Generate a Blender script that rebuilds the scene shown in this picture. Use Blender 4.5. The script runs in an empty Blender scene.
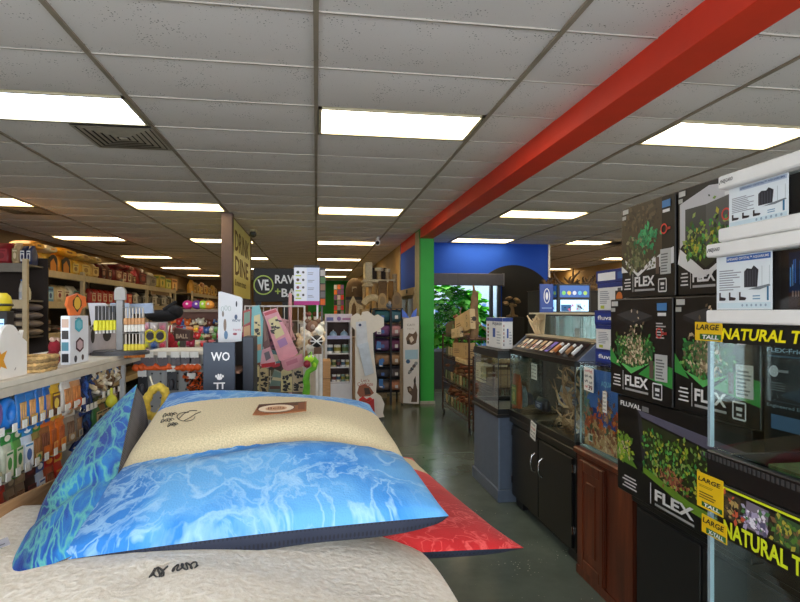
import bpy, math, random
from mathutils import Vector, Matrix
from mathutils.bvhtree import BVHTree
R_ = random.Random(11)
SC = bpy.context.scene
COL = SC.collection
PI = math.pi
V = Vector

# ------------------------------------------------------------------ the camera's place, used for laying out
FPX = 562.0; TH = math.atan(84 / 562); HZ = 312.0; CH = 1.55
S_, C_ = math.sin(TH), math.cos(TH)
ZC = 2.954
def ray(px, py):
    u = (px - 400) / FPX; v = (HZ - py) / FPX
    return V((S_ + u * C_, C_ - u * S_, v))
CAM = V((0, 0, CH))
def atY(px, py, y):
    d = ray(px, py); return CAM + d * (y / d.y)
def atX(px, py, x):
    d = ray(px, py); return CAM + d * (x / d.x)
def atZ(px, py, z):
    d = ray(px, py); return CAM + d * ((z - CH) / d.z)
def atD(px, py, D):
    return CAM + ray(px, py) * D

# ------------------------------------------------------------------ materials
def lin(c):
    o = []
    for x in c[:3]:
        x = x / 255.0
        o.append(x / 12.92 if x <= 0.04045 else ((x + 0.055) / 1.055) ** 2.4)
    return (o[0], o[1], o[2], 1.0)
MC = {}
def newmat(name):
    m = bpy.data.materials.new(name); m.use_nodes = True
    nt = m.node_tree; b = nt.nodes['Principled BSDF']
    return m, nt, b
def M(rgb, rough=0.55, metal=0.0, var=0.06, scale=14.0, coat=0.0):
    key = (tuple(rgb), rough, metal, var, scale, coat)
    if key in MC: return MC[key]
    m, nt, b = newmat('paint_%02x%02x%02x' % tuple(int(x) for x in rgb))
    c = lin(rgb)
    b.inputs['Roughness'].default_value = rough; b.inputs['Metallic'].default_value = metal
    if coat: b.inputs['Coat Weight'].default_value = coat
    if var:
        tc = nt.nodes.new('ShaderNodeTexCoord'); n = nt.nodes.new('ShaderNodeTexNoise')
        n.inputs['Scale'].default_value = scale; n.inputs['Detail'].default_value = 3
        nt.links.new(tc.outputs['Object'], n.inputs['Vector'])
        r = nt.nodes.new('ShaderNodeValToRGB')
        r.color_ramp.elements[0].position = 0.3; r.color_ramp.elements[1].position = 0.7
        r.color_ramp.elements[0].color = tuple(x * (1 - var * 1.6) for x in c[:3]) + (1,)
        r.color_ramp.elements[1].color = tuple(min(1, x * (1 + var * 1.6)) for x in c[:3]) + (1,)
        nt.links.new(n.outputs['Fac'], r.inputs['Fac']); nt.links.new(r.outputs['Color'], b.inputs['Base Color'])
    else:
        b.inputs['Base Color'].default_value = c
    MC[key] = m
    return m
def P(rgb, rough=0.6): return M(rgb, rough, 0, 0)       # flat printed ink
def EM(rgb, strength):
    key = ('em', tuple(rgb), strength)
    if key in MC: return MC[key]
    m, nt, b = newmat('glow_%02x%02x%02x' % tuple(int(x) for x in rgb))
    b.inputs['Base Color'].default_value = (0.8, 0.8, 0.8, 1)
    b.inputs['Emission Color'].default_value = lin(rgb); b.inputs['Emission Strength'].default_value = strength
    MC[key] = m; return m
def glass_mat(name, tint=(0.93, 0.97, 0.96), refl=0.06):
    m = bpy.data.materials.new(name); m.use_nodes = True; nt = m.node_tree; nt.nodes.clear()
    o = nt.nodes.new('ShaderNodeOutputMaterial'); mx = nt.nodes.new('ShaderNodeMixShader')
    t = nt.nodes.new('ShaderNodeBsdfTransparent'); g = nt.nodes.new('ShaderNodeBsdfGlossy')
    t.inputs['Color'].default_value = (*tint, 1); g.inputs['Roughness'].default_value = 0.02
    ge = nt.nodes.new('ShaderNodeNewGeometry'); d = nt.nodes.new('ShaderNodeVectorMath'); d.operation = 'DOT_PRODUCT'
    nt.links.new(ge.outputs['Normal'], d.inputs[0]); nt.links.new(ge.outputs['Incoming'], d.inputs[1])
    def mth(op, x, y=None):
        q = nt.nodes.new('ShaderNodeMath'); q.operation = op; q.use_clamp = True; nt.links.new(x, q.inputs[0])
        if y is not None: q.inputs[1].default_value = y
        return q.outputs[0]
    k = mth('ABSOLUTE', d.outputs['Value']); q = nt.nodes.new('ShaderNodeMath'); q.operation = 'SUBTRACT'; q.inputs[0].default_value = 1.0; q.use_clamp = True
    nt.links.new(k, q.inputs[1]); k = mth('POWER', q.outputs[0], 5.0); k = mth('MULTIPLY', k, .9)
    a = nt.nodes.new('ShaderNodeMath'); a.operation = 'ADD'; a.inputs[1].default_value = refl; a.use_clamp = True
    nt.links.new(k, a.inputs[0]); nt.links.new(a.outputs[0], mx.inputs['Fac'])
    nt.links.new(t.outputs[0], mx.inputs[1]); nt.links.new(g.outputs[0], mx.inputs[2])
    nt.links.new(mx.outputs[0], o.inputs['Surface'])
    return m
GLASS = glass_mat('tank_glass', refl=0.03)
GLASSE = M((150, 175, 172), 0.15, 0, 0)                  # polished glass edges
WGLASS = glass_mat('window_glass', (.96, .98, .98), 0.002)
CLEAR = glass_mat('clear_plastic', (0.95, 0.95, 0.95), 0.06)
def ramp_mat(name, stops, scale, coord='Object', detail=5, rough=0.6, bump=0, distort=0.0, sc=(1, 1, 1)):
    m, nt, b = newmat(name)
    tc = nt.nodes.new('ShaderNodeTexCoord'); mp = nt.nodes.new('ShaderNodeMapping'); mp.inputs['Scale'].default_value = sc
    n = nt.nodes.new('ShaderNodeTexNoise'); n.inputs['Scale'].default_value = scale; n.inputs['Detail'].default_value = detail
    n.inputs['Distortion'].default_value = distort
    nt.links.new(tc.outputs[coord], mp.inputs['Vector']); nt.links.new(mp.outputs[0], n.inputs['Vector'])
    r = nt.nodes.new('ShaderNodeValToRGB'); e = r.color_ramp.elements
    while len(e) < len(stops): e.new(0.5)
    for k, (p, c) in enumerate(stops): e[k].position = p; e[k].color = lin(c)
    nt.links.new(n.outputs['Fac'], r.inputs['Fac']); nt.links.new(r.outputs['Color'], b.inputs['Base Color'])
    b.inputs['Roughness'].default_value = rough
    if bump:
        bp = nt.nodes.new('ShaderNodeBump'); bp.inputs['Strength'].default_value = bump; bp.inputs['Distance'].default_value = 0.01
        nt.links.new(n.outputs['Fac'], bp.inputs['Height']); nt.links.new(bp.outputs[0], b.inputs['Normal'])
    return m

# ------------------------------------------------------------------ objects
def link(o): COL.objects.link(o); return o
def tag(o, label, cat, group=None):
    o['label'] = label; o['category'] = cat
    if group: o['group'] = group
    return o
def thing(name, label, cat, loc=(0, 0, 0), group=None):
    o = bpy.data.objects.new(name, None); o.empty_display_size = 0.05; o.location = loc
    link(o); return tag(o, label, cat, group)
def root_loc(o):
    l = V((0, 0, 0))
    while o is not None: l = l + o.location; o = o.parent
    return l
def dup(root, loc, label, rotz=0.0, scale=1.0, group=None):
    r = root.copy(); link(r); r.location = loc; r.rotation_euler = (0, 0, rotz); r.scale = (scale,) * 3
    r['label'] = label
    if group: r['group'] = group
    for ch in list(root.children):
        c = ch.copy(); link(c); c.parent = r
        for g in list(ch.children):
            d = g.copy(); link(d); d.parent = c
    return r
def nth(k):
    return ['first', 'second', 'third', 'fourth', 'fifth', 'sixth', 'seventh', 'eighth', 'ninth', 'tenth', 'eleventh', 'twelfth',
            'thirteenth', 'fourteenth', 'fifteenth', 'sixteenth', 'seventeenth', 'eighteenth', 'nineteenth', 'twentieth'][k]

class MB:
    """collects shapes in world space and links them as one mesh object"""
    def __init__(s): s.v = []; s.f = []; s.m = []; s.sm = []; s.mats = []; s.uv = None
    def mi(s, mat):
        if mat not in s.mats: s.mats.append(mat)
        return s.mats.index(mat)
    def add(s, vs, fs, mat, smooth=False):
        b = len(s.v); k = s.mi(mat)
        s.v.extend(V(x) for x in vs)
        for f in fs: s.f.append([b + i for i in f]); s.m.append(k); s.sm.append(smooth)
        return s
    def box(s, lo, hi, mat, bev=0.0):
        x0, y0, z0 = lo; x1, y1, z1 = hi
        if x0 > x1: x0, x1 = x1, x0
        if y0 > y1: y0, y1 = y1, y0
        if z0 > z1: z0, z1 = z1, z0
        return s.obox(V(((x0 + x1) / 2, (y0 + y1) / 2, (z0 + z1) / 2)), (x1 - x0, y1 - y0, z1 - z0), None, mat, bev)
    def obox(s, c, size, rot, mat, bev=0.0):
        hx, hy, hz = (a / 2 for a in size); c = V(c)
        rot = rot or Matrix.Identity(3)
        b = min(bev, hx * .9, hy * .9, hz * .9)
        if b <= 0:
            vs = [(sx * hx, sy * hy, sz * hz) for sz in (-1, 1) for sy in (-1, 1) for sx in (-1, 1)]
            fs = [(0, 2, 3, 1), (4, 5, 7, 6), (0, 1, 5, 4), (2, 6, 7, 3), (0, 4, 6, 2), (1, 3, 7, 5)]
            return s.add([c + rot @ V(v) for v in vs], fs, mat)
        vs = []; idx = {}
        for sz in (-1, 1):
            for sy in (-1, 1):
                for sx in (-1, 1):
                    for ax in range(3):
                        p = [sx * (hx - b), sy * (hy - b), sz * (hz - b)]
                        p[ax] = (sx * hx, sy * hy, sz * hz)[ax]
                        idx[(sx, sy, sz, ax)] = len(vs); vs.append(V(p))
        fs = []
        for ax in range(3):
            o1, o2 = [a for a in range(3) if a != ax]
            for sg in (-1, 1):
                q = []
                for a, bb in ((-1, -1), (1, -1), (1, 1), (-1, 1)):
                    t = [0, 0, 0]; t[ax] = sg; t[o1] = a; t[o2] = bb
                    q.append(idx[(*t, ax)])
                fs.append(q)
            for a in (-1, 1):
                for bb in (-1, 1):
                    t0 = [0, 0, 0]; t0[ax] = -1; t0[o1] = a; t0[o2] = bb
                    t1 = list(t0); t1[ax] = 1
                    fs.append([idx[(*t0, o1)], idx[(*t1, o1)], idx[(*t1, o2)], idx[(*t0, o2)]])
        for sz in (-1, 1):
            for sy in (-1, 1):
                for sx in (-1, 1): fs.append([idx[(sx, sy, sz, a)] for a in range(3)])
        out = []
        for f in fs:
            n = (vs[f[1]] - vs[f[0]]).cross(vs[f[2]] - vs[f[1]]); ctr = sum((vs[i] for i in f), V()) / len(f)
            out.append(f if n.dot(ctr) >= 0 else f[::-1])
        return s.add([c + rot @ v for v in vs], out, mat)
    def cyl(s, p0, p1, r0, mat, r1=None, n=12, smooth=True, caps=True):
        p0 = V(p0); p1 = V(p1); r1 = r0 if r1 is None else r1
        d = (p1 - p0).normalized(); a = d.orthogonal().normalized(); b = d.cross(a)
        vs = []
        for p, r in ((p0, r0), (p1, r1)):
            for k in range(n):
                t = 2 * PI * k / n; vs.append(p + a * (r * math.cos(t)) + b * (r * math.sin(t)))
        s.add(vs, [(k, (k + 1) % n, n + (k + 1) % n, n + k) for k in range(n)], mat, smooth)
        if caps:
            s.add(vs[:n], [list(range(n))[::-1]], mat); s.add(vs[n:], [list(range(n))], mat)
        return s
    def tube(s, pts, r, mat, n=8, closed=False, radii=None):
        pts = [V(p) for p in pts]; L = len(pts); vs = []
        up = None
        for i, p in enumerate(pts):
            q0 = pts[(i - 1) % L] if (closed or i > 0) else p; q1 = pts[(i + 1) % L] if (closed or i < L - 1) else p
            d = (q1 - q0).normalized()
            if up is None: a = d.orthogonal().normalized()
            else:
                a = up - d * up.dot(d); a = a.normalized() if a.length > 1e-6 else d.orthogonal().normalized()
            up = a; b = d.cross(a); rr = radii[i] if radii else r
            for k in range(n):
                t = 2 * PI * k / n; vs.append(p + a * (rr * math.cos(t)) + b * (rr * math.sin(t)))
        fs = []
        for i in range(L if closed else L - 1):
            j = (i + 1) % L
            for k in range(n): fs.append((i * n + k, i * n + (k + 1) % n, j * n + (k + 1) % n, j * n + k))
        s.add(vs, fs, mat, True)
        if not closed:
            s.add(vs[:n], [list(range(n))[::-1]], mat); s.add(vs[-n:], [list(range(n))], mat)
        return s
    def ball(s, c, r, mat, nu=12, nv=8, rot=None):
        c = V(c); r = (r,) * 3 if not hasattr(r, '__len__') else r
        rot = rot or Matrix.Identity(3)
        vs = []; fs = []
        for j in range(1, nv):
            a = PI * j / nv
            for i in range(nu):
                t = 2 * PI * i / nu
                vs.append(c + rot @ V((r[0] * math.sin(a) * math.cos(t), r[1] * math.sin(a) * math.sin(t), r[2] * math.cos(a))))
        top = len(vs); vs.append(c + rot @ V((0, 0, r[2]))); bot = len(vs); vs.append(c + rot @ V((0, 0, -r[2])))
        for j in range(nv - 2):
            for i in range(nu):
                fs.append((j * nu + i, (j + 1) * nu + i, (j + 1) * nu + (i + 1) % nu, j * nu + (i + 1) % nu))
        for i in range(nu):
            fs.append((top, i, (i + 1) % nu)); fs.append((bot, (nv - 2) * nu + (i + 1) % nu, (nv - 2) * nu + i))
        return s.add(vs, fs, mat, True)
    def lathe(s, c, prof, mat, n=20, smooth=True):
        c = V(c); vs = []
        for r, z in prof:
            for k in range(n):
                t = 2 * PI * k / n; vs.append(c + V((r * math.cos(t), r * math.sin(t), z)))
        fs = []
        for j in range(len(prof) - 1):
            for k in range(n): fs.append((j * n + k, j * n + (k + 1) % n, (j + 1) * n + (k + 1) % n, (j + 1) * n + k))
        s.add(vs, fs, mat, smooth)
        s.add(vs[:n], [list(range(n))[::-1]], mat); s.add(vs[-n:], [list(range(n))], mat)
        return s
    def prism(s, pts, depth, mat, fr):
        """outline pts (a, b) in the frame's plane, pushed back by depth against its normal"""
        o, r, u = fr.o, fr.r, fr.u; n = fr.n; L = len(pts)
        ar = sum(pts[i][0] * pts[(i + 1) % L][1] - pts[(i + 1) % L][0] * pts[i][1] for i in range(L))
        if ar < 0: pts = pts[::-1]
        f = [o + r * a + u * b for a, b in pts]; k = [p - n * depth for p in f]
        s.add(f + k, [list(range(L)), list(range(2 * L - 1, L - 1, -1))] + [((i + 1) % L, i, L + i, L + (i + 1) % L) for i in range(L)], mat)
        return s
    def loft(s, rings, mat, smooth=True, caps=True):
        n = len(rings[0]); vs = [V(p) for r in rings for p in r]; fs = []
        for j in range(len(rings) - 1):
            for k in range(n): fs.append((j * n + k, j * n + (k + 1) % n, (j + 1) * n + (k + 1) % n, (j + 1) * n + k))
        s.add(vs, fs, mat, smooth)
        if caps: s.add(rings[0], [list(range(n))[::-1]], mat); s.add(rings[-1], [list(range(n))], mat)
        return s
    def merge(s, o):
        b = len(s.v); s.v.extend(o.v)
        for f, m, q in zip(o.f, o.m, o.sm): s.f.append([b + i for i in f]); s.m.append(s.mi(o.mats[m])); s.sm.append(q)
        return s
    def build(s, name, parent=None, kind=None, bevel=0.0, sub=0):
        me = bpy.data.meshes.new(name)
        off = root_loc(parent) if parent is not None else V((0, 0, 0))
        me.from_pydata([tuple(v - off) for v in s.v], [], s.f)
        for m in s.mats: me.materials.append(m)
        me.polygons.foreach_set('material_index', s.m); me.polygons.foreach_set('use_smooth', s.sm)
        if s.uv:
            ul = me.uv_layers.new(name='UVMap')
            for lp in me.loops: ul.data[lp.index].uv = s.uv[lp.vertex_index]
        me.update()
        o = bpy.data.objects.new(name, me); link(o)
        if parent is not None: o.parent = parent
        if kind: o['kind'] = kind
        if bevel:
            md = o.modifiers.new('bevel', 'BEVEL'); md.width = bevel; md.segments = 2; md.limit_method = 'ANGLE'
        if sub:
            md = o.modifiers.new('sub', 'SUBSURF'); md.levels = sub; md.render_levels = sub
        return o

class Fr:
    """a face of a thing: origin (lower left), right and up directions, outward normal"""
    def __init__(s, o, r, u=(0, 0, 1)):
        s.o = V(o); s.r = V(r).normalized(); s.u = V(u).normalized(); s.n = s.r.cross(s.u).normalized()
    def p(s, a, b, d=0.0): return s.o + s.r * a + s.u * b + s.n * d
    def sub(s, a, b, d=0.0): return Fr(s.p(a, b, d), s.r, s.u)
class Flat(MB):
    """flat print on a face"""
    def __init__(s, fr, lift=0.0015, lim=None): MB.__init__(s); s.fr = fr; s.d = lift; s.lim = lim
    def rect(s, a, b, w, h, mat, d=0.0): return s.poly([(a, b), (a + w, b), (a + w, b + h), (a, b + h)], mat, d)
    def poly(s, pts, mat, d=0.0):
        L = len(pts)
        if s.lim: pts = [(min(max(a, 0), s.lim[0]), min(max(b, 0), s.lim[1])) for a, b in pts]
        ar = sum(pts[i][0] * pts[(i + 1) % L][1] - pts[(i + 1) % L][0] * pts[i][1] for i in range(L))
        if ar < 0: pts = pts[::-1]
        return s.add([s.fr.p(a, b, s.d + d) for a, b in pts], [list(range(len(pts)))], mat)
    def disc(s, a, b, r, mat, d=0.0, n=20, ry=None):
        ry = ry or r
        return s.poly([(a + r * math.cos(2 * PI * k / n), b + ry * math.sin(2 * PI * k / n)) for k in range(n)], mat, d)
    def ring(s, a, b, r, w, mat, d=0.0, n=28, ry=None):
        ry = ry or r
        o = [s.fr.p(a + r * math.cos(2 * PI * k / n), b + ry * math.sin(2 * PI * k / n), s.d + d) for k in range(n)]
        i = [s.fr.p(a + (r - w) * math.cos(2 * PI * k / n), b + (ry - w) * math.sin(2 * PI * k / n), s.d + d) for k in range(n)]
        return s.add(o + i, [(k, (k + 1) % n, n + (k + 1) % n, n + k) for k in range(n)], mat)
    def line(s, a0, b0, a1, b1, w, mat, d=0.0):
        dx, dy = a1 - a0, b1 - b0; L = math.hypot(dx, dy) or 1; nx, ny = -dy / L * w / 2, dx / L * w / 2
        return s.poly([(a0 + nx, b0 + ny), (a0 - nx, b0 - ny), (a1 - nx, b1 - ny), (a1 + nx, b1 + ny)], mat, d)
    def lines(s, a, b, w, h, n, mat, rng=None, d=0.0, fill=0.45):
        rng = rng or R_
        st = h / n
        for k in range(n): s.rect(a, b + h - (k + 1) * st, w * rng.uniform(0.6, 1.0), st * fill, mat, d)
        return s
    def leaves(s, n, fn, mats, size, rng=None, d=0.0):
        rng = rng or R_
        for k in range(n):
            a, b = fn(rng); t = rng.uniform(0, 2 * PI); L = size * rng.uniform(0.6, 1.5); w = L * 0.3
            c, q = math.cos(t), math.sin(t)
            s.poly([(a, b), (a + c * L * .5 - q * w, b + q * L * .5 + c * w), (a + c * L, b + q * L), (a + c * L * .5 + q * w, b + q * L * .5 - c * w)],
                   rng.choice(mats), d + k * 0.4e-5)
        return s

TXT = {}
def text(name, string, fr, width=None, height=None, mat=None, parent=None, bold=0.0, shear=0.0, lift=0.002, align='LEFT', a=0.0, b=0.0, depth=0.0):
    """lettering: baseline starts at (a, b) on the face fr; stretched to width x height (cap height)"""
    key = (string, bold, shear)
    if key not in TXT:
        cu = bpy.data.curves.new('lettering', 'FONT'); cu.body = string; cu.size = 1.0; cu.offset = bold; cu.shear = shear; cu.resolution_u = 2
        ob = bpy.data.objects.new('lettering', cu); link(ob)
        dg = bpy.context.evaluated_depsgraph_get(); dg.update()
        me = bpy.data.meshes.new_from_object(ob.evaluated_get(dg))
        TXT[key] = ([tuple(v.co) for v in me.vertices], [list(p.vertices) for p in me.polygons])
        bpy.data.objects.remove(ob); bpy.data.curves.remove(cu); bpy.data.meshes.remove(me)
    vs, fs = TXT[key]
    x0 = min(v[0] for v in vs); x1 = max(v[0] for v in vs); y0 = min(v[1] for v in vs); y1 = max(v[1] for v in vs)
    sx = width / (x1 - x0) if width else None; sy = height / (y1 - y0) if height else None
    sx = sx or sy; sy = sy or sx
    mb = MB(); W = (x1 - x0) * sx
    ox = {'LEFT': 0, 'CENTER': -W / 2, 'RIGHT': -W}[align]
    out = []
    for f in fs:
        p, q, r = (V(vs[i]) for i in f[:3])
        out.append(f if (q - p).cross(r - p).z >= 0 else f[::-1])
    mb.add([fr.p(a + ox + (v[0] - x0) * sx, b + (v[1] - y0) * sy, lift) for v in vs], out, mat)
    return mb.build(name, parent)

def struct(mb, name, **k): return mb.build(name, None, 'structure', **k)
XN = ((0, -1, 0))      # right direction on a face that looks towards -X (the aisle, from the right)
XP = ((0, 1, 0))       # on a face that looks towards +X
YN = ((1, 0, 0))       # on a face that looks at the camera
# ================================================================== ROOM SHELL
XL, XR, YB, YF = -5.3, 8.35, 25.5, -3.0
XP_, YBLUE, XC = 1.735, 11.1, 4.78       # plane of the beam / pillar, plane of the blue wall, its outer corner
WALLT = M((188, 152, 98), 0.7, var=0.05, scale=1.5)
WHITE = M((226, 224, 218), 0.5, var=0.03)
BLACK = M((22, 22, 24), 0.45, var=0.05)
GREEN = M((34, 156, 54), 0.6, var=0.03, scale=3)
RED = M((226, 58, 32), 0.55, var=0.04, scale=3)
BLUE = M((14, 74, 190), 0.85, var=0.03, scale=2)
TAN = M((196, 170, 128), 0.6, var=0.05)

def floor_mat():
    m, nt, b = newmat('sealed_concrete')
    tc = nt.nodes.new('ShaderNodeTexCoord')
    n = nt.nodes.new('ShaderNodeTexNoise'); n.inputs['Scale'].default_value = 0.9; n.inputs['Detail'].default_value = 7; n.inputs['Roughness'].default_value = 0.65
    nt.links.new(tc.outputs['Object'], n.inputs['Vector'])
    r = nt.nodes.new('ShaderNodeValToRGB'); r.color_ramp.elements[0].position = .34; r.color_ramp.elements[1].position = .68
    r.color_ramp.elements[0].color = lin((70, 80, 75)); r.color_ramp.elements[1].color = lin((102, 112, 103))
    nt.links.new(n.outputs['Fac'], r.inputs['Fac'])
    v = nt.nodes.new('ShaderNodeTexVoronoi'); v.inputs['Scale'].default_value = 38
    nt.links.new(tc.outputs['Object'], v.inputs['Vector'])
    n3 = nt.nodes.new('ShaderNodeTexNoise'); n3.inputs['Scale'].default_value = 2.2
    nt.links.new(tc.outputs['Object'], n3.inputs['Vector'])
    th = nt.nodes.new('ShaderNodeMapRange'); th.inputs['From Min'].default_value = .48; th.inputs['From Max'].default_value = .7
    th.inputs['To Min'].default_value = 0.0; th.inputs['To Max'].default_value = .2
    nt.links.new(n3.outputs['Fac'], th.inputs['Value'])
    lt = nt.nodes.new('ShaderNodeMath'); lt.operation = 'LESS_THAN'
    nt.links.new(v.outputs['Distance'], lt.inputs[0]); nt.links.new(th.outputs[0], lt.inputs[1])
    mx = nt.nodes.new('ShaderNodeMixRGB'); mx.inputs['Color2'].default_value = lin((176, 176, 160))
    nt.links.new(lt.outputs[0], mx.inputs['Fac']); nt.links.new(r.outputs['Color'], mx.inputs['Color1'])
    nt.links.new(mx.outputs[0], b.inputs['Base Color'])
    rr = nt.nodes.new('ShaderNodeMapRange'); rr.inputs['To Min'].default_value = .1; rr.inputs['To Max'].default_value = .34
    nt.links.new(n.outputs['Fac'], rr.inputs['Value']); nt.links.new(rr.outputs[0], b.inputs['Roughness'])
    return m
FLOOR = floor_mat()
struct(MB().box((XL - .2, YF - .2, -0.1), (XR + .2, YB + 6, 0), FLOOR), 'floor')
mb = MB()
for y in (6.02, 10.6, 15.2):
    mb.box((XP_ - 3.4, y, 0.0002), (XR, y + .008, 0.0012), M((92, 98, 90), .6))
struct(mb, 'trim_1')                                     # saw-cut joints filled flush in the concrete

def tile_mat():
    m, nt, b = newmat('ceiling_tile')
    tc = nt.nodes.new('ShaderNodeTexCoord')
    v = nt.nodes.new('ShaderNodeTexVoronoi'); v.inputs['Scale'].default_value = 60
    nt.links.new(tc.outputs['Object'], v.inputs['Vector'])
    n = nt.nodes.new('ShaderNodeTexNoise'); n.inputs['Scale'].default_value = 9
    nt.links.new(tc.outputs['Object'], n.inputs['Vector'])
    mr = nt.nodes.new('ShaderNodeMapRange'); mr.inputs['From Min'].default_value = .45; mr.inputs['From Max'].default_value = .65; mr.inputs['To Min'].default_value = .06; mr.inputs['To Max'].default_value = .26
    nt.links.new(n.outputs['Fac'], mr.inputs['Value'])
    lt = nt.nodes.new('ShaderNodeMath'); lt.operation = 'LESS_THAN'
    nt.links.new(v.outputs['Distance'], lt.inputs[0]); nt.links.new(mr.outputs[0], lt.inputs[1])
    mx = nt.nodes.new('ShaderNodeMixRGB'); mx.inputs['Color1'].default_value = lin((232, 226, 221)); mx.inputs['Color2'].default_value = lin((150, 144, 136))
    nt.links.new(lt.outputs[0], mx.inputs['Fac']); nt.links.new(mx.outputs[0], b.inputs['Base Color'])
    b.inputs['Roughness'].default_value = .9
    return m
TILE = tile_mat()
TBAR = M((152, 140, 122), 0.6, var=0.08, scale=5)
TBARL = M((178, 170, 160), 0.6, var=0.04, scale=5)
TW, TL = 0.6096, 1.2192
Y0 = 3.879
def in_court(x, y): return XP_ < x < XC and y > YBLUE
light_spots = []
for k in (-12, -6, 0, 6, 12, 18, 24, 30):
    for cx in (-4.8768, -2.4384, 0.0):
        if k < 0 and cx > -3: continue
        light_spots.append((cx, Y0 + k * TW, 'L'))
RY = Y0 - .12
for cx, ks in ((2.63, (-6, 0, 6, 11)), (4.66, (0, 6, 11, 23)), (7.05, (6, 11, 16, 22))):
    for k in ks: light_spots.append((cx, RY + k * TW - (.06 if k == 11 else 0), 'R'))
vent_spots = [(-1.2192 - TW, Y0 + TW), (-3.6576 - TW, Y0 + 7 * TW), (-3.6576 - TW, Y0 + 13 * TW)]
tl = MB(); grid = MB()
def tile(x0, x1, y0, y1, rnd):
    n = 5; sag = rnd.uniform(.006, .014); tz = rnd.uniform(-.002, .003)
    vs = []; 
    for j in range(n + 1):
        for i in range(n + 1):
            s = i / n * 2 - 1; t = j / n * 2 - 1
            vs.append((x0 + (x1 - x0) * i / n, y0 + (y1 - y0) * j / n, ZC + .004 + tz - sag * (1 - s * s) ** .6 * (1 - t * t) ** .8))
    fs = [(j * (n + 1) + i, (j + 1) * (n + 1) + i, (j + 1) * (n + 1) + i + 1, j * (n + 1) + i + 1) for j in range(n) for i in range(n)]
    tl.add(vs, fs, TILE, True)
def ceiling_zone(xa, xb, x_org, y_org, key):
    rnd = random.Random(5)
    i0 = math.floor((xa - x_org) / TL); i1 = math.ceil((xb - x_org) / TL)
    j0 = math.floor((YF - y_org) / TW); j1 = math.ceil((YB - y_org) / TW)
    for i in range(i0, i1):
        for j in range(j0, j1):
            x0, x1 = max(xa, x_org + i * TL), min(xb, x_org + (i + 1) * TL); y0, y1 = max(YF, y_org + j * TW), min(YB, y_org + (j + 1) * TW)
            if x1 - x0 < .02 or y1 - y0 < .02: continue
            cx, cy = (x0 + x1) / 2, (y0 + y1) / 2
            if in_court(cx, cy - .3): continue
            if any(abs(lx + TL / 2 - cx) < .5 and abs(ly + TW / 2 - cy) < .25 for lx, ly, kk in light_spots if kk == key): continue
            if key == 'L' and any(abs(vx + TW - x1) < .05 and abs(vy - y0) < .1 for vx, vy in vent_spots): x1 = x1 - TW
            tile(x0, x1, y0, y1, rnd)
            grid.box((x0, y0 - .005, ZC - .0015), (x1, y0 + .005, ZC + .01), TBARL)
    for i in range(i0, i1 + 1):
        x = x_org + i * TL
        if xa < x < xb: grid.box((x - .013, YF, ZC - .007), (x + .013, YBLUE if in_court(x, 20) else YB, ZC + .02), TBAR)
ceiling_zone(XL, XP_ + .03, 0.0, Y0, 'L')
ceiling_zone(1.95, XR, 2.63 - TL, RY, 'R')
struct(tl, 'ceiling'); struct(grid, 'trim_2')
struct(MB().box((XL, YF, ZC + .16), (XP_, YB, ZC + .2), WHITE).box((XP_, YF, ZC + .16), (XR, YBLUE + .05, ZC + .2), WHITE).box((XC, YBLUE, ZC + .16), (XR, YB, ZC + .2), WHITE), 'trim_3')
# walls
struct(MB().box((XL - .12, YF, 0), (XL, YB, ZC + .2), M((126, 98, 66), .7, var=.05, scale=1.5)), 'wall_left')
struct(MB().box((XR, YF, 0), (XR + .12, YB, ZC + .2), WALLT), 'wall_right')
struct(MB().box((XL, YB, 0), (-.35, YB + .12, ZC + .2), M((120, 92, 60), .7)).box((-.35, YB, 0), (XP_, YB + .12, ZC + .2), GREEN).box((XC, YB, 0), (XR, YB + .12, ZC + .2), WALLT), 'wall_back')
mb = MB()                                                 # shop front behind the camera, with its glazing openings
mb.box((XL, YF - .12, 0), (XR, YF, .5), WALLT).box((XL, YF - .12, 2.6), (XR, YF, ZC + .2), WALLT)
for x in (XL, -1.9, 1.6, 5.0, XR - .2): mb.box((x, YF - .12, .5), (x + .2, YF, 2.6), WALLT)
struct(mb, 'wall_front')
# plane of the pillar: tan wall running back, blue panel over the side door
mb = MB()
mb.box((XP_, 11.55, 0), (XP_ + .14, YB, ZC + .2), WALLT)
mb.box((XP_, 9.8, 1.99), (XP_ + .14, 11.55, ZC + .16), BLUE)
struct(mb, 'wall_entry')
mb = MB()
TRIMT = M((178, 158, 122), .5, var=.04)
mb.box((XP_ - .03, 9.8, 1.86), (XP_ + .16, 11.55, 1.99), TRIMT).box((XP_ - .03, 11.46, 0), (XP_ + .16, 11.6, 1.9), TRIMT).box((XP_ - .02, 11.5, 1.9), (XP_ + .0, 11.56, ZC - .15), TRIMT)
mb.box((XP_ - .03, 9.8, 0), (XP_ + .12, 9.86, 1.9), TRIMT)
struct(mb, 'trim_4')
d = MB().box((XP_ + .03, 9.88, .12), (XP_ + .045, 11.44, 1.84), GLASS)
fr = MB()
for a in (9.86, 10.62, 11.4): fr.box((XP_, a, 0), (XP_ + .08, a + .07, 1.86), M((120, 118, 112), .35, .7))
fr.box((XP_, 9.86, 0), (XP_ + .08, 11.46, .12), M((120, 118, 112), .35, .7)).box((XP_, 9.86, 1.8), (XP_ + .08, 11.46, 1.86), M((120, 118, 112), .35, .7))
do = struct(d, 'door_1'); fr.build('door_frame', do)
MB().cyl((XP_ - .05, 10.56, .9), (XP_ - .05, 10.56, 1.25), .015, M((180, 180, 178), .2, .9)).build('door_handle', do)
MB().box((XP_ - .05, 10.45, 1.9), (XP_ - .03, 10.52, 1.97), BLACK).build('door_sensor', do)
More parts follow.
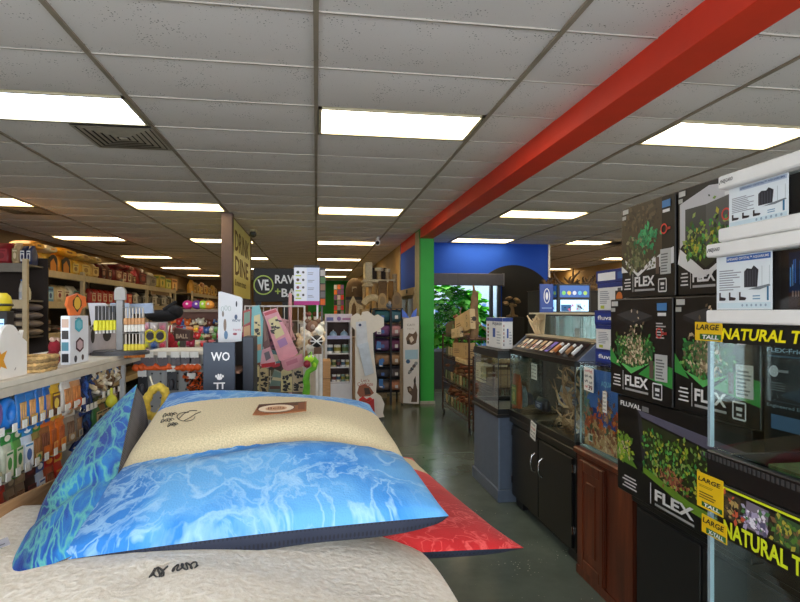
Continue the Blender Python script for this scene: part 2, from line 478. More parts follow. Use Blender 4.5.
# blue wall with its window
WX0, WX1, WZ0, WZ1 = 1.9, atY(501, 300, YBLUE).x, .75, atY(450, 280, YBLUE).z
mb = MB()
mb.box((XP_ + .14, YBLUE, WZ1), (XC, YBLUE + .14, ZC + .16), BLUE).box((XP_ + .14, YBLUE, 0), (XC, YBLUE + .14, WZ0), M((34, 36, 40), .6))
mb.box((WX1, YBLUE, WZ0), (XC, YBLUE + .14, WZ1), BLUE)
mb.box((XC - .14, YBLUE + .14, 0), (XC - .06, YB, ZC + .16), M((176, 196, 220), .7)).box((XC - .06, YBLUE + .14, 0), (XC, YB, ZC + .16), WALLT)
struct(mb, 'wall_window')
struct(MB().box((XC - .01, YBLUE - .02, 0), (XC + .03, YBLUE + .16, ZC - .01), WHITE), 'trim_5')
w = struct(MB().box((WX0, YBLUE + .05, WZ0), (WX1, YBLUE + .06, WZ1), WGLASS), 'window_1')
f = MB(); FRM = M((70, 74, 84), .4, .5)
xm = atY(490.5, 300, YBLUE).x
for x in (WX0, xm, WX1 - .06): f.box((x, YBLUE + .01, WZ0), (x + .06, YBLUE + .1, WZ1), FRM)
f.box((WX0, YBLUE + .01, WZ0), (WX1, YBLUE + .1, WZ0 + .06), FRM); f.build('window_frame', w)
# red beam and green pillar
struct(MB().box((XP_, YF, 2.79), (1.955, 9.35, ZC + .02), RED).box((XP_ - .005, 9.78, 2.74), (XP_ + .13, 11.46, ZC + .02), RED), 'trim_6', bevel=.006)
mb = MB().box((XP_ + .005, 9.3, 0), (1.97, 9.33, 2.79), GREEN).box((XP_ + .005, 9.33, 0), (1.97, 9.8, 2.79), GREEN).box((XP_ - .004, 9.42, 0.0), (XP_ + .005, 9.8, ZC - .02), M((196, 188, 152), .6))
mb.box((XP_ - .003, 9.31, 2.79), (XP_ + .1, 9.79, ZC), GREEN)
struct(mb, 'wall_pillar')
struct(MB().box((XP_ - .01, 9.285, 0), (1.985, 9.3, .05), M((150, 150, 140), .5)), 'baseboard_pillar')
struct(MB().box((XR - .015, YF, 0), (XR, YB, .1), M((80, 70, 60), .5)), 'baseboard_right')

# ------------------------------------------------------------------ ceiling lights and vents
def diffuser_mat(name, rgb, s):
    m, nt, b = newmat(name)
    tc = nt.nodes.new('ShaderNodeTexCoord'); sp = nt.nodes.new('ShaderNodeSeparateXYZ')
    nt.links.new(tc.outputs['Generated'], sp.inputs[0])
    # two tubes behind the lens
    a = nt.nodes.new('ShaderNodeMath'); a.operation = 'MULTIPLY'; a.inputs[1].default_value = 4 * PI
    nt.links.new(sp.outputs['Y'], a.inputs[0])
    c = nt.nodes.new('ShaderNodeMath'); c.operation = 'COSINE'; nt.links.new(a.outputs[0], c.inputs[0])
    mr = nt.nodes.new('ShaderNodeMapRange'); mr.inputs['From Min'].default_value = 1; mr.inputs['From Max'].default_value = -1
    mr.inputs['To Min'].default_value = s * .72; mr.inputs['To Max'].default_value = s * 1.15
    nt.links.new(c.outputs[0], mr.inputs['Value'])
    b.inputs['Base Color'].default_value = (.8, .8, .8, 1); b.inputs['Emission Color'].default_value = lin(rgb)
    nt.links.new(mr.outputs[0], b.inputs['Emission Strength'])
    return m
LIGHT_S = 9.0
D_WARM = diffuser_mat('diffuser_warm', (255, 228, 176), LIGHT_S)
D_NEUT = diffuser_mat('diffuser_neutral', (255, 243, 218), LIGHT_S * 1.15)
D_COOL = diffuser_mat('diffuser_cool', (222, 234, 255), LIGHT_S * 1.1)
FRAMEL = M((196, 184, 150), .5)
cols = {-4.8768: 'left', -2.4384: 'middle left', 0.0: 'centre', 2.63: 'first column right of the red beam', 4.66: 'second column right of the red beam', 7.05: 'third column right of the red beam'}
seen = {}
for lx, ly, key in sorted(light_spots, key=lambda q: q[1]):
    x0, x1, y0, y1 = lx + .02, lx + TL - .02, ly + .02, ly + TW - .02
    if ly < 3:
        lab = 'lit ceiling light overhead behind the camera, ' + cols[lx] + (' row' if key == 'L' else '') + (', farther back' if ly < -1 else '')
    else:
        n = seen.get(lx, 0); seen[lx] = n + 1
        if key == 'L': lab = '%s lit rectangular ceiling light counting away, %s column left of the beam' % (nth(n), cols[lx])
        else: lab = '%s lit rectangular ceiling light, %s' % (nth(n), cols[lx])
    t = thing('ceiling_light', lab, 'ceiling light', (lx + TL / 2, ly + TW / 2, ZC), 'ceiling lights')
    f = MB()
    for a in ((x0, y0, x1, y0 + .022), (x0, y1 - .022, x1, y1), (x0, y0, x0 + .022, y1), (x1 - .022, y0, x1, y1)):
        f.box((a[0], a[1], ZC - .006), (a[2], a[3], ZC + .03), FRAMEL)
    f.box((x0, y0, ZC + .03), (x1, y1, ZC + .05), WHITE)
    f.build('frame', t)
    MB().box((x0 + .022, y0 + .022, ZC + .004), (x1 - .022, y1 - .022, ZC + .012), D_COOL if (lx == -2.4384 and 3 < ly < 5) else (D_NEUT if ly < 5 else D_WARM)).build('diffuser', t)
vl = ['square louvred air vent beside the nearest bluish ceiling light', 'square louvred air vent far left behind the lit panel', 'distant air vent above the tall shelving']
VM = M((176, 168, 152), .5)
for (vx, vy), lab in zip(vent_spots, vl):
    t = thing('ceiling_vent', lab, 'air vent', (vx + TW / 2, vy + TW / 2, ZC), 'ceiling vents')
    c = V((vx + TW / 2, vy + TW / 2, ZC))
    h = TW / 2 - .012
    def ring_(ha, za, hb, zb):
        b = MB()
        A = [(c.x - ha, c.y - ha, za), (c.x + ha, c.y - ha, za), (c.x + ha, c.y + ha, za), (c.x - ha, c.y + ha, za)]
        B = [(c.x - hb, c.y - hb, zb), (c.x + hb, c.y - hb, zb), (c.x + hb, c.y + hb, zb), (c.x - hb, c.y + hb, zb)]
        up = [V(p) + V((0, 0, .003)) for p in A + B]
        b.add(A + B, [(k, 4 + k, 4 + (k + 1) % 4, (k + 1) % 4) for k in range(4)], VM); b.add(up, [((k + 1) % 4, 4 + (k + 1) % 4, 4 + k, k) for k in range(4)], VM)
        return b
    ring_(h, ZC - .012, h - .02, ZC - .012).build('frame', t)
    for k in range(5): ring_(h - .034 - k * .046, ZC - .010, h - .062 - k * .046, ZC - .013).build('louvre', t)
    MB().box((c.x - h, c.y - h, ZC - .007), (c.x + h, c.y + h, ZC - .004), M((40, 36, 32), .8)).build('backing', t)
    MB().box((c.x - .03, c.y - .03, ZC - .016), (c.x + .03, c.y + .03, ZC - .012), VM).build('centre_plate', t)
# cameras under the ceiling
p = atZ(253, 230, ZC)
t = thing('dome_camera', 'small silver dome camera under the ceiling beside the yellow sign', 'camera', (p.x, p.y, ZC))
MB().cyl((p.x, p.y, ZC - .03), (p.x, p.y, ZC), .065, M((200, 190, 150), .4)).build('mount', t)
MB().ball((p.x, p.y, ZC - .07), (.06, .06, .06), M((120, 118, 116), .15, .6)).build('dome', t)
MB().cyl((p.x, p.y - .058, ZC - .07), (p.x, p.y - .062, ZC - .07), .022, BLACK).build('lens', t)
p = atZ(378, 237, ZC)
t = thing('bullet_camera', 'small white security camera on the ceiling above the cat trees', 'camera', (p.x, p.y, ZC))
MB().cyl((p.x, p.y, ZC - .06), (p.x, p.y, ZC), .03, WHITE).build('mount', t)
MB().cyl((p.x - .02, p.y - .09, ZC - .12), (p.x, p.y + .08, ZC - .08), .05, WHITE).cyl((p.x - .021, p.y - .1, ZC - .124), (p.x - .02, p.y - .09, ZC - .12), .035, BLACK).build('housing', t)

# ------------------------------------------------------------------ window: shutter box, arch and the outdoors behind the glass
SHM = M((66, 66, 74), .45, .3)
x0, x1 = XP_ + .3, atY(503, 278, YBLUE - .12).x
z0, z1 = atY(460, 285.5, YBLUE - .12).z, atY(460, 273.5, YBLUE - .12).z
t = thing('roller_shutter', 'dark grey shutter housing above the leafy window', 'roller shutter', ((x0 + x1) / 2, YBLUE, z0))
MB().box((x0, YBLUE - .17, z0), (x1, YBLUE - .07, z1), SHM, .01).build('housing', t)
sx = atY(457.5, 278, YBLUE - .14).x
MB().box((sx - .006, YBLUE - .173, z0), (sx + .006, YBLUE - .1702, z1), M((40, 40, 46), .5)).build('joint_strip', t)
MB().box((x0, YBLUE - .07, z0 + .02), (x0 + .3, YBLUE - .001, z1 - .02), SHM).build('bracket', t)
MB().box((x1 - .008, YBLUE - .185, z0 - .01), (x1 + .012, YBLUE - .07, z1 + .01), M((82, 82, 90), .4)).build('end_cap', t)
ya_ = YBLUE - .06; c = atY(514, 318, ya_); rx = atY(559, 318, ya_).x - c.x; rz = atY(514, 265, ya_).z - c.z
xr, xw = XC - .03 - c.x, atY(502.5, 318, ya_).x - c.x; zs_ = (z0 + z1) / 2 - c.z
xl = -rx * math.sqrt(max(0, 1 - (zs_ / rz) ** 2)) if zs_ < rz else -rx * .5
arc = [(rx * math.cos(a), rz * math.sin(a)) for a in [PI * k / 60 for k in range(61)]]
arc = [(a, b) for a, b in arc if a < xr and b > zs_]
zr_ = rz * math.sqrt(max(0, 1 - (xr / rx) ** 2))
pts = [(xw, -c.z + .002), (xr, -c.z + .002), (xr, zr_)] + arc + [(xw, zs_)]
tag(MB().prism(pts, .05, M((12, 12, 14), .8, var=0), Fr(c, YN)).build('arch_panel'), 'tall black round-topped arch panel against the blue wall', 'panel')

LEAF = [M(c, .9, var=.12, scale=6) for c in ((70, 176, 40), (110, 206, 60), (40, 132, 30), (140, 220, 90), (30, 100, 28))]
def leafy(mb, c, rad, n, size, rnd, mats):
    for k in range(n):
        d = V((rnd.gauss(0, 1), rnd.gauss(0, 1), rnd.gauss(0, 1))).normalized()
        p = V(c) + V((d.x * rad[0], d.y * rad[1], d.z * rad[2])) * rnd.uniform(.55, 1.0)
        L = size * rnd.uniform(.6, 1.4); w = L * .42
        f = V((d.x + rnd.uniform(-.6, .6), d.y - .5 + rnd.uniform(-.6, .6), d.z * .4 - .5 + rnd.uniform(-.3, .3))).normalized()
        s = f.cross(V((0, 0, 1)));  s = s.normalized() if s.length > .01 else V((1, 0, 0))
        up = s.cross(f) * (L * .12)
        vs = [p, p + f * L * .25 + s * w + up, p + f * L * .6 + s * w * .9 + up, p + f * L, p + f * L * .6 - s * w * .9 + up, p + f * L * .25 - s * w + up, p + f * L * .5 - up * .5]
        mb.add(vs, [(0, 1, 6), (1, 2, 6), (2, 3, 6), (3, 4, 6), (4, 5, 6), (5, 0, 6)], rnd.choice(mats), True)
for m_ in LEAF: m_.node_tree.nodes['Principled BSDF'].inputs['Specular IOR Level'].default_value = .05
rnd = random.Random(3)
for (px, py, y, rad, n, sz, lab) in ((447, 312, 12.6, (.62, .4, .85), 420, .25, 'broad-leaved green shrub outside, left behind the window glass'),
                                     (466, 318, 13.7, (.6, .45, .7), 300, .24, 'broad-leaved green shrub outside, beside the driftwood post'),
                                     (455, 352, 11.9, (.7, .3, .4), 200, .13, 'low dark green shrub outside below the window')):
    c = atY(px, py, y)
    t = thing('leafy_shrub', lab, 'shrub', (c.x, c.y, 0), 'shrubs outside')
    b = MB(); leafy(b, c, rad, n, sz, rnd, LEAF[:4] if py < 340 else LEAF); b.build('foliage', t)
    b = MB()
    for k in range(5): b.tube([(c.x + rnd.uniform(-.1, .1), c.y, 0), (c.x + rnd.uniform(-.2, .2), c.y, c.z * .5), (c.x + rnd.uniform(-.4, .4), c.y, c.z + rnd.uniform(0, .4))], .015, M((80, 64, 46), .8), 6)
    b.build('stem', t)
c0, c1 = atY(472, 318, 14.6), atY(506, 300, 14.6)
t = thing('picket_fence', 'pale blue fence outside beyond the window', 'fence', ((c0.x + c1.x) / 2, 14.6, 0))
b = MB(); FM = M((112, 152, 206), .7)
k = 1.95
while k < 4.5: b.box((k, 14.6, 0), (k + .1, 14.63, c1.z - .1), FM); k += .13
b.build('picket', t); MB().box((1.95, 14.63, .5), (4.6, 14.68, .6), FM).box((1.95, 14.63, 1.3), (4.6, 14.68, 1.4), FM).build('rail', t)
for px, y, lab in ((483, 16.5, 'bare grey tree outside, left in the right-hand window pane'), (494, 15.6, 'bare grey tree outside near the black arch'), (474, 19.5, 'bare grey tree outside, farthest one beyond the fence')):
    c = atY(px, 312, y); b = MB(); BK = M((136, 140, 156), .8)
    t = thing('bare_tree', lab, 'tree', (c.x, y, 0), 'trees outside')
    MB().tube([(c.x, y, 0), (c.x + .05, y, 1.2), (c.x - .05, y, 2.4), (c.x, y, 4)], .07, BK, 8, radii=[.1, .08, .06, .02]).build('trunk', t)
    for k in range(26):
        z = rnd.uniform(.8, 3.6); a = rnd.uniform(0, 2 * PI); L = rnd.uniform(.25, .55)
        e = V((c.x + math.cos(a) * L, y + math.sin(a) * L, z + rnd.uniform(.3, .9)))
        b.tube([(c.x, y, z), V((c.x, y, z)).lerp(e, .5) + V((0, 0, .1)), e], .02, BK, 5, radii=[.03, .02, .008])
    b.build('branch', t)

# ------------------------------------------------------------------ light and camera
w = bpy.data.worlds.new('sky'); SC.world = w; w.use_nodes = True
bg = w.node_tree.nodes['Background']; bg.inputs['Color'].default_value = (.86, .93, 1.0, 1); bg.inputs['Strength'].default_value = 4.0
for x, nm in ((-3.4, 'daylight_left'), (0.0, 'daylight_centre'), (3.4, 'daylight_right')):
    l = bpy.data.lights.new(nm, 'AREA'); l.shape = 'RECTANGLE'; l.size = 3.0; l.size_y = 2.0; l.energy = 48; l.color = (.80, .89, 1.0)
    o = bpy.data.objects.new(nm, l); link(o); o.location = (x, YF - .02, 1.55); o.rotation_euler = (math.radians(90), 0, 0)
    o.rotation_euler = (math.radians(-90), 0, math.radians(180))
cam = bpy.data.cameras.new('camera'); co = bpy.data.objects.new('camera', cam); link(co)
co.location = CAM; co.rotation_euler = (PI / 2, 0, -TH); cam.sensor_width = 36; cam.sensor_fit = 'HORIZONTAL'
cam.lens = FPX / 800 * 36; cam.shift_y = 11 / 800; cam.clip_start = .05; cam.clip_end = 120
SC.camera = co
SC.view_settings.view_transform = 'Standard'; SC.view_settings.look = 'None'; SC.view_settings.gamma = 1; SC.view_settings.exposure = 0.3
SC.cycles.transparent_max_bounces = 24; SC.cycles.max_bounces = 8; SC.cycles.use_light_tree = True
# ================================================================== RIGHT SIDE: AQUARIUM ROW
BLK = M((16, 16, 17), .38, var=.05)
BLKM = M((24, 24, 26), .5, var=.05)
CHROME = M((205, 205, 205), .18, 1.0, 0)
PAPER = M((232, 230, 222), .7, var=.02)
INKK, INKR, INKW = P((24, 24, 28)), P((196, 36, 40)), P((235, 235, 235))
def tank(name, label, x0, x1, y0, y1, z0, z1, frame=None, top=.04, bot=.035, group=None, lid=None, cat='aquarium', div=()):
    t = thing(name, label, cat, ((x0 + x1) / 2, (y0 + y1) / 2, z0), group)
    g = .007
    zb, zt = (z0 + .004, z1 - .004)
    MB().box((x0 + .002, y0 + g, zb), (x0 + .002 + g, y1 - g, zt), GLASS).build('front_pane', t)
    MB().box((x1 - g - .002, y0 + g, zb), (x1 - .002, y1 - g, zt), GLASS).build('back_pane', t)
    for ya in (y0 + .002, y1 - g - .002): MB().box((x0 + .002, ya, zb), (x1 - .002, ya + g - .001, zt), GLASS).build('side_pane', t)
    for xa in (x0 + .001, x1 - .008):
        for ya in (y0 + .001, y1 - .008): MB().box((xa, ya, z0 + bot), (xa + .007, ya + .007, z1 - top * .5), GLASSE if not frame else M((40, 44, 46), .3, 0, 0)).build('corner_edge', t)
    def rim(za, zb2, nm, mat):
        b = MB(); w = .018
        b.box((x0 - .004, y0 - .004, za), (x0 + w, y1 + .004, zb2), mat).box((x1 - w, y0 - .004, za), (x1 + .004, y1 + .004, zb2), mat)
        b.box((x0 + w, y0 - .004, za), (x1 - w, y0 + w, zb2), mat).box((x0 + w, y1 - w, za), (x1 - w, y1 + .004, zb2), mat)
        for yd in div: b.box((x0 + w, yd - .015, za), (x1 - w, yd + .015, zb2), mat)
        b.build(nm, t)
    if frame:
        rim(z1 - top, z1, 'top_frame', frame); rim(z0, z0 + bot, 'bottom_frame', frame)
    else:
        b = MB(); b.box((x0 + .002, y0 + .002, z0), (x1 - .002, y1 - .002, z0 + .008), M((120, 140, 138), .2, 0, 0)); b.build('bottom_pane', t)
    if lid: MB().box((x0, y0, z1), (x1, y1, z1 + .012), lid).build('lid', t)
    return t
def scribble(mb, a, b, w, h, mat, rnd, n=7, th=.0035):
    """a word of handwriting"""
    x = a; py = b + h * .3
    pts = [(a, b + h * .3)]
    for k in range(n):
        x = a + w * (k + 1) / n
        pts.append((x - w / n * .5, b + h * rnd.uniform(.55, 1.0))); pts.append((x, b + h * rnd.uniform(0, .4)))
    for p, q in zip(pts, pts[1:]): mb.line(p[0], p[1], q[0], q[1], th, mat)
def note_card(label, c, r, u, w, h, rows, big=None, parent=None):
    fr = Fr(V(c) - V(r).normalized() * w / 2 - V(u).normalized() * h / 2, r, u)
    t = thing('sale_sign', label, 'sign', fr.p(w / 2, h / 2), 'handwritten signs')
    MB().prism([(0, 0), (w, 0), (w, h), (0, h)], .002, PAPER, fr).build('card', t)
    f = Flat(fr, .001); rnd = random.Random(len(label)); st = h / (len(rows) + .4)
    for k, (m, n) in enumerate(rows):
        y = h - (k + 1) * st
        if n == 2: scribble(f, w * .1, y, w * .34, st * .75, m, rnd, 4, w * .025); scribble(f, w * .55, y, w * .35, st * .75, m, rnd, 4, w * .025)
        else: scribble(f, w * .1, y, w * .8, st * .75, m, rnd, 7, w * .025)
    f.build('handwriting', t)
    if big: text('price', big, fr, width=w * .4, height=st * 1.0, mat=INKK, parent=t, a=w * .52, b=h * .06, bold=.01)
    return t
# --- grey pedestal with the small tank
GREY = M((96, 108, 128), .45, var=.04); GREYD = M((88, 96, 108), .5, var=.04)
t = thing('aquarium_stand', 'blue-grey pedestal stand under the small black-framed tank', 'stand', (1.62, 4.75, 0), 'aquarium stands')
MB().box((1.475, 4.41, .1), (1.9, 5.14, .69), GREY, .004).build('body', t)
MB().box((1.46, 4.395, 0), (1.915, 5.155, .1), GREY, .004).build('plinth', t)
MB().box((1.455, 4.39, .69), (1.92, 5.16, .715), BLKM, .003).build('top', t)
MB().box((1.468, 4.4, .1), (1.48, 4.415, .69), M((120, 136, 160), .4)).build('corner_strip', t)
tank('aquarium', 'small black-framed glass tank on the blue-grey pedestal', 1.47, 1.86, 4.42, 5.12, .716, 1.22, BLK, .05, .04, 'aquariums', BLKM)
# --- black cabinet with the big tank
t = thing('aquarium_cabinet', 'long black two-door cabinet with chrome handles under the big tank', 'cabinet', (1.85, 3.87, 0), 'aquarium stands')
MB().box((1.575, 3.24, .07), (2.1, 4.36, .66), BLK, .004).build('body', t)
b = MB()
for ya in (3.25, 4.2): b.box((1.6, ya, 0), (1.7, ya + .15, .07), BLKM)
b.box((1.64, 3.3, .0), (2.05, 4.3, .07), BLKM); b.build('foot', t)
MB().box((1.555, 3.2, .66), (2.12, 4.39, .712), BLK, .006).build('top', t)
for ya, yb, hy in ((3.8, 4.33, 3.86), (3.27, 3.79, 3.72)):
    d = MB().box((1.558, ya, .09), (1.575, yb, .645), BLK, .003).build('door', t)
    b = MB()
    b.tube([(1.558, hy, .40), (1.535, hy, .415), (1.527, hy, .45), (1.527, hy, .48), (1.535, hy, .515), (1.558, hy, .53)], .006, CHROME, 8).build('handle', d)
    for z in (.18, .56): MB().box((1.556, (3.262 if ya < 3.5 else 4.335), z), (1.576, (3.268 if ya < 3.5 else 4.341), z + .05), CHROME).build('hinge', d)
tank('aquarium', 'largest tank with a black frame, tangled driftwood inside, on the black cabinet', 1.56, 2.06, 3.23, 4.385, .714, 1.25, BLK, .035, .045, 'aquariums', None, div=(3.9,))
note_card('handwritten card taped crookedly to the black cabinet door', atX(533, 430.5, 1.545), (0, -1, -.18), (0, -.17, 1), .1, .125, [(INKK, 1), (INKR, 1), (INKK, 2), (INKK, 1)])
note_card('handwritten white card inside the front glass of the largest tank', atX(534, 371.5, 1.585), (0, -1, -.03), (0, 0, 1), .105, .115, [(INKK, 1), (INKK, 1), (INKK, 2), (INKK, 1)])
# things in the big tank
WOODR = [M(c, .75, var=.12, scale=20) for c in ((170, 140, 106), (136, 110, 84), (196, 166, 130))]
def root_wood(mb, p, d, L, r, depth, rnd):
    pts = [V(p)]; dd = V(d)
    for k in range(4):
        dd = (dd + V((rnd.gauss(0, .28), rnd.gauss(0, .28), rnd.gauss(0, .28)))).normalized(); pts.append(pts[-1] + dd * L / 4)
    mb.tube(pts, r, rnd.choice(WOODR), 7, radii=[r * (1 - .13 * k) for k in range(5)])
    if depth > 0:
        for k in range(rnd.choice((2, 3))):
            q = pts[rnd.choice((2, 3, 4))]
            root_wood(mb, q, (dd + V((rnd.gauss(0, .6), rnd.gauss(0, .6), rnd.gauss(0, .5)))).normalized(), L * .7, r * .55, depth - 1, rnd)
def clampmb(mb, lo, hi):
    mb.v = [V([min(max(v[k], lo[k]), hi[k]) for k in range(3)]) for v in mb.v]; return mb
rnd = random.Random(8); b = MB(); c = V((1.74, 3.5, .82))
for k in range(9):
    a = 2 * PI * k / 9; root_wood(b, c, (math.cos(a) * .8, math.sin(a) * .9 + .15, -.45), .2, .016, 2, rnd)
for k in range(4): root_wood(b, c, (rnd.uniform(-.3, .3), rnd.uniform(-.1, .5), 1), .24, .022, 2, rnd)
b.ball(c, (.05, .07, .07), WOODR[1])
tag(clampmb(b, (1.59, 3.27, .765), (2.02, 4.3, 1.19)).build('driftwood_root'), 'tangled tan driftwood root standing in the largest tank', 'driftwood')
b = MB(); c = V((1.85, 3.72, .9))
for k in range(5): root_wood(b, c, (rnd.uniform(-.2, .3), rnd.uniform(-.4, .6), rnd.choice((1, .7, -.5))), .22, .02, 1, rnd)
tag(clampmb(b, (1.78, 3.45, .765), (2.03, 4.2, 1.18)).build('driftwood_root'), 'darker driftwood branch behind the tangled root in the largest tank', 'driftwood')
def bag_rings(c, w, d, h, ax=0.0, crimp=.25, n=12, lean=0.0):
    """rings of a filled bag standing at c; w across, d deep, turned by ax"""
    c = V(c); out = []; ca, sa = math.cos(ax), math.sin(ax)
    for z, sw, sd in ((0, .9, .8), (.06, 1, 1), (.3, 1.02, 1.06), (.6, 1, .95), (.82, .98, .6), (.93, .98, crimp), (1, .98, .06)):
        ring = []
        for k in range(n):
            t = 2 * PI * k / n; x = math.copysign(abs(math.cos(t)) ** .45, math.cos(t)) * w / 2 * sw; y = math.copysign(abs(math.sin(t)) ** .6, math.sin(t)) * d / 2 * sd
            ring.append(c + V((x * ca - y * sa + lean * z * h, x * sa + y * ca, z * h)))
        out.append(ring)
    return out
def bag(name, label, cat, c, w, d, h, ax, mat, panel, panel2=None, group=None, lean=0.0, face='y'):
    """a filled bag with a printed panel"""
    t = thing(name, label, cat, c, group)
    MB().loft(bag_rings(c, w, d, h, ax, lean=lean), mat).build('pouch', t)
    r = V((math.cos(ax), math.sin(ax), 0)); n = r.cross(V((0, 0, 1)))
    fr = Fr(V(c) + n * (d * .5) - r * w * .36 + V((0, 0, h * .16)), r)
    f = Flat(fr, d * .045); W, H = w * .72, h * .55
    f.rect(0, 0, W, H, panel)
    if panel2: f.disc(W * .5, H * .42, W * .28, panel2, .0008, ry=H * .26).rect(W * .12, H * .76, W * .76, H * .12, panel2, .0008)
    f.build('label_panel', t)
    return t
bag('gravel_bag', 'orange and green packet inside the left front of the largest tank', 'packet', atX(517, 410, 1.66) * 1 + V((0, 0, .0)), .16, .05, .3, -PI / 2, M((206, 84, 30), .4), P((126, 140, 52)), P((214, 190, 70)))
for k, (px, py, rgb, lab) in enumerate(((527, 419, (30, 44, 84), 'dark blue gravel bag on the floor of the largest tank, left'), (543, 425, (24, 30, 50), 'navy gravel bag in front of the driftwood root'),
                                        (521, 404, (140, 166, 190), 'pale blue packet standing in the left of the largest tank'))):
    c = atX(px, py, 1.8 if k < 2 else 1.72); c.z = .762
    bag('gravel_bag', lab, 'packet', c, .2 if k < 2 else .2, .07, .1 if k < 2 else .17, -PI / 2, M(rgb, .3, var=.2, scale=30), P((60, 80, 120)), P((170, 180, 200)), 'gravel bags in the largest tank')
for k, (yy, xx_, w, h, rgb, lab) in enumerate(((4.2, 1.95, .16, .2, (150, 160, 170), 'pale grey packet at the back of the largest tank, farthest from the root'), (4.03, 1.97, .15, .17, (90, 110, 140), 'blue-grey packet at the back of the largest tank, beside the pale one'), (3.6, 1.92, .15, .16, (176, 170, 160), 'cream-grey packet behind the driftwood root'), (3.42, 1.95, .14, .2, (80, 84, 92), 'dark grey packet at the right back of the largest tank'))):
    bag('gravel_bag', lab, 'packet', V((xx_, yy, .762)), w, .06, h, -PI / 2, M(rgb, .3, var=.2, scale=30), P((196, 200, 206)), P((60, 80, 120)), 'gravel bags in the largest tank')
b = MB(); rnd = random.Random(4)
for k in range(16):
    b.ball((rnd.uniform(1.84, 1.98), rnd.uniform(3.7, 4.3), .775 + rnd.uniform(0, .04)), (rnd.uniform(.03, .06), rnd.uniform(.03, .06), rnd.uniform(.02, .04)), M(rnd.choice(((86, 84, 80), (64, 66, 66), (112, 104, 92))), .8), 8, 6)
ob = b.build('rock_pile'); ob['kind'] = 'stuff'; tag(ob, 'grey stones heaped along the back of the largest tank', 'stones')
tag(MB().box((2.075, 3.25, .72), (2.085, 4.37, 1.22), M((104, 114, 124), .5, var=.3, scale=5)).build('backing_sheet'), 'dark mottled backing sheet behind the largest tank', 'sheet')
# display strip (hood) on the big tank
t = thing('display_hood', 'long sloped black hood with a strip of small items on the largest tank', 'hood', (1.66, 3.87, 1.25))
y0, y1 = 3.2, 4.38
fr0 = Fr((0, y0, 0), (1, 0, 0))
prof = [(1.57, 1.251), (1.80, 1.251), (1.80, 1.362), (1.70, 1.362)]
fr = Fr((0, y0 + .012, 0), (1, 0, 0))
MB().prism(prof, (y1 - y0 - .024), M((30, 30, 32), .35), fr).build('housing', t)
for yy, nm in ((y0, 'end_cap'), (y1 - .012, 'end_cap')):
    MB().prism([(1.566, 1.251), (1.804, 1.251), (1.804, 1.367), (1.698, 1.367)], .012, M((112, 124, 150), .35), Fr((0, yy, 0), (1, 0, 0))).build(nm, t)
MB().box((1.69, y0, 1.362), (1.81, y1, 1.372), M((190, 176, 150), .5)).build('top_rail', t)
hf = Fr((1.568, y1 - .03, 1.254), XN, (.13, 0, .111))
f = Flat(hf, .001); f.rect(.02, .012, 1.06, .145, P((20, 18, 20), .25))
f.rect(.0, .15, 1.12, .008, P((186, 170, 140))); f.build('front_strip', t)
rnd = random.Random(2)
cols_ = [(222, 196, 160), (236, 230, 214), (198, 160, 120), (236, 232, 226), (196, 166, 128), (226, 210, 190), (130, 110, 200), (220, 180, 140), (206, 120, 60), (236, 236, 236), (178, 130, 90), (236, 236, 236)]
for k, c in enumerate(cols_):
    a = .04 + k * .09; w = .055 if k < 8 else .03
    fr = hf.sub(a, .03, .002)
    tt = thing('test_bottle' if k > 7 else 'sample_card', ('small bottle with a white cap, %s from the right end of the display strip' if k > 7 else 'small tan printed card, %s from the left on the display strip') % nth(11 - k if k > 7 else k), 'bottle' if k > 7 else 'card', fr.p(w / 2, 0), 'items on the display strip')
    if k > 7:
        MB().cyl(fr.p(w / 2, .0, .014), fr.p(w / 2, .06, .014), .013, M(c, .3, var=0), n=10).build('bottle_body', tt)
        MB().cyl(fr.p(w / 2, .06, .014), fr.p(w / 2, .085, .014), .009, INKW, n=10).build('cap', tt)
    else:
        MB().prism([(0, 0), (w, 0), (w + .02, .1), (.02, .1)], .002, P(c), fr).build('card', tt)
        f = Flat(fr, .001); f.poly([(.012, .015), (w - .008, .015), (w, .05), (.02, .05)], P((150, 60, 50) if k % 2 else (70, 70, 80))); f.build('print', tt)
# --- brown cabinet with the reef tank
CHERRY = ramp_mat('cherry_wood', [(.3, (70, 28, 14)), (.5, (98, 42, 22)), (.7, (122, 58, 30))], 3.0, detail=6, rough=.35, distort=.4, sc=(6, 6, .7))
t = thing('aquarium_cabinet', 'cherry brown wooden cabinet with a raised panel under the reef print tank', 'cabinet', (1.75, 2.86, 0), 'aquarium stands')
MB().box((1.545, 2.555, 0), (1.98, 3.17, .71), CHERRY, .004).build('body', t)
MB().box((1.525, 2.54, .712), (2.0, 3.185, .75), CHERRY, .008).build('top', t)
d = MB().box((1.531, 2.83, .06), (1.545, 3.1, .69), CHERRY, .003)
for a in ((2.83, .06, 2.87, .69), (3.06, .06, 3.1, .69), (2.87, .06, 3.06, .12), (2.87, .63, 3.06, .69)): d.box((1.523, a[0], a[1]), (1.532, a[2], a[3]), CHERRY, .003)
d.box((1.524, 2.915, .17), (1.533, 3.015, .58), CHERRY, .006); d.build('door', t)
MB().box((1.537, 2.56, .0), (1.545, 2.6, .71), CHERRY).box((1.537, 2.6, 0), (1.545, 3.165, .05), CHERRY).build('stile', t)
tank('aquarium', 'frameless clear tank with a coral reef print on the cherry cabinet', 1.56, 1.98, 2.57, 3.165, .751, 1.24, None, .02, .02, 'aquariums', CLEAR)
fr = Fr((1.585, 3.15, .77), XN); W, H = .46, .45
t = thing('reef_print', 'coral reef picture sheet standing inside the frameless tank', 'picture', fr.p(W / 2, 0))
MB().prism([(0, 0), (W, 0), (W, H), (0, H)], .003, P((72, 118, 190), .4), fr).build('sheet', t)
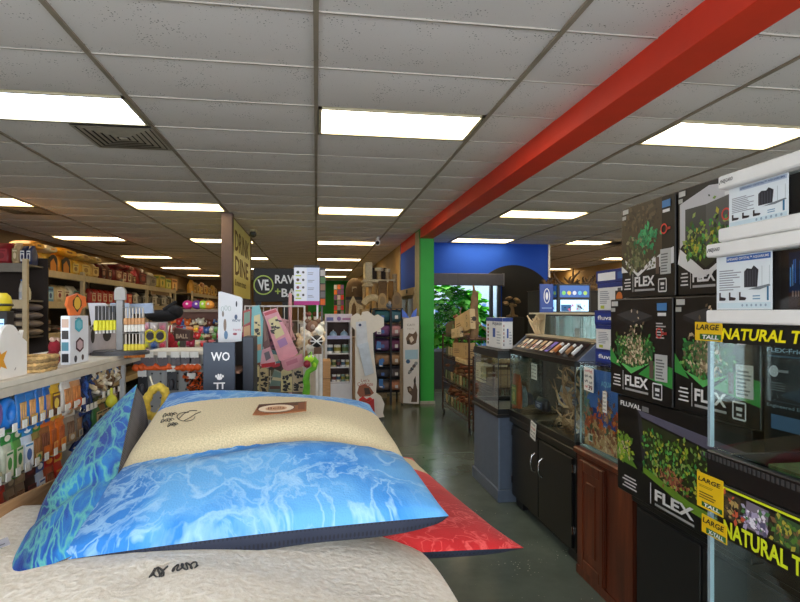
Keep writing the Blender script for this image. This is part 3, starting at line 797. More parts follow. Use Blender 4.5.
f = Flat(fr, .001, (W, H)); rnd = random.Random(12)
f.poly([(0, 0), (W, 0), (W, H * .36), (W * .5, H * .3), (0, H * .44)], P((196, 160, 112), .4), .0004)
f.poly([(W * .2, H * .38), (W * .82, H * .3), (W * .82, H * .44), (W * .2, H * .52)], P((30, 66, 150), .4), .0005)
f.leaves(190, lambda r: (r.uniform(.02, W * .95), r.uniform(.02, H * .3)), [P(c, .4) for c in ((206, 170, 120), (226, 196, 150), (168, 120, 80), (150, 96, 66), (190, 110, 60))], .035, rnd, .0006)
f.leaves(150, lambda r: (r.choice((r.uniform(.0, W * .2), r.uniform(W * .8, W * .96), r.uniform(0, W * .94))), r.uniform(H * .2, H * .5)), [P(c, .4) for c in ((200, 84, 36), (156, 70, 40), (222, 120, 50), (120, 60, 44), (70, 90, 60))], .04, rnd, .0016)
f.leaves(60, lambda r: (r.uniform(.0, W * .1), r.uniform(H * .4, H * .95)), [P(c, .4) for c in ((90, 130, 110), (70, 110, 120), (150, 130, 110))], .05, rnd, .0024)
f.leaves(50, lambda r: (r.gauss(W * .55, .04), r.gauss(H * .58, .035)), [P(c, .4) for c in ((176, 120, 84), (196, 150, 100), (140, 90, 80))], .035, rnd, .0027)
f.rect(W * .12, H * .06, .05, .045, PAPER, .004).rect(W * .15, H * .075, .035, .03, P((90, 120, 90)), .0045)
f.build('print', t)
text('lettering', 'AQUARIUM', fr, width=.2, height=.035, mat=P((130, 200, 226), .4), parent=t, a=.2, b=H * .8, bold=.02, lift=.004)
note_card('handwritten white sign with red heading on the frameless reef tank', atX(588.5, 379.5, 1.552), (0, -1, -.05), (0, 0, 1), .112, .135, [(INKR, 1), (INKK, 2), (INKK, 2), (INKR, 2)], '39')
note_card('narrow yellowish card hanging on the right of the frameless reef tank', atX(604.5, 402, 1.552), (0, -1, 0), (0, 0, 1), .042, .115, [(P((90, 90, 80)), 1)] * 5)
# --- boxes and tanks stacked behind
def carton(name, label, x0, x1, y0, y1, z0, z1, mat, group=None, cat='box'):
    t = thing(name, label, cat, ((x0 + x1) / 2, (y0 + y1) / 2, z0), group)
    MB().box((x0, y0, z0), (x1, y1, z1), mat, .003).build('carton', t)
    return t, Fr((x0, y1, z0), XN), Fr((x0, y0, z0), YN)
NAVY = M((22, 42, 122), .35, var=.04); WH = M((224, 226, 228), .4, var=.02)
def filter_box(label, y0, y1, z0, z1, kind, x0=1.64, x1=1.95):
    t, fa, fb = carton('filter_box', label, x0, x1, y0, y1, z0, z1, NAVY if kind != 'white' else WH, 'filter boxes stacked on the reef tank')
    W, H = y1 - y0, z1 - z0
    for fr, W in ((fa, y1 - y0), (fb, x1 - x0)):
        f = Flat(fr, .001)
        if kind == 'white':
            f.rect(0, H * .84, W, H * .16, NAVY if False else P((22, 42, 122)))
            f.lines(W * .08, H * .25, W * .35, H * .5, 7, P((150, 154, 166)), random.Random(3))
            f.rect(W * .55, H * .28, W * .24, H * .42, P((40, 34, 32)), .0004).disc(W * .67, H * .44, W * .09, P((206, 112, 40)), .0008).rect(W * .62, H * .7, W * .1, H * .1, P((90, 90, 96)), .0004)
            f.rect(W * .1, H * .06, W * .12, H * .12, P((180, 190, 60)), .0004)
        else:
            f.rect(W * .06, H * .2, W * .5, H * .6, P((236, 236, 240)) if kind == 'label' else P((30, 58, 150)))
            f.rect(W * .62, H * .25, W * .3, H * .5, P((60, 100, 170)), .0003)
        f.build('print', t)
    if kind == 'navy':
        text('lettering', 'fluval', fa, height=H * .3, width=(y1 - y0) * .42, mat=INKW, parent=t, a=(y1 - y0) * .1, b=H * .35, bold=.02)
        text('lettering', 'fluval', fb, height=H * .3, width=(x1 - x0) * .42, mat=INKW, parent=t, a=(x1 - x0) * .1, b=H * .35, bold=.02)
    return t
zz = [1.253, 1.335, 1.475, 1.56, 1.715, 1.79]
filter_box('navy blue box at the bottom of the stack on the reef tank lid', 2.72, 3.13, zz[0], zz[1] - .001, 'navy')
filter_box('white box with an orange picture, second in the stack on the reef tank', 2.74, 3.12, zz[1], zz[2] - .001, 'white')
filter_box('navy blue box, third in the stack on the reef tank', 2.72, 3.14, zz[2], zz[3] - .001, 'navy')
filter_box('taller white box with an orange bottle picture high on the reef tank stack', 2.74, 3.10, zz[3], zz[4] - .001, 'white')
filter_box('flat navy box on top of the stack on the reef tank', 2.73, 3.12, zz[4], zz[5], 'label')
# white filter carton with blue top standing on the small tank
p0 = atX(487, 340, 1.6)
t, fa, fb = carton('filter_carton', 'white carton with blue top edge and small pictures standing on the small tank', 1.57, 1.66, 4.6, 5.06, 1.234, 1.5, WH)
for fr, W in ((fa, .46), (fb, .09)):
    f = Flat(fr, .001); H = .266
    f.rect(0, H * .88, W, H * .12, P((40, 66, 140)))
    for k in range(6): f.rect(W * .08, H * (.1 + .12 * k), W * .09, H * .08, P((150, 70, 60) if k % 2 else (60, 60, 66)), .0003)
    f.rect(W * .42, H * .35, W * .16, H * .3, P((48, 84, 160)), .0003).lines(W * .66, H * .15, W * .26, H * .45, 5, P((170, 176, 186)), random.Random(1))
    f.build('print', t)
text('lettering', 'Aqueon', fa, width=.26, height=.045, mat=P((60, 72, 96)), parent=t, a=.18, b=.19, bold=.01)
# frameless tanks behind the hood
tank('glass_tank', 'clear frameless tank behind the hood, nearest the white carton', 1.84, 2.14, 4.12, 4.48, 1.252, 1.52, None, .01, .02, 'frameless tanks behind the hood')
tank('glass_tank', 'clear frameless tank behind the hood, in the middle of three', 1.84, 2.14, 3.72, 4.10, 1.252, 1.522, None, .01, .02, 'frameless tanks behind the hood')
tank('glass_tank', 'clear frameless tank with green base behind the right of the hood', 1.84, 2.14, 3.24, 3.70, 1.252, 1.525, None, .01, .02, 'frameless tanks behind the hood')
tag(MB().box((1.86, 3.27, 1.262), (2.12, 3.68, 1.30), M((52, 104, 80), .5)).build('green_mat'), 'green base mat inside the right frameless tank', 'mat')
for (y, z, lab) in ((3.42, 1.44, 'white box hanging filter inside the right frameless tank'), (3.86, 1.4, 'small white filter inside the middle frameless tank')):
    t = thing('clip_filter', lab, 'filter', (1.9, y, z - .04), 'clip filters')
    MB().box((1.88, y - .04, z - .04), (1.93, y + .04, z + .03), WH, .006).build('body', t)
    MB().cyl((1.9, y, z - .125), (1.9, y, z - .04), .008, M((150, 160, 160), .3)).build('tube', t)
fr = Fr((1.80, 4.47, 1.373), XN, (.08, 0, 1))
t = thing('coral_picture', 'cream-framed card with a white branching coral behind the hood', 'picture', fr.p(.12, 0))
MB().prism([(0, 0), (.2, 0), (.2, .16), (0, .16)], .004, M((224, 208, 172), .6), fr).build('card', t)
b = MB(); rnd = random.Random(21)
for k in range(14):
    a = fr.p(.12 + rnd.uniform(-.05, .05), .0, .02); b.tube([a, a + V((rnd.uniform(-.03, 0), rnd.uniform(-.05, .05), .07)), a + V((rnd.uniform(-.05, 0), rnd.uniform(-.1, .1), rnd.uniform(.1, .15)))], .006, M((220, 196, 156), .8), 6)
b.build('coral', t)
tag(MB().box((1.735, 3.25, 1.532), (2.15, 4.42, 1.545), M((206, 196, 170), .5), .002).build('shelf_board'), 'cream shelf board lying across the frameless tanks', 'board')
# lit fish tank kit and blue banner standing on the board
c0, c1 = atY(556.5, 315, 3.7), atY(593, 290, 3.7)
t = thing('fish_tank_kit', 'lit blue fish tank kit with a bright header, on the cream board', 'aquarium', (2.0, 4.2, 1.546))
GX0, GX1 = c0.x, c1.x
GX0, GX1 = 1.862, 2.14
ya = 4.15
fr = Fr((GX0, ya, 1.547), YN); W = GX1 - GX0
MB().box((GX0, ya + .004, 1.547), (GX1, ya + .22, 1.77), BLKM, .004).build('housing', t)
fx = Fr((GX0, ya + .22, 1.547), XN)
for ff, w in ((fr, W), (fx, .216)):
    f = Flat(ff, .002); f.rect(w * .06, .118, w * .88, .092, P((20, 96, 190), .3)); rr = random.Random(2)
    for k in range(5): f.disc(w * (.18 + .16 * k), .152, .016, P([(120, 220, 90), (240, 220, 80), (230, 240, 255), (90, 200, 240), (170, 220, 80)][k], .3), .0004)
    f.build('header', t)
    f = Flat(ff, .002); f.rect(w * .08, .008, w * .84, .09, EM((120, 190, 235), 1.0))
    f.rect(w * .1, .01, w * .3, .05, P((50, 110, 170)), .0005).rect(w * .55, .012, w * .14, .055, P((200, 226, 240)), .0005)
    f.leaves(14, lambda r: (r.uniform(w * .15, w * .8), r.uniform(.012, .05)), [P(c) for c in ((60, 150, 90), (220, 120, 160), (30, 60, 110))], .02, rr, .001)
    f.build('screen', t)
tag(MB().box((1.742, 4.2, 1.546), (1.848, 4.22, 1.77), M((28, 66, 150), .4)).build('blue_banner'), 'upright blue banner card with white oval emblem left of the lit kit', 'banner')
bb = bpy.data.objects['blue_banner']
f = Flat(Fr((1.742, 4.2, 1.546), YN), .001); f.ring(.053, .13, .026, .007, INKW, ry=.06).disc(.053, .13, .011, INKW, ry=.03).rect(.012, .03, .082, .01, P((120, 150, 200))); f.build('emblem', bb)

# ================================================================== FLEX BOX STACK
CART = M((14, 14, 15), .32, var=.05)
PG = [P(c, .35) for c in ((60, 150, 70), (96, 176, 84), (44, 110, 52), (150, 170, 96))]
PB = [P(c, .35) for c in ((190, 172, 140), (150, 128, 98), (214, 196, 164), (116, 100, 76), (92, 116, 70))]
PYG = [P(c, .35) for c in ((110, 150, 40), (150, 180, 50), (80, 120, 36), (190, 180, 60), (120, 160, 70))]
PDK = [P(c, .35) for c in ((34, 60, 22), (52, 80, 26), (24, 44, 20), (70, 96, 30))]
GW, GK, GG = P((228, 228, 228), .35), P((14, 14, 15), .32), P((62, 62, 64), .35)
TH_ = .006
def flex(label, x0, x1, y0, y1, z0, z1, style, seed):
    t = thing('aquarium_kit_box', label, 'box', ((x0 + x1) / 2, (y0 + y1) / 2, z0), 'black aquarium kit boxes')
    MB().box((x0, y0, z0), (x1, y1, z1), CART, .003).build('carton', t)
    MB().box((x0 + .02, y0 + .01, z1), (x1 - .02, (y0 + y1) / 2 - .004, z1 + .004), M((84, 72, 56), .8)).box((x0 + .02, (y0 + y1) / 2 + .004, z1), (x1 - .02, y1 - .01, z1 + .004), M((84, 72, 56), .8)).build('flap', t)
    fr = Fr((x0, y1, z0), XN); W, H = y1 - y0, z1 - z0; r = random.Random(seed)
    f = Flat(fr, .0008, (W, H))
    N = lambda pts: [(a * W, b * H) for a, b in pts]
    tx = .28; ty = .07; tw = .38
    if style == 'plant':
        f.poly(N([(.12, .84), (.42, .90), (.72, .83), (.42, .76)]), GG).poly(N([(.12, .84), (.42, .76), (.72, .83), (.72, .8), (.42, .72), (.12, .8)]), P((34, 34, 36), .35))
        f.poly(N([(0, .50), (0, .33), (.2, .29)]), P((56, 150, 66), .35)).poly(N([(.5, .25), (1, .17), (1, .36), (.74, .40)]), P((56, 150, 66), .35))
        f.poly(N([(.13, .42), (.38, .24), (.72, .42), (.72, .58), (.13, .62)]), P((44, 104, 52), .35), .0002)
        f.poly(N([(.13, .36), (.38, .24), (.70, .38), (.38, .30)]), P((96, 190, 100), .35), .0004)
        f.leaves(242, lambda q: (min(.72, max(.12, q.gauss(.42, .16))) * W, q.uniform(.34, .62) * H), PG + PDK, .02, r, .0006)
        f.leaves(264, lambda q: ((.42 + q.gauss(0, .09)) * W, (.36 + abs(q.gauss(0, .17))) * H), PB, .018, r, .0012)
        f.lines(.77 * W, .62 * H, .14 * W, .16 * H, 6, P((190, 190, 190)), r)
    elif style == 'brown':
        f.poly(N([(0, 1), (.78, 1), (.78, .3), (0, .3)]), P((74, 62, 46), .35)); 
        f.leaves(66, lambda q: (q.uniform(.05, .7) * W, q.uniform(.75, .95) * H), [P((98, 84, 64), .35), P((58, 48, 36), .35)], .028, r, .0002)
        f.poly(N([(0, .36), (0, .28), (.14, .28)]), GW, .0004).poly(N([(.5, .28), (.98, .32), (.98, .48), (.72, .42)]), GW, .0004)
        f.poly(N([(.08, .42), (.34, .26), (.66, .42), (.68, .38), (.34, .22), (.08, .38)]), GW, .0006)
        f.leaves(198, lambda q: ((.36 + q.gauss(0, .13)) * W, q.uniform(.3, .62) * H), [P(c, .35) for c in ((92, 96, 60), (120, 124, 84), (70, 66, 44), (144, 140, 110), (60, 80, 50))], .024, r, .0008)
        f.leaves(110, lambda q: ((.52 + q.gauss(0, .1)) * W, (.62 + q.gauss(0, .05)) * H), [P(c, .35) for c in ((40, 150, 96), (70, 176, 110), (30, 110, 70))], .022, r, .0014)
    elif style == 'white':
        f.poly(N([(.04, .86), (.55, .96), (.98, .92), (.98, .84), (.5, .80), (.14, .80), (.14, .5), (.04, .44)]), P((200, 200, 204), .35))
        f.poly(N([(.14, .8), (.5, .8), (.5, .3), (.14, .45)]), P((70, 72, 70), .35), .0002).poly(N([(.5, .8), (.98, .84), (.98, .4), (.5, .3)]), P((92, 92, 90), .35), .0002)
        f.poly(N([(.04, .44), (.5, .2), (1, .4), (1, .3), (.4, .14), (0, .3)]), GW, .0003)
        f.poly(N([(.14, .42), (.5, .24), (.95, .42), (.5, .34)]), P((50, 56, 34), .35), .0005)
        f.leaves(330, lambda q: (q.uniform(.16, .95) * W, (.36 + abs(q.gauss(0, .14))) * H), PYG + PG + PDK, .021, r, .0008)
    else:
        f.poly(N([(.2, .9), (1, .82), (1, .70), (.24, .84)]), P((92, 90, 110), .35)).poly(N([(.2, .9), (.24, .84), (.3, .3), (.26, .3)]), P((48, 48, 52), .35))
        f.poly(N([(.24, .82), (1, .68), (1, .18), (.6, .2), (.3, .34)]), P((44, 52, 26), .35), .0002)
        f.poly(N([(0, .50), (.16, .36), (.2, .3), (0, .32)]), P((92, 136, 40), .35))
        f.leaves(132, lambda q: (q.uniform(0, .14) * W, q.uniform(.34, .6) * H), PYG + PB[:1], .024, r, .0003)
        f.leaves(572, lambda q: (q.uniform(.26, .95) * W, q.uniform(.28, .72) * H), PYG + PG + PDK, .021, r, .0006)
        f.leaves(132, lambda q: (q.gauss(.5, .05) * W, q.gauss(.36, .03) * H), [P(c, .35) for c in ((150, 80, 60), (120, 56, 50), (180, 120, 80))], .02, r, .0018)
        f.poly(N([(.26, .3), (.62, .16), (1, .12), (1, .2), (.62, .24), (.26, .36)]), P((110, 150, 44), .35), .0021)
        tx, ty, tw = .363, .045, .30
    if style != 'big':
        f.rect(.79 * W, .88 * H, .14 * W, .07 * H, P((70, 130, 190), .35), .002).rect(.8 * W, .83 * H, .12 * W, .03 * H, GW, .002)
        f.ring(.82 * W, .67 * H, .022, .006, P((220, 70, 60), .35), .002).rect(.85 * W, .655 * H, .08 * W, .025 * H, P((170, 50, 44), .35), .002)
        f.rect(.76 * W, .22 * H, .18 * W, .25 * H, P((190, 192, 190), .35), .0024).lines(.775 * W, .24 * H, .15 * W, .2 * H, 7, P((110, 112, 112)), r, .0027)
        f.rect(.68 * W, .23 * H, .06 * W, .17 * H, P((96, 80, 72), .35), .0024)
        x = .73 * W; y = .05 * H; s = .13 * W
        for (a0, b0, a1, b1) in ((0, 0, s, 0), (s, 0, s, s), (s, s, 0, s), (0, s, 0, 0)): f.line(x + a0, y + b0, x + a1, y + b1, .006, GW, .002)
        f.rect(x + s * .25, y + s * .5, s * .5, s * .22, GW, .002).rect(x + s * .3, y + s * .2, s * .4, s * .14, GW, .002)
        f.rect(.03 * W, .93 * H, .12 * W, .05 * H, P((200, 200, 196), .35), .002).rect(.02 * W, .87 * H, .08 * W, .04 * H, P((180, 180, 176), .35), .002)
    for k in range(4): f.rect(.06 * W + .02 * W * (k % 2), (ty + .02 + .035 * k) * H, .14 * W - .03 * W * (k % 2), .013 * H, GW, .002)
    f.rect((tx - .04) * W, (ty - .01) * H, .007 * W, .2 * H, GW, .002); f.rect(tx * W, (ty - .005) * H, tw * W, .022 * H, P((170, 170, 170), .35), .002)
    f.build('print', t)
    text('lettering', 'FLEX', fr, width=tw * W, height=.105 * H, mat=GW, parent=t, a=tx * W, b=(ty + .045) * H, bold=.035, lift=.0035)
    if style == 'big': text('lettering', 'FLUVAL', fr, width=.2 * W, height=.05 * H, mat=GW, parent=t, a=.04 * W, b=.9 * H, bold=.03, lift=.0035)
    if style == 'big':
        f = Flat(fr, .003); f.rect(.25 * W, .9 * H, .06 * W, .05 * H, P((120, 120, 120), .35)); f.build('badge', t)
    fy = Fr((x0, y0, z0), YN); f = Flat(fy, .001); W2 = x1 - x0
    f.rect(.1 * W2, .1 * H, .3 * W2, .08 * H, GW).lines(.1 * W2, .4 * H, .6 * W2, .3 * H, 6, P((120, 120, 120)), r); f.build('side_print', t)
    return t
FX = 1.42
def yx(px): return atX(px, 312, FX).y
zA, zB, zC_, zD = .715, 1.165, 1.615, 2.03
flex('largest black kit box with bright green plants, on the black stand', FX, 1.86, 1.66, yx(617.5), zA, zB - .006, 'big', 3)
flex('black kit box with a pale rock planting, middle row left', FX - .01, 1.84, yx(675.5) + .004, yx(612.5), zB, zC_ - .006, 'plant', 4)
flex('black kit box seen partly through the terrarium glass, middle row right', FX - .005, 1.84, yx(763) + .004, yx(676), zB, zC_ - .006, 'plant', 5)
flex('black kit box with brown planting picture, top row left', FX + .0, 1.84, yx(676) + .004, yx(622), zC_, zD, 'brown', 6)
flex('black kit box showing a white planted tank, top row right', FX - .0, 1.84, yx(740) + .004, yx(678), zC_, zD, 'white', 7)
# side of one more kit box behind the terrarium
t = thing('aquarium_kit_box', 'black kit box with white text columns behind the terrarium glass', 'box', (1.6, 1.44, zA), 'black aquarium kit boxes')
ya, yb = yx(764), 1.25
MB().box((FX, yb, zA), (1.8, ya, zC_ - .02), CART, .003).build('carton', t)
fr = Fr((FX, ya, zB), XN); H = zC_ - zB
f = Flat(fr, .001); r = random.Random(2)
f.lines(.02, .34, .09, .1, 7, P((110, 110, 112)), r)
for k in range(5): 
    for j in range(3): f.disc(.15 + j * .035, .44 - k * .026, .009, P([(96, 70, 60), (70, 90, 80), (110, 100, 60), (60, 70, 100), (120, 110, 70)][(k + j) % 5]))
f.rect(.012, .245, .22, .005, P((60, 90, 110))).rect(.012, .105, .22, .004, P((50, 60, 70)))
for k in range(2): f.disc(.04 + .12 * k, .20, .018, P((190, 192, 196))).rect(.055 + .12 * k, .198, .04, .008, P((140, 142, 146))).lines(.025 + .12 * k, .14, .07, .03, 4, P((90, 92, 94)), r)
f.rect(.03, .02, .16, .045, P((70, 104, 140))); f.build('print', t)
text('lettering', 'FLEX-Friendly', fr, width=.19, height=.018, mat=P((150, 180, 200)), parent=t, a=.014, b=.255, bold=.02)
text('lettering', 'Engineered Efficiency', fr, width=.2, height=.013, mat=P((130, 150, 160)), parent=t, a=.014, b=.085, bold=.01)
# black stand under the boxes
t = thing('aquarium_stand', 'plain black stand below the largest kit box', 'stand', (1.7, 2.0, 0), 'aquarium stands')
MB().box((1.49, 1.24, .02), (1.95, 2.45, .66), BLKM, .004).build('body', t)
MB().box((1.475, 1.22, .66), (1.97, 2.47, .712), BLK, .005).build('top', t)
MB().box((1.478, 1.55, .06), (1.49, 1.98, .64), BLKM, .004).build('door', t); MB().box((1.478, 1.99, .06), (1.49, 2.43, .64), BLKM, .004).build('door', t)
MB().box((1.5, 1.52, 0), (1.94, 2.43, .02), BLK).build('plinth', t)

# ================================================================== TERRARIUMS AND CRYSTAL TANKS, RIGHT FOREGROUND
TX0, TX1, TY0, TY1 = 1.08, 1.40, .56, 1.422
YEL = P((232, 190, 20), .4); YELG = P((214, 226, 40), .35)
def terrarium(label, z0, z1, sz0, sz1, pict, tagname):
    t = thing('glass_terrarium', label, 'terrarium', ((TX0 + TX1) / 2, (TY0 + TY1) / 2, z0), 'glass terrariums')
    g = .005
    ym = (TY0 + TY1) / 2
    MB().box((TX0, ym + .004, z0 + .085), (TX0 + g, TY1 - .012, z1 - .035), GLASS).build('door', t)
    MB().box((TX0, TY0 + .012, z0 + .085), (TX0 + g, ym - .004, z1 - .035), GLASS).build('door', t)
    MB().box((TX0 + .012, TY1 - g, z0 + .02), (TX1, TY1 - .0005, z1 - .03), GLASS).build('side_pane', t)
    MB().box((TX0 + .012, TY0, z0 + .02), (TX1, TY0 + g, z1 - .03), GLASS).build('side_pane', t)
    MB().box((TX1 - g, TY0 + g, z0 + .02), (TX1, TY1 - g, z1 - .03), GLASS).build('back_pane', t)
    e = MB()
    EG = M((138, 156, 164), .2, 0, 0)
    for ya in (TY0, TY1 - .011, ym - .005): e.box((TX0 - .001, ya, z0 + .085), (TX0 + .011, ya + .011, z1 - .03), EG)
    e.box((TX1 - .008, TY1 - .008, z0 + .05), (TX1, TY1, z1 - .03), EG); e.build('edge_strip', t)
    b = MB(); b.box((TX0 - .003, TY0 - .003, z0), (TX0 + .02, TY1 + .003, z0 + .075), BLK, .003).box((TX1 - .02, TY0 - .003, z0), (TX1 + .003, TY1 + .003, z0 + .05), BLK, .003)
    b.box((TX0 + .02, TY0 - .003, z0), (TX1 - .02, TY0 + .012, z0 + .06), BLK).box((TX0 + .02, TY1 - .012, z0), (TX1 - .02, TY1 + .003, z0 + .06), BLK).box((TX0, TY0, z0), (TX1, TY1, z0 + .01), BLK); b.build('base_frame', t)
    v = MB()
    for k in range(60): v.box((TX0 - .0045, TY0 + .02 + k * .0145, z0 + .052), (TX0 - .0028, TY0 + .02 + k * .0145 + .008, z0 + .066), M((60, 60, 60), .4, 0, 0))
    v.build('vent_strip', t)
    b = MB(); b.box((TX0 - .003, TY0 - .003, z1 - .035), (TX0 + .02, TY1 + .003, z1), BLK, .003).box((TX1 - .02, TY0 - .003, z1 - .035), (TX1 + .003, TY1 + .003, z1), BLK, .003)
    b.box((TX0 + .02, TY0 - .003, z1 - .035), (TX1 - .02, TY0 + .014, z1), BLK).box((TX0 + .02, TY1 - .014, z1 - .035), (TX1 - .02, TY1 + .003, z1), BLK); b.build('top_frame', t)
    MB().box((TX0 + .02, TY0 + .014, z1 - .012), (TX1 - .02, TY1 - .014, z1 - .01), M((46, 46, 46), .6)).build('mesh_lid', t)
    fr = Fr((TX0 - .004, TY1 - .043, sz0), XN); W = TY1 - TY0 - .06; H = sz1 - sz0
    s = MB().prism([(0, 0), (W, 0), (W, H), (0, H)], .0015, P((18, 18, 18), .35), fr).build('banner_strip', t)
    if pict:
        f = Flat(fr, .0008, (W, H)); r = random.Random(5)
        f.rect(0, H - .006, W, .006, YELG)
        f.rect(0, H * .4, W, H * .5, P((44, 38, 30), .35))
        for k in range(9):
            a = .01 + k * .09
            f.poly([(a, H * .42), (a + .07, H * .42), (a + .075, H * .9), (a + .005, H * .92)], P([(70, 60, 44), (120, 110, 124), (58, 84, 50), (96, 60, 44)][k % 4], .35), .0002)
            f.leaves(60, lambda q: (a + q.uniform(.0, .07), q.uniform(H * .44, H * .84)), [P(c, .35) for c in ([(176, 150, 90), (90, 76, 60), (40, 36, 34), (196, 90, 60)], [(170, 160, 190), (96, 90, 120), (226, 220, 230), (70, 120, 70)], [(80, 120, 50), (170, 160, 60), (120, 90, 60), (50, 70, 40)], [(150, 90, 70), (110, 110, 80), (196, 180, 150), (60, 50, 50)])[k % 4]], .016, r, .0004)
        f.build('pictures', s)
        text('lettering', 'NATURAL TERRARIUM', fr, width=.46, height=H * .32, mat=YELG, parent=s, a=.026, b=H * .05, bold=.03, lift=.0025)
    else:
        text('lettering', 'NATURAL TERRARIUM', fr, width=.47, height=H * .62, mat=P((240, 226, 20), .35), parent=s, a=.018, b=H * .2, bold=.03, shear=.2, lift=.0025)
    return t, fr
def size_tag(label, z0, h, y1, w, top, bottom, rows):
    fr = Fr((TX0 - (.0125 if bottom == 'X-TALL' else .0085), y1, z0), XN)
    t = thing('size_tag', label, 'tag', fr.p(w / 2, 0), 'yellow size tags')
    MB().prism([(0, 0), (w, 0), (w, h), (0, h)], .0015, YEL, fr).build('card', t)
    f = Flat(fr, .0008); f.rect(w * .2, h * .06, w * .78, h * (.3 if rows == 0 else .13), P((40, 100, 44), .4))
    if rows: f.lines(w * .1, h * .28, w * .78, h * .22, 3, P((110, 92, 30)), random.Random(3)).lines(w * .08, h * .6, w * .8, h * .08, 2, P((150, 124, 30)), random.Random(4))
    f.build('print', t)
    text('lettering', top, fr, width=w * .86, height=h * (.3 if rows == 0 else .13), mat=INKK, parent=t, a=w * .07, b=h * (.58 if rows == 0 else .76), bold=.02, shear=.15)
    text('lettering', bottom, fr, width=w * .6, height=h * (.22 if rows == 0 else .1), mat=GW, parent=t, a=w * .3, b=h * (.1 if rows == 0 else .075), bold=.03, shear=.1)
terrarium('upper glass terrarium with a yellow lettered black strip', 1.092, 1.518, 1.468, 1.516, False, 'TALL')
terrarium('lower glass terrarium with reptile pictures along its strip, below the other', .19, 1.09, .948, 1.085, True, 'X-TALL')
yt = lambda px: atX(px, 400, TX0 - .0085).y
size_tag('small yellow size tag at the left of the upper terrarium strip', 1.47, .052, yt(695), yt(695) - yt(722), 'LARGE', 'TALL', 0)
size_tag('large yellow size tag hanging between the two terrariums', 1.002, .097, yt(697), yt(697) - yt(723), 'LARGE', 'TALL', 3)
size_tag('small yellow size tag at the left of the lower terrarium strip', .937, .05, yt(703), yt(703) - yt(728), 'LARGE', 'X-TALL', 0)
tag(MB().box((TX0 + .0, TY0, 0), (TX1, TY1 - .02, .188), BLKM, .005).build('plinth'), 'low black plinth under the lower terrarium', 'plinth')
b = MB(); b.box((TX0 + .1, TY0 + .1, 1.104), (TX0 + .28, TY1 - .1, 1.15), M((60, 96, 50), .8, var=.3, scale=40)); tag(b.build('moss_mat'), 'green moss mat lying inside the upper terrarium', 'mat')
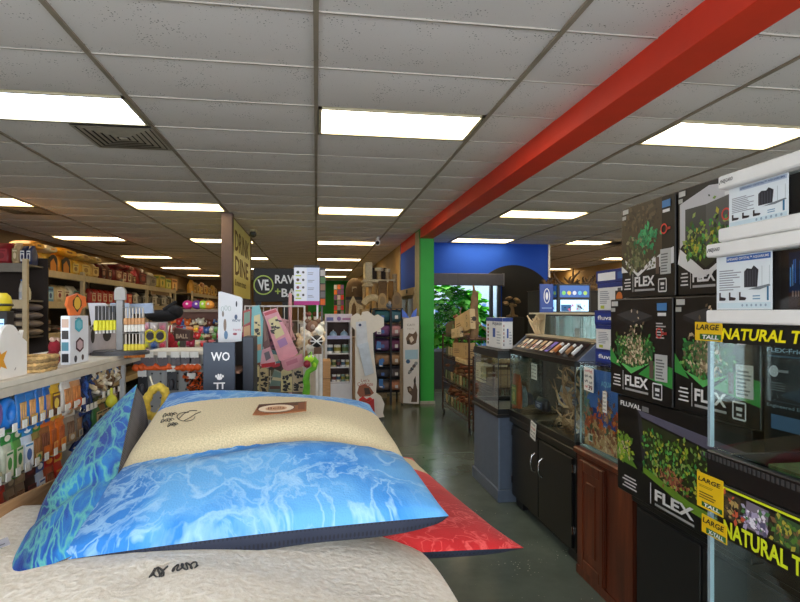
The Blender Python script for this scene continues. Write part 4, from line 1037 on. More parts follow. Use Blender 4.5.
# crystal tanks with white foam bands
CX = 1.065
def crystal(label, y1, z0, z1, lz0, lz1, seed, blue):
    x1, y0 = 1.4, .6
    t = thing('crystal_tank', label, 'aquarium', ((CX + x1) / 2, (y0 + y1) / 2, z0), 'packed crystal tanks')
    FOAM = M((236, 234, 230), .6, var=.02)
    MB().box((CX, y0, z0), (x1, y1, z0 + .035), FOAM, .004).build('foam_base', t)
    tp = MB().box((CX, y0, z1 - .035), (x1, y1, z1), FOAM, .004).build('foam_cap', t)
    MB().box((CX + .03, y0 + .02, z0 + .035), (CX + .036, y1 - .02, z1 - .035), GLASS).box((CX + .036, y1 - .026, z0 + .035), (x1 - .02, y1 - .02, z1 - .035), GLASS).build('pane', t)
    pr = MB().box((CX + .05, y0 + .03, z0 + .036), (x1 - .04, y1 - .035, z1 - .036), M((44, 34, 32), .4))
    pr.build('inner_box', t)
    fr = Fr((CX + .05, y1 - .035, z0 + .036), XN); H = z1 - z0 - .072
    f = Flat(fr, .001); r = random.Random(seed)
    f.rect(.19, 0, .3, H * .95, P((20, 34, 70), .3))
    for k in range(60): a = .19 + r.random() * .28; f.rect(a, H * r.uniform(.3, .5), .003, H * r.uniform(.2, .4), P(r.choice(((90, 150, 220), (60, 110, 190), (150, 190, 235))), .3), .0004)
    f.rect(.19, 0, .3, H * .28, P((60, 30, 26), .3), .0006); f.build('picture', t)
    text('lettering', 'Illumination', fr, width=.16, height=.014, mat=P((150, 120, 110)), parent=t, a=.2, b=.03, bold=.01)
    # information sheet
    fs = Fr((CX + .024, y1 - .013, z0 + .036), XN); w = .19; h = z1 - z0 - .072
    sh = MB().prism([(0, 0), (w, 0), (w, h), (0, h)], .001, M((226, 234, 238), .4, 0, 0), fs).build('information_sheet', t)
    f = Flat(fs, .0006)
    f.rect(w * .2, h * .88, w * .78, h * .1, P((46, 96, 170)) if blue else P((176, 190, 210)))
    f.lines(w * .06, h * .36, w * .42, h * .4, 9, P((150, 152, 160)), r)
    f.poly([(w * .53, h * .4), (w * .76, h * .4), (w * .78, h * .7), (w * .7, h * .78), (w * .66, h * .72), (w * .58, h * .74), (w * .53, h * .68)], P((40, 40, 46)), .0002)
    for k in range(5): f.rect(w * (.54 + .045 * k), h * .42, w * .018, h * .28, P((66, 66, 74)), .0004)
    f.poly([(w * .76, h * .4), (w * .96, h * .44), (w * .98, h * .41), (w * .8, h * .35), (w * .6, h * .36)], P((120, 128, 134)), .0003)
    f.line(w * .84, h * .42, w * .84, h * .76, .001, P((140, 150, 156)), .0003).line(w * .96, h * .44, w * .96, h * .76, .001, P((140, 150, 156)), .0003)
    for k in range(3): f.poly([(w * (.06 + .19 * k), h * .2), (w * (.08 + .19 * k), h * .2), (w * (.08 + .19 * k), h * .24), (w * (.18 + .19 * k), h * .22), (w * (.19 + .19 * k), h * .2), (w * (.17 + .19 * k), h * .17), (w * (.06 + .19 * k), h * .17)], P((46, 34, 36)), .0003).poly([(w * (.06 + .19 * k), h * .18), (w * (.09 + .19 * k), h * .18), (w * (.09 + .19 * k), h * .32), (w * (.06 + .19 * k), h * .32)], P((46, 34, 36)), .0004)
    f.rect(w * .02, h * .03, w * .96, h * .1, P((206, 224, 232))).lines(w * .68, h * .18, w * .18, h * .1, 2, P((110, 150, 180)), r).rect(w * .92, h * .16, w * .03, h * .24, P((40, 110, 150)), .0003)
    for k in range(6): f.disc(w * (.5 + .08 * k), h * .08, w * .018, P((150, 170, 186)), .0003)
    f.build('print', sh)
    text('heading', 'LIFEGARD CRYSTAL™ AQUARIUMS', fs, width=w * .74, height=h * .055, mat=GW if blue else P((70, 90, 130)), parent=sh, a=w * .22, b=h * .9, bold=.02)
    fc = Fr((CX, y1, z1 - .035), XN)
    text('lettering', 'LIFEGARD', fc, width=.042, height=.009, mat=INKK, parent=tp, a=.016, b=.014, bold=.01, shear=.2)
    f = Flat(fc, .001); f.line(.008, .012, .014, .022, .002, INKK).line(.014, .022, .03, .011, .0015, INKK); f.build('emblem', tp)
ya = atX(705.5, 300, CX).y; yb = atX(717.5, 200, CX).y
crystal('white-banded glass tank with blue-headed sheet, directly on the terrarium', ya, 1.52, 1.735, 0, 0, 3, True)
crystal('white-banded glass tank on top of the foreground stack, near the ceiling lights', yb, 1.737, 1.912, 0, 0, 4, False)
# ================================================================== DOG BEDS IN THE FOREGROUND
def marble(name, base, mid, vein, deep=None, scale=5.0, split=None, fleece=None, vw=.05, seed=0.0, bands=None, ridged=False):
    """printed plush with pale veins (UV space); bands: cream stripe between two v values"""
    m, nt, b = newmat(name); N = nt.nodes; Lk = nt.links.new
    uv = N.new('ShaderNodeUVMap'); mp = N.new('ShaderNodeMapping'); mp.inputs['Location'].default_value = (seed, seed * .7, seed * .3)
    Lk(uv.outputs[0], mp.inputs['Vector'])
    wob = N.new('ShaderNodeTexNoise'); wob.inputs['Scale'].default_value = scale * .9; wob.inputs['Detail'].default_value = 5
    Lk(mp.outputs[0], wob.inputs['Vector'])
    mixv = N.new('ShaderNodeMixRGB'); mixv.blend_type = 'ADD'; mixv.inputs['Fac'].default_value = .28
    Lk(mp.outputs[0], mixv.inputs['Color1']); Lk(wob.outputs['Color'], mixv.inputs['Color2'])
    def veins(sc, w):
        if ridged:
            v = N.new('ShaderNodeTexNoise'); v.inputs['Scale'].default_value = sc; v.inputs['Detail'].default_value = 4; v.inputs['Distortion'].default_value = 1.3
            Lk(mixv.outputs[0], v.inputs['Vector'])
            a = N.new('ShaderNodeMath'); a.operation = 'SUBTRACT'; a.inputs[1].default_value = .5; Lk(v.outputs['Fac'], a.inputs[0])
            v = N.new('ShaderNodeMath'); v.operation = 'ABSOLUTE'; Lk(a.outputs[0], v.inputs[0]); out = v.outputs[0]
        else:
            v = N.new('ShaderNodeTexVoronoi'); v.feature = 'DISTANCE_TO_EDGE'; v.inputs['Scale'].default_value = sc
            Lk(mixv.outputs[0], v.inputs['Vector']); out = v.outputs['Distance']
        r = N.new('ShaderNodeMapRange'); r.inputs['From Min'].default_value = 0; r.inputs['From Max'].default_value = w; r.inputs['To Min'].default_value = 1; r.inputs['To Max'].default_value = 0
        Lk(out, r.inputs['Value']); return r.outputs[0]
    n2 = N.new('ShaderNodeTexNoise'); n2.inputs['Scale'].default_value = scale * .6; n2.inputs['Detail'].default_value = 6; Lk(mixv.outputs[0], n2.inputs['Vector'])
    rp = N.new('ShaderNodeValToRGB'); e = rp.color_ramp.elements; e[0].position = .36; e[0].color = lin(deep or base); e[1].position = .62; e[1].color = lin(mid)
    q = e.new(.5); q.color = lin(base); Lk(n2.outputs['Fac'], rp.inputs['Fac'])
    v1 = veins(scale, vw); v2 = veins(scale * 2.3, vw * 1.3)
    n3 = N.new('ShaderNodeTexNoise'); n3.inputs['Scale'].default_value = scale * .5; Lk(mp.outputs[0], n3.inputs['Vector'])
    g = N.new('ShaderNodeMapRange'); g.inputs['From Min'].default_value = .42; g.inputs['From Max'].default_value = .58; Lk(n3.outputs['Fac'], g.inputs['Value'])
    mu = N.new('ShaderNodeMath'); mu.operation = 'MULTIPLY'; Lk(v2, mu.inputs[0]); Lk(g.outputs[0], mu.inputs[1])
    ad = N.new('ShaderNodeMath'); ad.operation = 'MAXIMUM'; Lk(v1, ad.inputs[0]); Lk(mu.outputs[0], ad.inputs[1])
    m8 = N.new('ShaderNodeMath'); m8.operation = 'MULTIPLY'; m8.inputs[1].default_value = .75; Lk(ad.outputs[0], m8.inputs[0])
    mx = N.new('ShaderNodeMixRGB'); Lk(m8.outputs[0], mx.inputs['Fac']); Lk(rp.outputs['Color'], mx.inputs['Color1']); mx.inputs['Color2'].default_value = lin(vein)
    col = mx.outputs[0]
    b.inputs['Roughness'].default_value = .85; b.inputs['Sheen Weight'].default_value = .08
    fine = N.new('ShaderNodeTexNoise'); fine.inputs['Scale'].default_value = 170; fine.inputs['Detail'].default_value = 3; Lk(uv.outputs[0], fine.inputs['Vector'])
    if bands:
        sp = N.new('ShaderNodeSeparateXYZ'); Lk(uv.outputs[0], sp.inputs[0])
        wn = N.new('ShaderNodeTexNoise'); wn.inputs['Scale'].default_value = 26; Lk(uv.outputs[0], wn.inputs['Vector'])
        ws = N.new('ShaderNodeMath'); ws.operation = 'MULTIPLY_ADD'; ws.inputs[1].default_value = .02; Lk(wn.outputs['Fac'], ws.inputs[0]); Lk(sp.outputs['Y'], ws.inputs[2])
        a1 = N.new('ShaderNodeMath'); a1.operation = 'GREATER_THAN'; a1.inputs[1].default_value = bands[0] + .01; Lk(ws.outputs[0], a1.inputs[0])
        a2 = N.new('ShaderNodeMath'); a2.operation = 'LESS_THAN'; a2.inputs[1].default_value = bands[1] + .01; Lk(ws.outputs[0], a2.inputs[0])
        an = N.new('ShaderNodeMath'); an.operation = 'MULTIPLY'; Lk(a1.outputs[0], an.inputs[0]); Lk(a2.outputs[0], an.inputs[1])
        fr_ = N.new('ShaderNodeValToRGB'); fr_.color_ramp.elements[0].position = .35; fr_.color_ramp.elements[1].position = .65
        fr_.color_ramp.elements[0].color = lin(tuple(x * .88 for x in fleece)); fr_.color_ramp.elements[1].color = lin(fleece)
        Lk(fine.outputs['Fac'], fr_.inputs['Fac'])
        m2 = N.new('ShaderNodeMixRGB'); Lk(an.outputs[0], m2.inputs['Fac']); Lk(col, m2.inputs['Color1']); Lk(fr_.outputs['Color'], m2.inputs['Color2']); col = m2.outputs[0]
    bp = N.new('ShaderNodeBump'); bp.inputs['Strength'].default_value = .35; bp.inputs['Distance'].default_value = .006
    med = N.new('ShaderNodeTexNoise'); med.inputs['Scale'].default_value = 14; med.inputs['Detail'].default_value = 4; Lk(uv.outputs[0], med.inputs['Vector'])
    sm = N.new('ShaderNodeMath'); sm.operation = 'ADD'; Lk(fine.outputs['Fac'], sm.inputs[0]); Lk(med.outputs['Fac'], sm.inputs[1])
    Lk(sm.outputs[0], bp.inputs['Height']); Lk(bp.outputs[0], b.inputs['Normal'])
    Lk(col, b.inputs['Base Color'])
    return m
def fur_mat(name, c0, c1, scale=60):
    return ramp_mat(name, [(.3, c0), (.7, c1)], scale, detail=6, rough=.95, bump=.5)
def dotted_mat(name, base, dot, scale=90):
    m, nt, b = newmat(name); N = nt.nodes; Lk = nt.links.new
    uv = N.new('ShaderNodeUVMap'); v = N.new('ShaderNodeTexVoronoi'); v.inputs['Scale'].default_value = scale; v.inputs['Randomness'].default_value = 0.0
    Lk(uv.outputs[0], v.inputs['Vector']); lt = N.new('ShaderNodeMath'); lt.operation = 'LESS_THAN'; lt.inputs[1].default_value = .24; Lk(v.outputs['Distance'], lt.inputs[0])
    mx = N.new('ShaderNodeMixRGB'); mx.inputs['Color1'].default_value = lin(base); mx.inputs['Color2'].default_value = lin(dot); Lk(lt.outputs[0], mx.inputs['Fac']); Lk(mx.outputs[0], b.inputs['Base Color'])
    n = N.new('ShaderNodeTexNoise'); n.inputs['Scale'].default_value = 9; n.inputs['Distortion'].default_value = 1.2; Lk(uv.outputs[0], n.inputs['Vector'])
    bp = N.new('ShaderNodeBump'); bp.inputs['Strength'].default_value = .5; bp.inputs['Distance'].default_value = .02; Lk(n.outputs['Fac'], bp.inputs['Height']); Lk(bp.outputs[0], b.inputs['Normal'])
    b.inputs['Roughness'].default_value = .7
    return m
def cushion(corners, top_h, bot_h, mat_t, mat_b, parent, n=44, bow=.06, pw=.42, valleys=(), lump=None, up=None, round_=0.0, down=None, pwb=.34):
    """pillow: corners near-left, near-right, far-right, far-left; a puffed top, a puffed underside, pointed corners"""
    c = [V(x) for x in corners]
    nrm = up or ((c[1] - c[0]).cross(c[3] - c[0]) + (c[2] - c[1]).cross(c[3] - c[2])).normalized()
    top = MB(); bot = MB(); tv = []; bv = []; uv = []
    for j in range(n + 1):
        for i in range(n + 1):
            s = 2 * i / n - 1; t = 2 * j / n - 1
            s = math.copysign(abs(s) ** .85, s); t = math.copysign(abs(t) ** .85, t)
            s2 = s * (1 - bow * (1 - t * t)); t2 = t * (1 - bow * (1 - s * s))
            if round_: s2, t2 = s2 * (1 - round_ * t * t * .5), t2 * (1 - round_ * s * s * .5)
            a, b_ = (s2 + 1) / 2, (t2 + 1) / 2
            p = c[0] * (1 - a) * (1 - b_) + c[1] * a * (1 - b_) + c[2] * a * b_ + c[3] * (1 - a) * b_
            e = max(0.0, (1 - s * s) * (1 - t * t)) ** pw
            h = top_h * e * (1 + .0 * t)
            for v0, dpt, wd in valleys: h *= 1 - dpt * math.exp(-(((t + 1) / 2 - v0 - .02 * math.sin(s * 4)) / wd) ** 2)
            if lump: h += lump(s, t) * e
            tv.append(p + nrm * h); eb = max(0.0, (1 - s * s) * (1 - t * t)) ** pwb; bv.append(p + (down or -nrm) * bot_h * eb * (1 + .1 * math.sin(5 * s + 3 * t))); uv.append(((s + 1) / 2, (t + 1) / 2))
    N1 = n + 1
    fs = [(j * N1 + i, j * N1 + i + 1, (j + 1) * N1 + i + 1, (j + 1) * N1 + i) for j in range(n) for i in range(n)]
    top.add(tv, fs, mat_t, True); top.uv = uv; bot.add(bv, [f[::-1] for f in fs], mat_b, True); bot.uv = uv
    o = top.build('top_cover', parent); bot.build('underside', parent)
    bvh = BVHTree.FromPolygons([tuple(v) for v in tv], fs)
    return o, bvh, tv, N1
FLEECE = (226, 208, 166)
SKY = marble('blue_marble_plush', (48, 132, 208), (96, 166, 222), (160, 202, 232), (34, 112, 194), 4.2, fleece=FLEECE, bands=(.375, .76), seed=3.1, vw=.035, ridged=True)
DEEP = marble('deep_blue_plush', (16, 84, 176), (40, 136, 206), (112, 206, 178), (8, 50, 138), 4.6, seed=1.7, vw=.075)
REDP = marble('red_plush', (206, 34, 36), (226, 58, 56), (236, 96, 90), (180, 24, 28), 4.0, fleece=FLEECE, bands=(.66, .93), seed=6.2, vw=.02, ridged=True)
UND = dotted_mat('navy_underside', (38, 44, 62), (24, 28, 42))
UNDG = dotted_mat('grey_underside', (92, 88, 88), (58, 56, 58), 70)
FURB = fur_mat('oatmeal_fur', (226, 214, 194), (246, 238, 224), 70)
# cardboard bin that carries the beds
CB = ramp_mat('cardboard', [(.3, (170, 128, 86)), (.7, (194, 150, 104))], 8, rough=.8, sc=(1, 1, 14))
t = thing('cardboard_bin', 'large open cardboard bin under the pile of dog beds', 'box', (-.22, 1.45, 0))
bx0, bx1, by0, by1 = -.78, .30, .72, 2.2
for lo, hi in (((bx0, by0, 0), (bx0 + .012, by1, .93)), ((bx1 - .012, by0, 0), (bx1, by1, .86)), ((bx0, by0, 0), (bx1, by0 + .012, .78)), ((bx0, by1 - .012, 0), (bx1, by1, .86))):
    MB().box(lo, hi, CB).build('side_panel', t)
p0, p1 = atX(-8, 499, bx0), atX(58, 481, bx0 + .01)
fl = MB(); a = V((bx0 - .004, p0.y - .1, 1.06)); 
fl.add([(bx0, by0 + .2, .93), (bx0, 1.95, .93), (bx0 - .03, 1.95, 1.02), (bx0 - .03, by0 + .2, 1.10), (bx0 - .008, by0 + .2, .93), (bx0 - .008, 1.95, .93), (bx0 - .038, 1.95, 1.02), (bx0 - .038, by0 + .2, 1.10)],
       [(0, 1, 2, 3), (7, 6, 5, 4), (3, 2, 6, 7), (0, 3, 7, 4), (1, 5, 6, 2), (0, 4, 5, 1)], CB); fl.build('flap', t)
MB().box((bx0 + .014, by0 + .014, .02), (bx1 - .014, by1 - .014, .76), FURB).build('filling', t)
# oatmeal fur bed at the bottom
t = thing('dog_bed', 'oatmeal fur dog bed at the bottom of the pile, nearest the camera', 'dog bed', (-.25, 1.2, .9), 'dog beds in the bin')
cs = [(-1.0, .58, .79), (.335, .62, .855), (.30, 1.62, .875), (-.9, 1.75, 1.0)]
_, fur_bvh, _, _ = cushion(cs, .112, .09, FURB, UNDG, t, bow=-.035, pw=.30, round_=.10, lump=lambda s, t: .012 * math.sin(4.5 * s + 1) + .01 * math.cos(6 * t + s * 3) - .022 * math.exp(-((s + .02 + .25 * t) / .05) ** 2) * (t < .2))
# red bed
t = thing('dog_bed', 'red dog bed with dark underside sticking out right under the blue one', 'dog bed', (.2, 1.8, .95), 'dog beds in the bin')
cs = [atD(150, 575, 1.5), atD(524, 548, 1.46), atD(412, 458, 2.3), atD(190, 455, 2.3)]
cushion(cs, .085, .065, REDP, UND, t, bow=.05, pw=.5, down=V((0, -.15, -1)))
# leaning blue and green bed
t = thing('dog_bed', 'deep blue and aqua dog bed leaning at the left with grey underside', 'dog bed', (-.6, 1.6, 1.0), 'dog beds in the bin')
cs = [atD(-4, 592, 1.13), atD(104, 545, 1.25), atD(137, 384, 2.0), atD(80, 446, 2.0)]
cushion(cs, .045, .2, DEEP, UNDG, t, bow=.03, pw=.5, valleys=((.3, .5, .05),))
# blue bed on top
t = thing('dog_bed', 'sky blue marbled dog bed with a wide cream stripe, topmost of the pile', 'dog bed', (-.2, 1.7, 1.1), 'dog beds in the bin')
cs = [atD(52, 562, 1.21), atD(449, 516, 1.36), atD(370, 405, 2.14), atD(169, 394, 2.1)]
top_o, top_bvh, tv, N1 = cushion(cs, .105, .115, SKY, UND, t, down=V((0, -.1, -1)), n=60, bow=.035, pw=.42, valleys=((.375, .32, .06), (.87, .12, .05)), lump=lambda s, t: .012 * math.sin(3.2 * s + .6) * math.cos(2.2 * t))
def on_bed(px, py, bvh=None):
    h = (bvh or top_bvh).ray_cast(CAM, ray(px, py).normalized())
    return h[0], h[1]
# stitched script on the cream stripe
b = MB(); STI = M((58, 54, 50), .8, var=0)
def stitch(mb, pts, r=.0012, bvh=None):
    q = []
    for px, py in pts:
        h, nn = on_bed(px, py, bvh)
        if h is not None: q.append(h + (nn if nn.z > 0 else -nn) * .0012)
    if len(q) > 1: mb.tube(q, r, STI, 5)
import math as _m
stitch(b, [(186 + 9 * _m.cos(a), 417 + 4.5 * _m.sin(a)) for a in [k * .5 for k in range(0, 11)]])
stitch(b, [(179, 419), (184, 414), (190, 411), (197, 411)]); stitch(b, [(184, 421), (190, 418), (196, 414), (201, 412)])
for y0_, x0_, n_ in ((416, 163, 13), (421.5, 161, 12), (425.5, 168, 9)):
    stitch(b, [(x0_ + n_ * k / 40 + 1.1 * math.cos(k * .95), y0_ - .06 * k * n_ / 13 + 1.5 * math.sin(k * .8) * (1 + .4 * math.sin(k * .31))) for k in range(41)], .001)
b.build('embroidery', t)
b = MB()
stitch(b, [(150 + 16 * k / 24 + 2.4 * math.cos(k * 1.1), 574 - .1 * k + 5 * math.sin(k * .75)) for k in range(25)], .0022, fur_bvh)
stitch(b, [(172 + 26 * k / 40 + 2.0 * math.cos(k * .9), 569 - .1 * k + 3.2 * math.sin(k * .7)) for k in range(41)], .0018, fur_bvh)
b.build('embroidery', [o for o in bpy.data.objects if o.get('label', '').startswith('oatmeal')][0])
# printed card on top of the bed
q0, n0 = on_bed(284, 416)
if q0 is None: q0, n0 = on_bed(281, 420)
fr = Fr(q0 + V((-.088, -.04, .012)), (1, -.05, .035), (0, 1, .30))
t = thing('product_card', 'brown printed product card with a pale oval lying on the blue bed', 'card', q0)
MB().prism([(0, .004), (.026, 0), (.155, .012), (.155, .075), (.012, .07)], .0025, P((150, 92, 52), .35), fr).build('card', t)
f = Flat(fr, .001); f.poly([(.01, .045), (.15, .05), (.15, .072), (.012, .068)], P((84, 50, 30), .35)).disc(.066, .034, .056, P((222, 200, 170), .35), .0004, ry=.028).ring(.066, .034, .056, .004, P((96, 54, 34), .35), .0008, ry=.028)
f.disc(.066, .034, .032, P((196, 150, 110), .35), .0006, ry=.015).rect(.13, .02, .02, .045, P((120, 66, 36), .35), .0004); f.build('print', t)
text('lettering', 'Bella', fr, width=.05, height=.016, mat=P((120, 70, 46)), parent=t, a=.042, b=.026, lift=.0025)
# white fabric tag of the fur bed at the left edge
q1, n1 = on_bed(18, 552, fur_bvh)
if q1 is None: q1 = atD(14, 548, 1.2)
t = thing('fabric_tag', 'grey-white printed fabric tag on the fur bed at the left edge', 'tag', q1)
fr = Fr(q1 + V((-.06, -.04, .012)), (.75, .65, .12), (-.45, .45, .5))
MB().prism([(0, 0), (.06, 0), (.06, .02), (0, .02)], .002, M((150, 146, 150), .7), fr).build('tag_fabric', t)
f = Flat(fr, .001); f.lines(.006, .004, .048, .012, 2, P((90, 90, 96)), random.Random(1)); f.build('print', t)
# yellow plush loop toy behind the beds
t = thing('loop_toy', 'yellow plush loop toy hanging upright between the two blue beds', 'dog toy', atD(156, 408, 2.35))
b = MB(); r = random.Random(9); YM = M((226, 196, 78), .9, var=.15, scale=60); pts = []
for k in range(28):
    a = 2 * PI * k / 28; pts.append(atD(156 + 9.5 * math.cos(a) + 3 * math.sin(a), 402 - 15 * math.sin(a), 2.35))
b.tube(pts, .018, YM, 10, closed=True, radii=[.017 + .003 * math.sin(k * 2.1) for k in range(28)]); b.build('loop', t)
b = MB(); b.tube([atD(153, 386, 2.35), atD(150, 376, 2.35)], .004, M((222, 214, 190), .8)).tube([atD(147, 416, 2.35), atD(145, 424, 2.35)], .006, YM); b.build('cord', t)
# ================================================================== LEFT: HANGING TREATS ON THE LOW GONDOLA
LEDGE = M((214, 206, 190), .5, var=.03)
PEGB = M((170, 172, 170), .6, var=.03)
GX = -.94; GB = -1.13; LZ = 1.34
t = thing('peg_gondola', 'low white gondola with a pegboard face and cream ledge along the left', 'display stand', (GB, 2.1, 0))
MB().box((GB - .03, .5, .1), (GB, 3.19, LZ - .02), PEGB).build('peg_panel', t)
MB().box((GB - .28, .5, 0), (GX - .02, 3.2, .1), M((190, 184, 170), .5)).build('base', t)
MB().box((GB - .28, .5, LZ - .022), (GX + .005, 3.26, LZ), LEDGE, .003).build('ledge', t)
MB().box((GX - .004, .5, LZ - .05), (GX + .006, 3.2, LZ - .0225), M((196, 188, 172), .5)).build('price_rail', t)
HOOK = M((180, 180, 176), .3, .8, 0)
rowz = [1.222, 1.075, .925]
def yl(px, z=1.2):
    return atX(px, 312, GX).y
def hook(y, z, parent=t):
    h = MB().tube([(GB, y, z), (GX - .01, y, z), (GX + .0, y, z + .012)], .0025, HOOK, 6).build('hook', parent)
    MB().box((GX - .002, y - .013, z + .004), (GX + .001, y + .013, z + .03), PAPER).build('price_tag', h)
def hang_bag(label, y, z, w, h, pouch, header, panel, dot, sticks=None, x=None, group=None, rnd=R_, clear=False):
    """a packet hanging from its hook, facing +X"""
    x = GX - .03 if x is None else x
    b0 = V((x, y, z - h + .012))
    t = thing('treat_packet', label, 'packet', b0, group)
    n = rnd.uniform(-.12, .12)
    MB().loft(bag_rings(b0, w, .024, h * .8, PI / 2 + n), CLEAR if clear else M(pouch, .3, var=.12, scale=25)).build('pouch', t)
    r = V((-math.sin(n), math.cos(n), 0)); fr = Fr(b0 - r * w / 2 + V((0, 0, h * .74)), r)
    MB().prism([(0, 0), (w, 0), (w, h * .24), (w * .62, h * .27), (w * .38, h * .27), (0, h * .24)], .003, M(header, .4, var=.04), Fr(fr.p(0, 0, .006), r)).build('header_card', t)
    f = Flat(fr.sub(0, 0, .0075), .0006); f.disc(w * .5, h * .11, w * .3, P(panel, .4), ry=h * .06).rect(w * .12, h * .19, w * .76, h * .03, P(dot, .4)); 
    nx = fr.n; q = Fr(b0 - r * w * .36 + V((0, 0, h * .1)) + nx * .0145, r); g = Flat(q, .0006)
    if sticks:
        s = MB()
        for k in range(3): 
            a = q.p(w * .72 * (.2 + .3 * k), 0, -.004); s.cyl(a, a + V((0, 0, h * .5)), w * .075, M(sticks, .7, var=.2, scale=40), n=8)
        s.build('chew', t)
        g.d = .004; g.rect(w * .02, 0, w * .68, h * .2, P(panel, .4)).disc(w * .36, h * .1, w * .2, P(header, .4), .0005, ry=h * .07).build('label_panel', t)
    else:
        g.rect(0, 0, w * .72, h * .5, P(panel, .4)).disc(w * .36, h * .26, w * .22, P(dot, .4), .0005, ry=h * .12).rect(w * .06, h * .43, w * .6, h * .04, P(header, .4), .0005)
        g.build('label_panel', t)
    f.build('print', t)
    return t
def ring_toy(label, y, z, rgb):
    c = V((GX - .03, y, z)); t = thing('ring_toy', label, 'dog toy', c, 'ring toys')
    pts = [c + V((0, .03 * math.cos(a), .036 * math.sin(a))) for a in [2 * PI * k / 20 for k in range(20)]]
    MB().tube(pts, .016, M(rgb, .35, var=.05), 10, closed=True).build('ring', t)
    MB().box((c.x - .01, y - .035, z + .045), (c.x - .004, y + .035, z + .085), M((36, 40, 60), .5)).build('header_card', t)
rn = random.Random(17)
BLU, YLW, ORG, GRN, BRN = (36, 120, 196), (236, 190, 40), (226, 116, 36), (58, 140, 66), (150, 96, 56)
ring_toy('purple ring toy at the left end of the top hanging row', yl(2), 1.235, (112, 84, 140)); hook(yl(2), 1.30)
ring_toy('bright blue ring toy in the top hanging row', yl(16), 1.23, (40, 120, 206)); hook(yl(16), 1.30)
wd = lambda a, b: abs(yl(b) - yl(a)) * 1.04
rowA = [(25, 34, BLU, BLU, (206, 170, 90), YLW, (196, 150, 90), 'blue packet of tan chews, leftmost of four in the top row'), (34, 43, BLU, BLU, (226, 180, 80), YLW, (196, 140, 80), 'blue packet of tan chews, second of four in the top row'),
        (43, 51, (30, 110, 190), BLU, (236, 200, 110), YLW, (206, 160, 100), 'blue packet of tan chews, third of four in the top row'), (51, 57, (20, 96, 176), BLU, (196, 150, 80), YLW, (186, 130, 76), 'blue packet of tan chews, rightmost of four in the top row'),
        (56, 66, YLW, YLW, (110, 70, 50), (240, 210, 90), None, 'yellow packet with a brown picture in the top row'), (68, 77, (226, 222, 214), (240, 236, 230), (226, 130, 60), (90, 140, 190), (176, 120, 70), 'white packet of brown chews right of the yellow one'),
        (77, 86, (206, 150, 100), (236, 232, 226), (226, 110, 40), (40, 90, 150), (190, 120, 60), 'white and orange packet of chews beside the blue leads')]
for a, b_, pch, hd, pn, dt, st, lab in rowA:
    hang_bag(lab, yl((a + b_) / 2), 1.305, wd(a, b_), .165, pch, hd, pn, dt, st, group='packets in the top hanging row', clear=False); hook(yl((a + b_) / 2), 1.308)
rowB = [(-4, 8, (60, 120, 60), GRN, (200, 190, 150), (30, 90, 40), (150, 130, 90), 'green packet at the left end of the middle row'), (10, 20, (200, 204, 180), GRN, (236, 232, 210), (90, 160, 70), None, 'green-topped packet with pale front in the middle row'),
        (20, 30, (96, 160, 76), GRN, (226, 224, 196), (60, 130, 60), None, 'bright green packet with a white label in the middle row'), (30, 39, (206, 216, 230), (60, 140, 190), (236, 240, 244), (80, 110, 170), None, 'white and blue long packet in the middle row'),
        (39, 47, (150, 130, 70), GRN, (210, 180, 110), (110, 150, 60), (150, 100, 56), 'green packet of brown chews right of the blue-white packet'), (47, 56, BRN, ORG, (206, 110, 50), (230, 190, 110), (120, 70, 44), 'brown packet with orange header in the middle row'),
        (56, 63, ORG, ORG, (240, 180, 90), (200, 80, 30), (170, 90, 44), 'orange packet, left of two in the middle row'), (63, 71, ORG, (236, 130, 40), (240, 170, 80), (190, 70, 30), (180, 96, 50), 'orange packet, right of two in the middle row'),
        (72, 80, (150, 136, 120), (206, 200, 190), (170, 140, 100), (90, 80, 70), (120, 90, 66), 'grey-brown clear packet, left of two under the blue leads'), (80, 88, (130, 120, 110), (90, 96, 110), (180, 170, 150), (70, 66, 60), (140, 110, 80), 'dark-topped clear packet, right of two under the blue leads')]
for a, b_, pch, hd, pn, dt, st, lab in rowB:
    hang_bag(lab, yl((a + b_) / 2), 1.165, wd(a, b_), .165 if b_ < 50 else .15, pch, hd, pn, dt, st, group='packets in the middle hanging row', clear=False); hook(yl((a + b_) / 2), 1.168)
rowC = [(-6, 4, (120, 60, 50), (150, 40, 36), (190, 70, 50), (220, 170, 90), None, 'dark red packet at the left end of the bottom row'), (4, 13, (176, 60, 40), (196, 60, 40), (150, 40, 36), (240, 190, 120), None, 'red packet with a round picture in the bottom row'),
        (14, 23, (130, 110, 86), (110, 90, 70), (170, 150, 120), (80, 60, 46), (120, 86, 60), 'packet of pale brown sticks, left of two in the bottom row'), (23, 32, (120, 100, 80), (150, 130, 100), (170, 140, 110), (90, 70, 56), (140, 100, 70), 'packet of pale brown sticks, right of two in the bottom row'),
        (33, 42, (60, 44, 40), (70, 40, 40), (110, 50, 44), (60, 50, 46), None, 'dark brown packet in the bottom row'), (43, 51, (180, 196, 220), (60, 90, 160), (226, 230, 238), (60, 70, 130), None, 'white and blue packet in the bottom row'),
        (52, 60, (170, 80, 50), (196, 50, 44), (226, 140, 60), (240, 200, 80), (130, 80, 50), 'red-topped packet of chews, left of two in the bottom row'), (60, 68, (190, 60, 44), (220, 170, 60), (200, 60, 44), (240, 200, 80), None, 'yellow-topped red packet, right of two in the bottom row')]
for a, b_, pch, hd, pn, dt, st, lab in rowC:
    hang_bag(lab, yl((a + b_) / 2), 1.02, wd(a, b_), .17, pch, hd, pn, dt, st, group='packets in the bottom hanging row', clear=False); hook(yl((a + b_) / 2), 1.023)
rowD = [(-2, (150, 90, 60)), (12, (96, 110, 60)), (26, (130, 70, 50)), (40, (80, 80, 90)), (54, (150, 110, 60))]
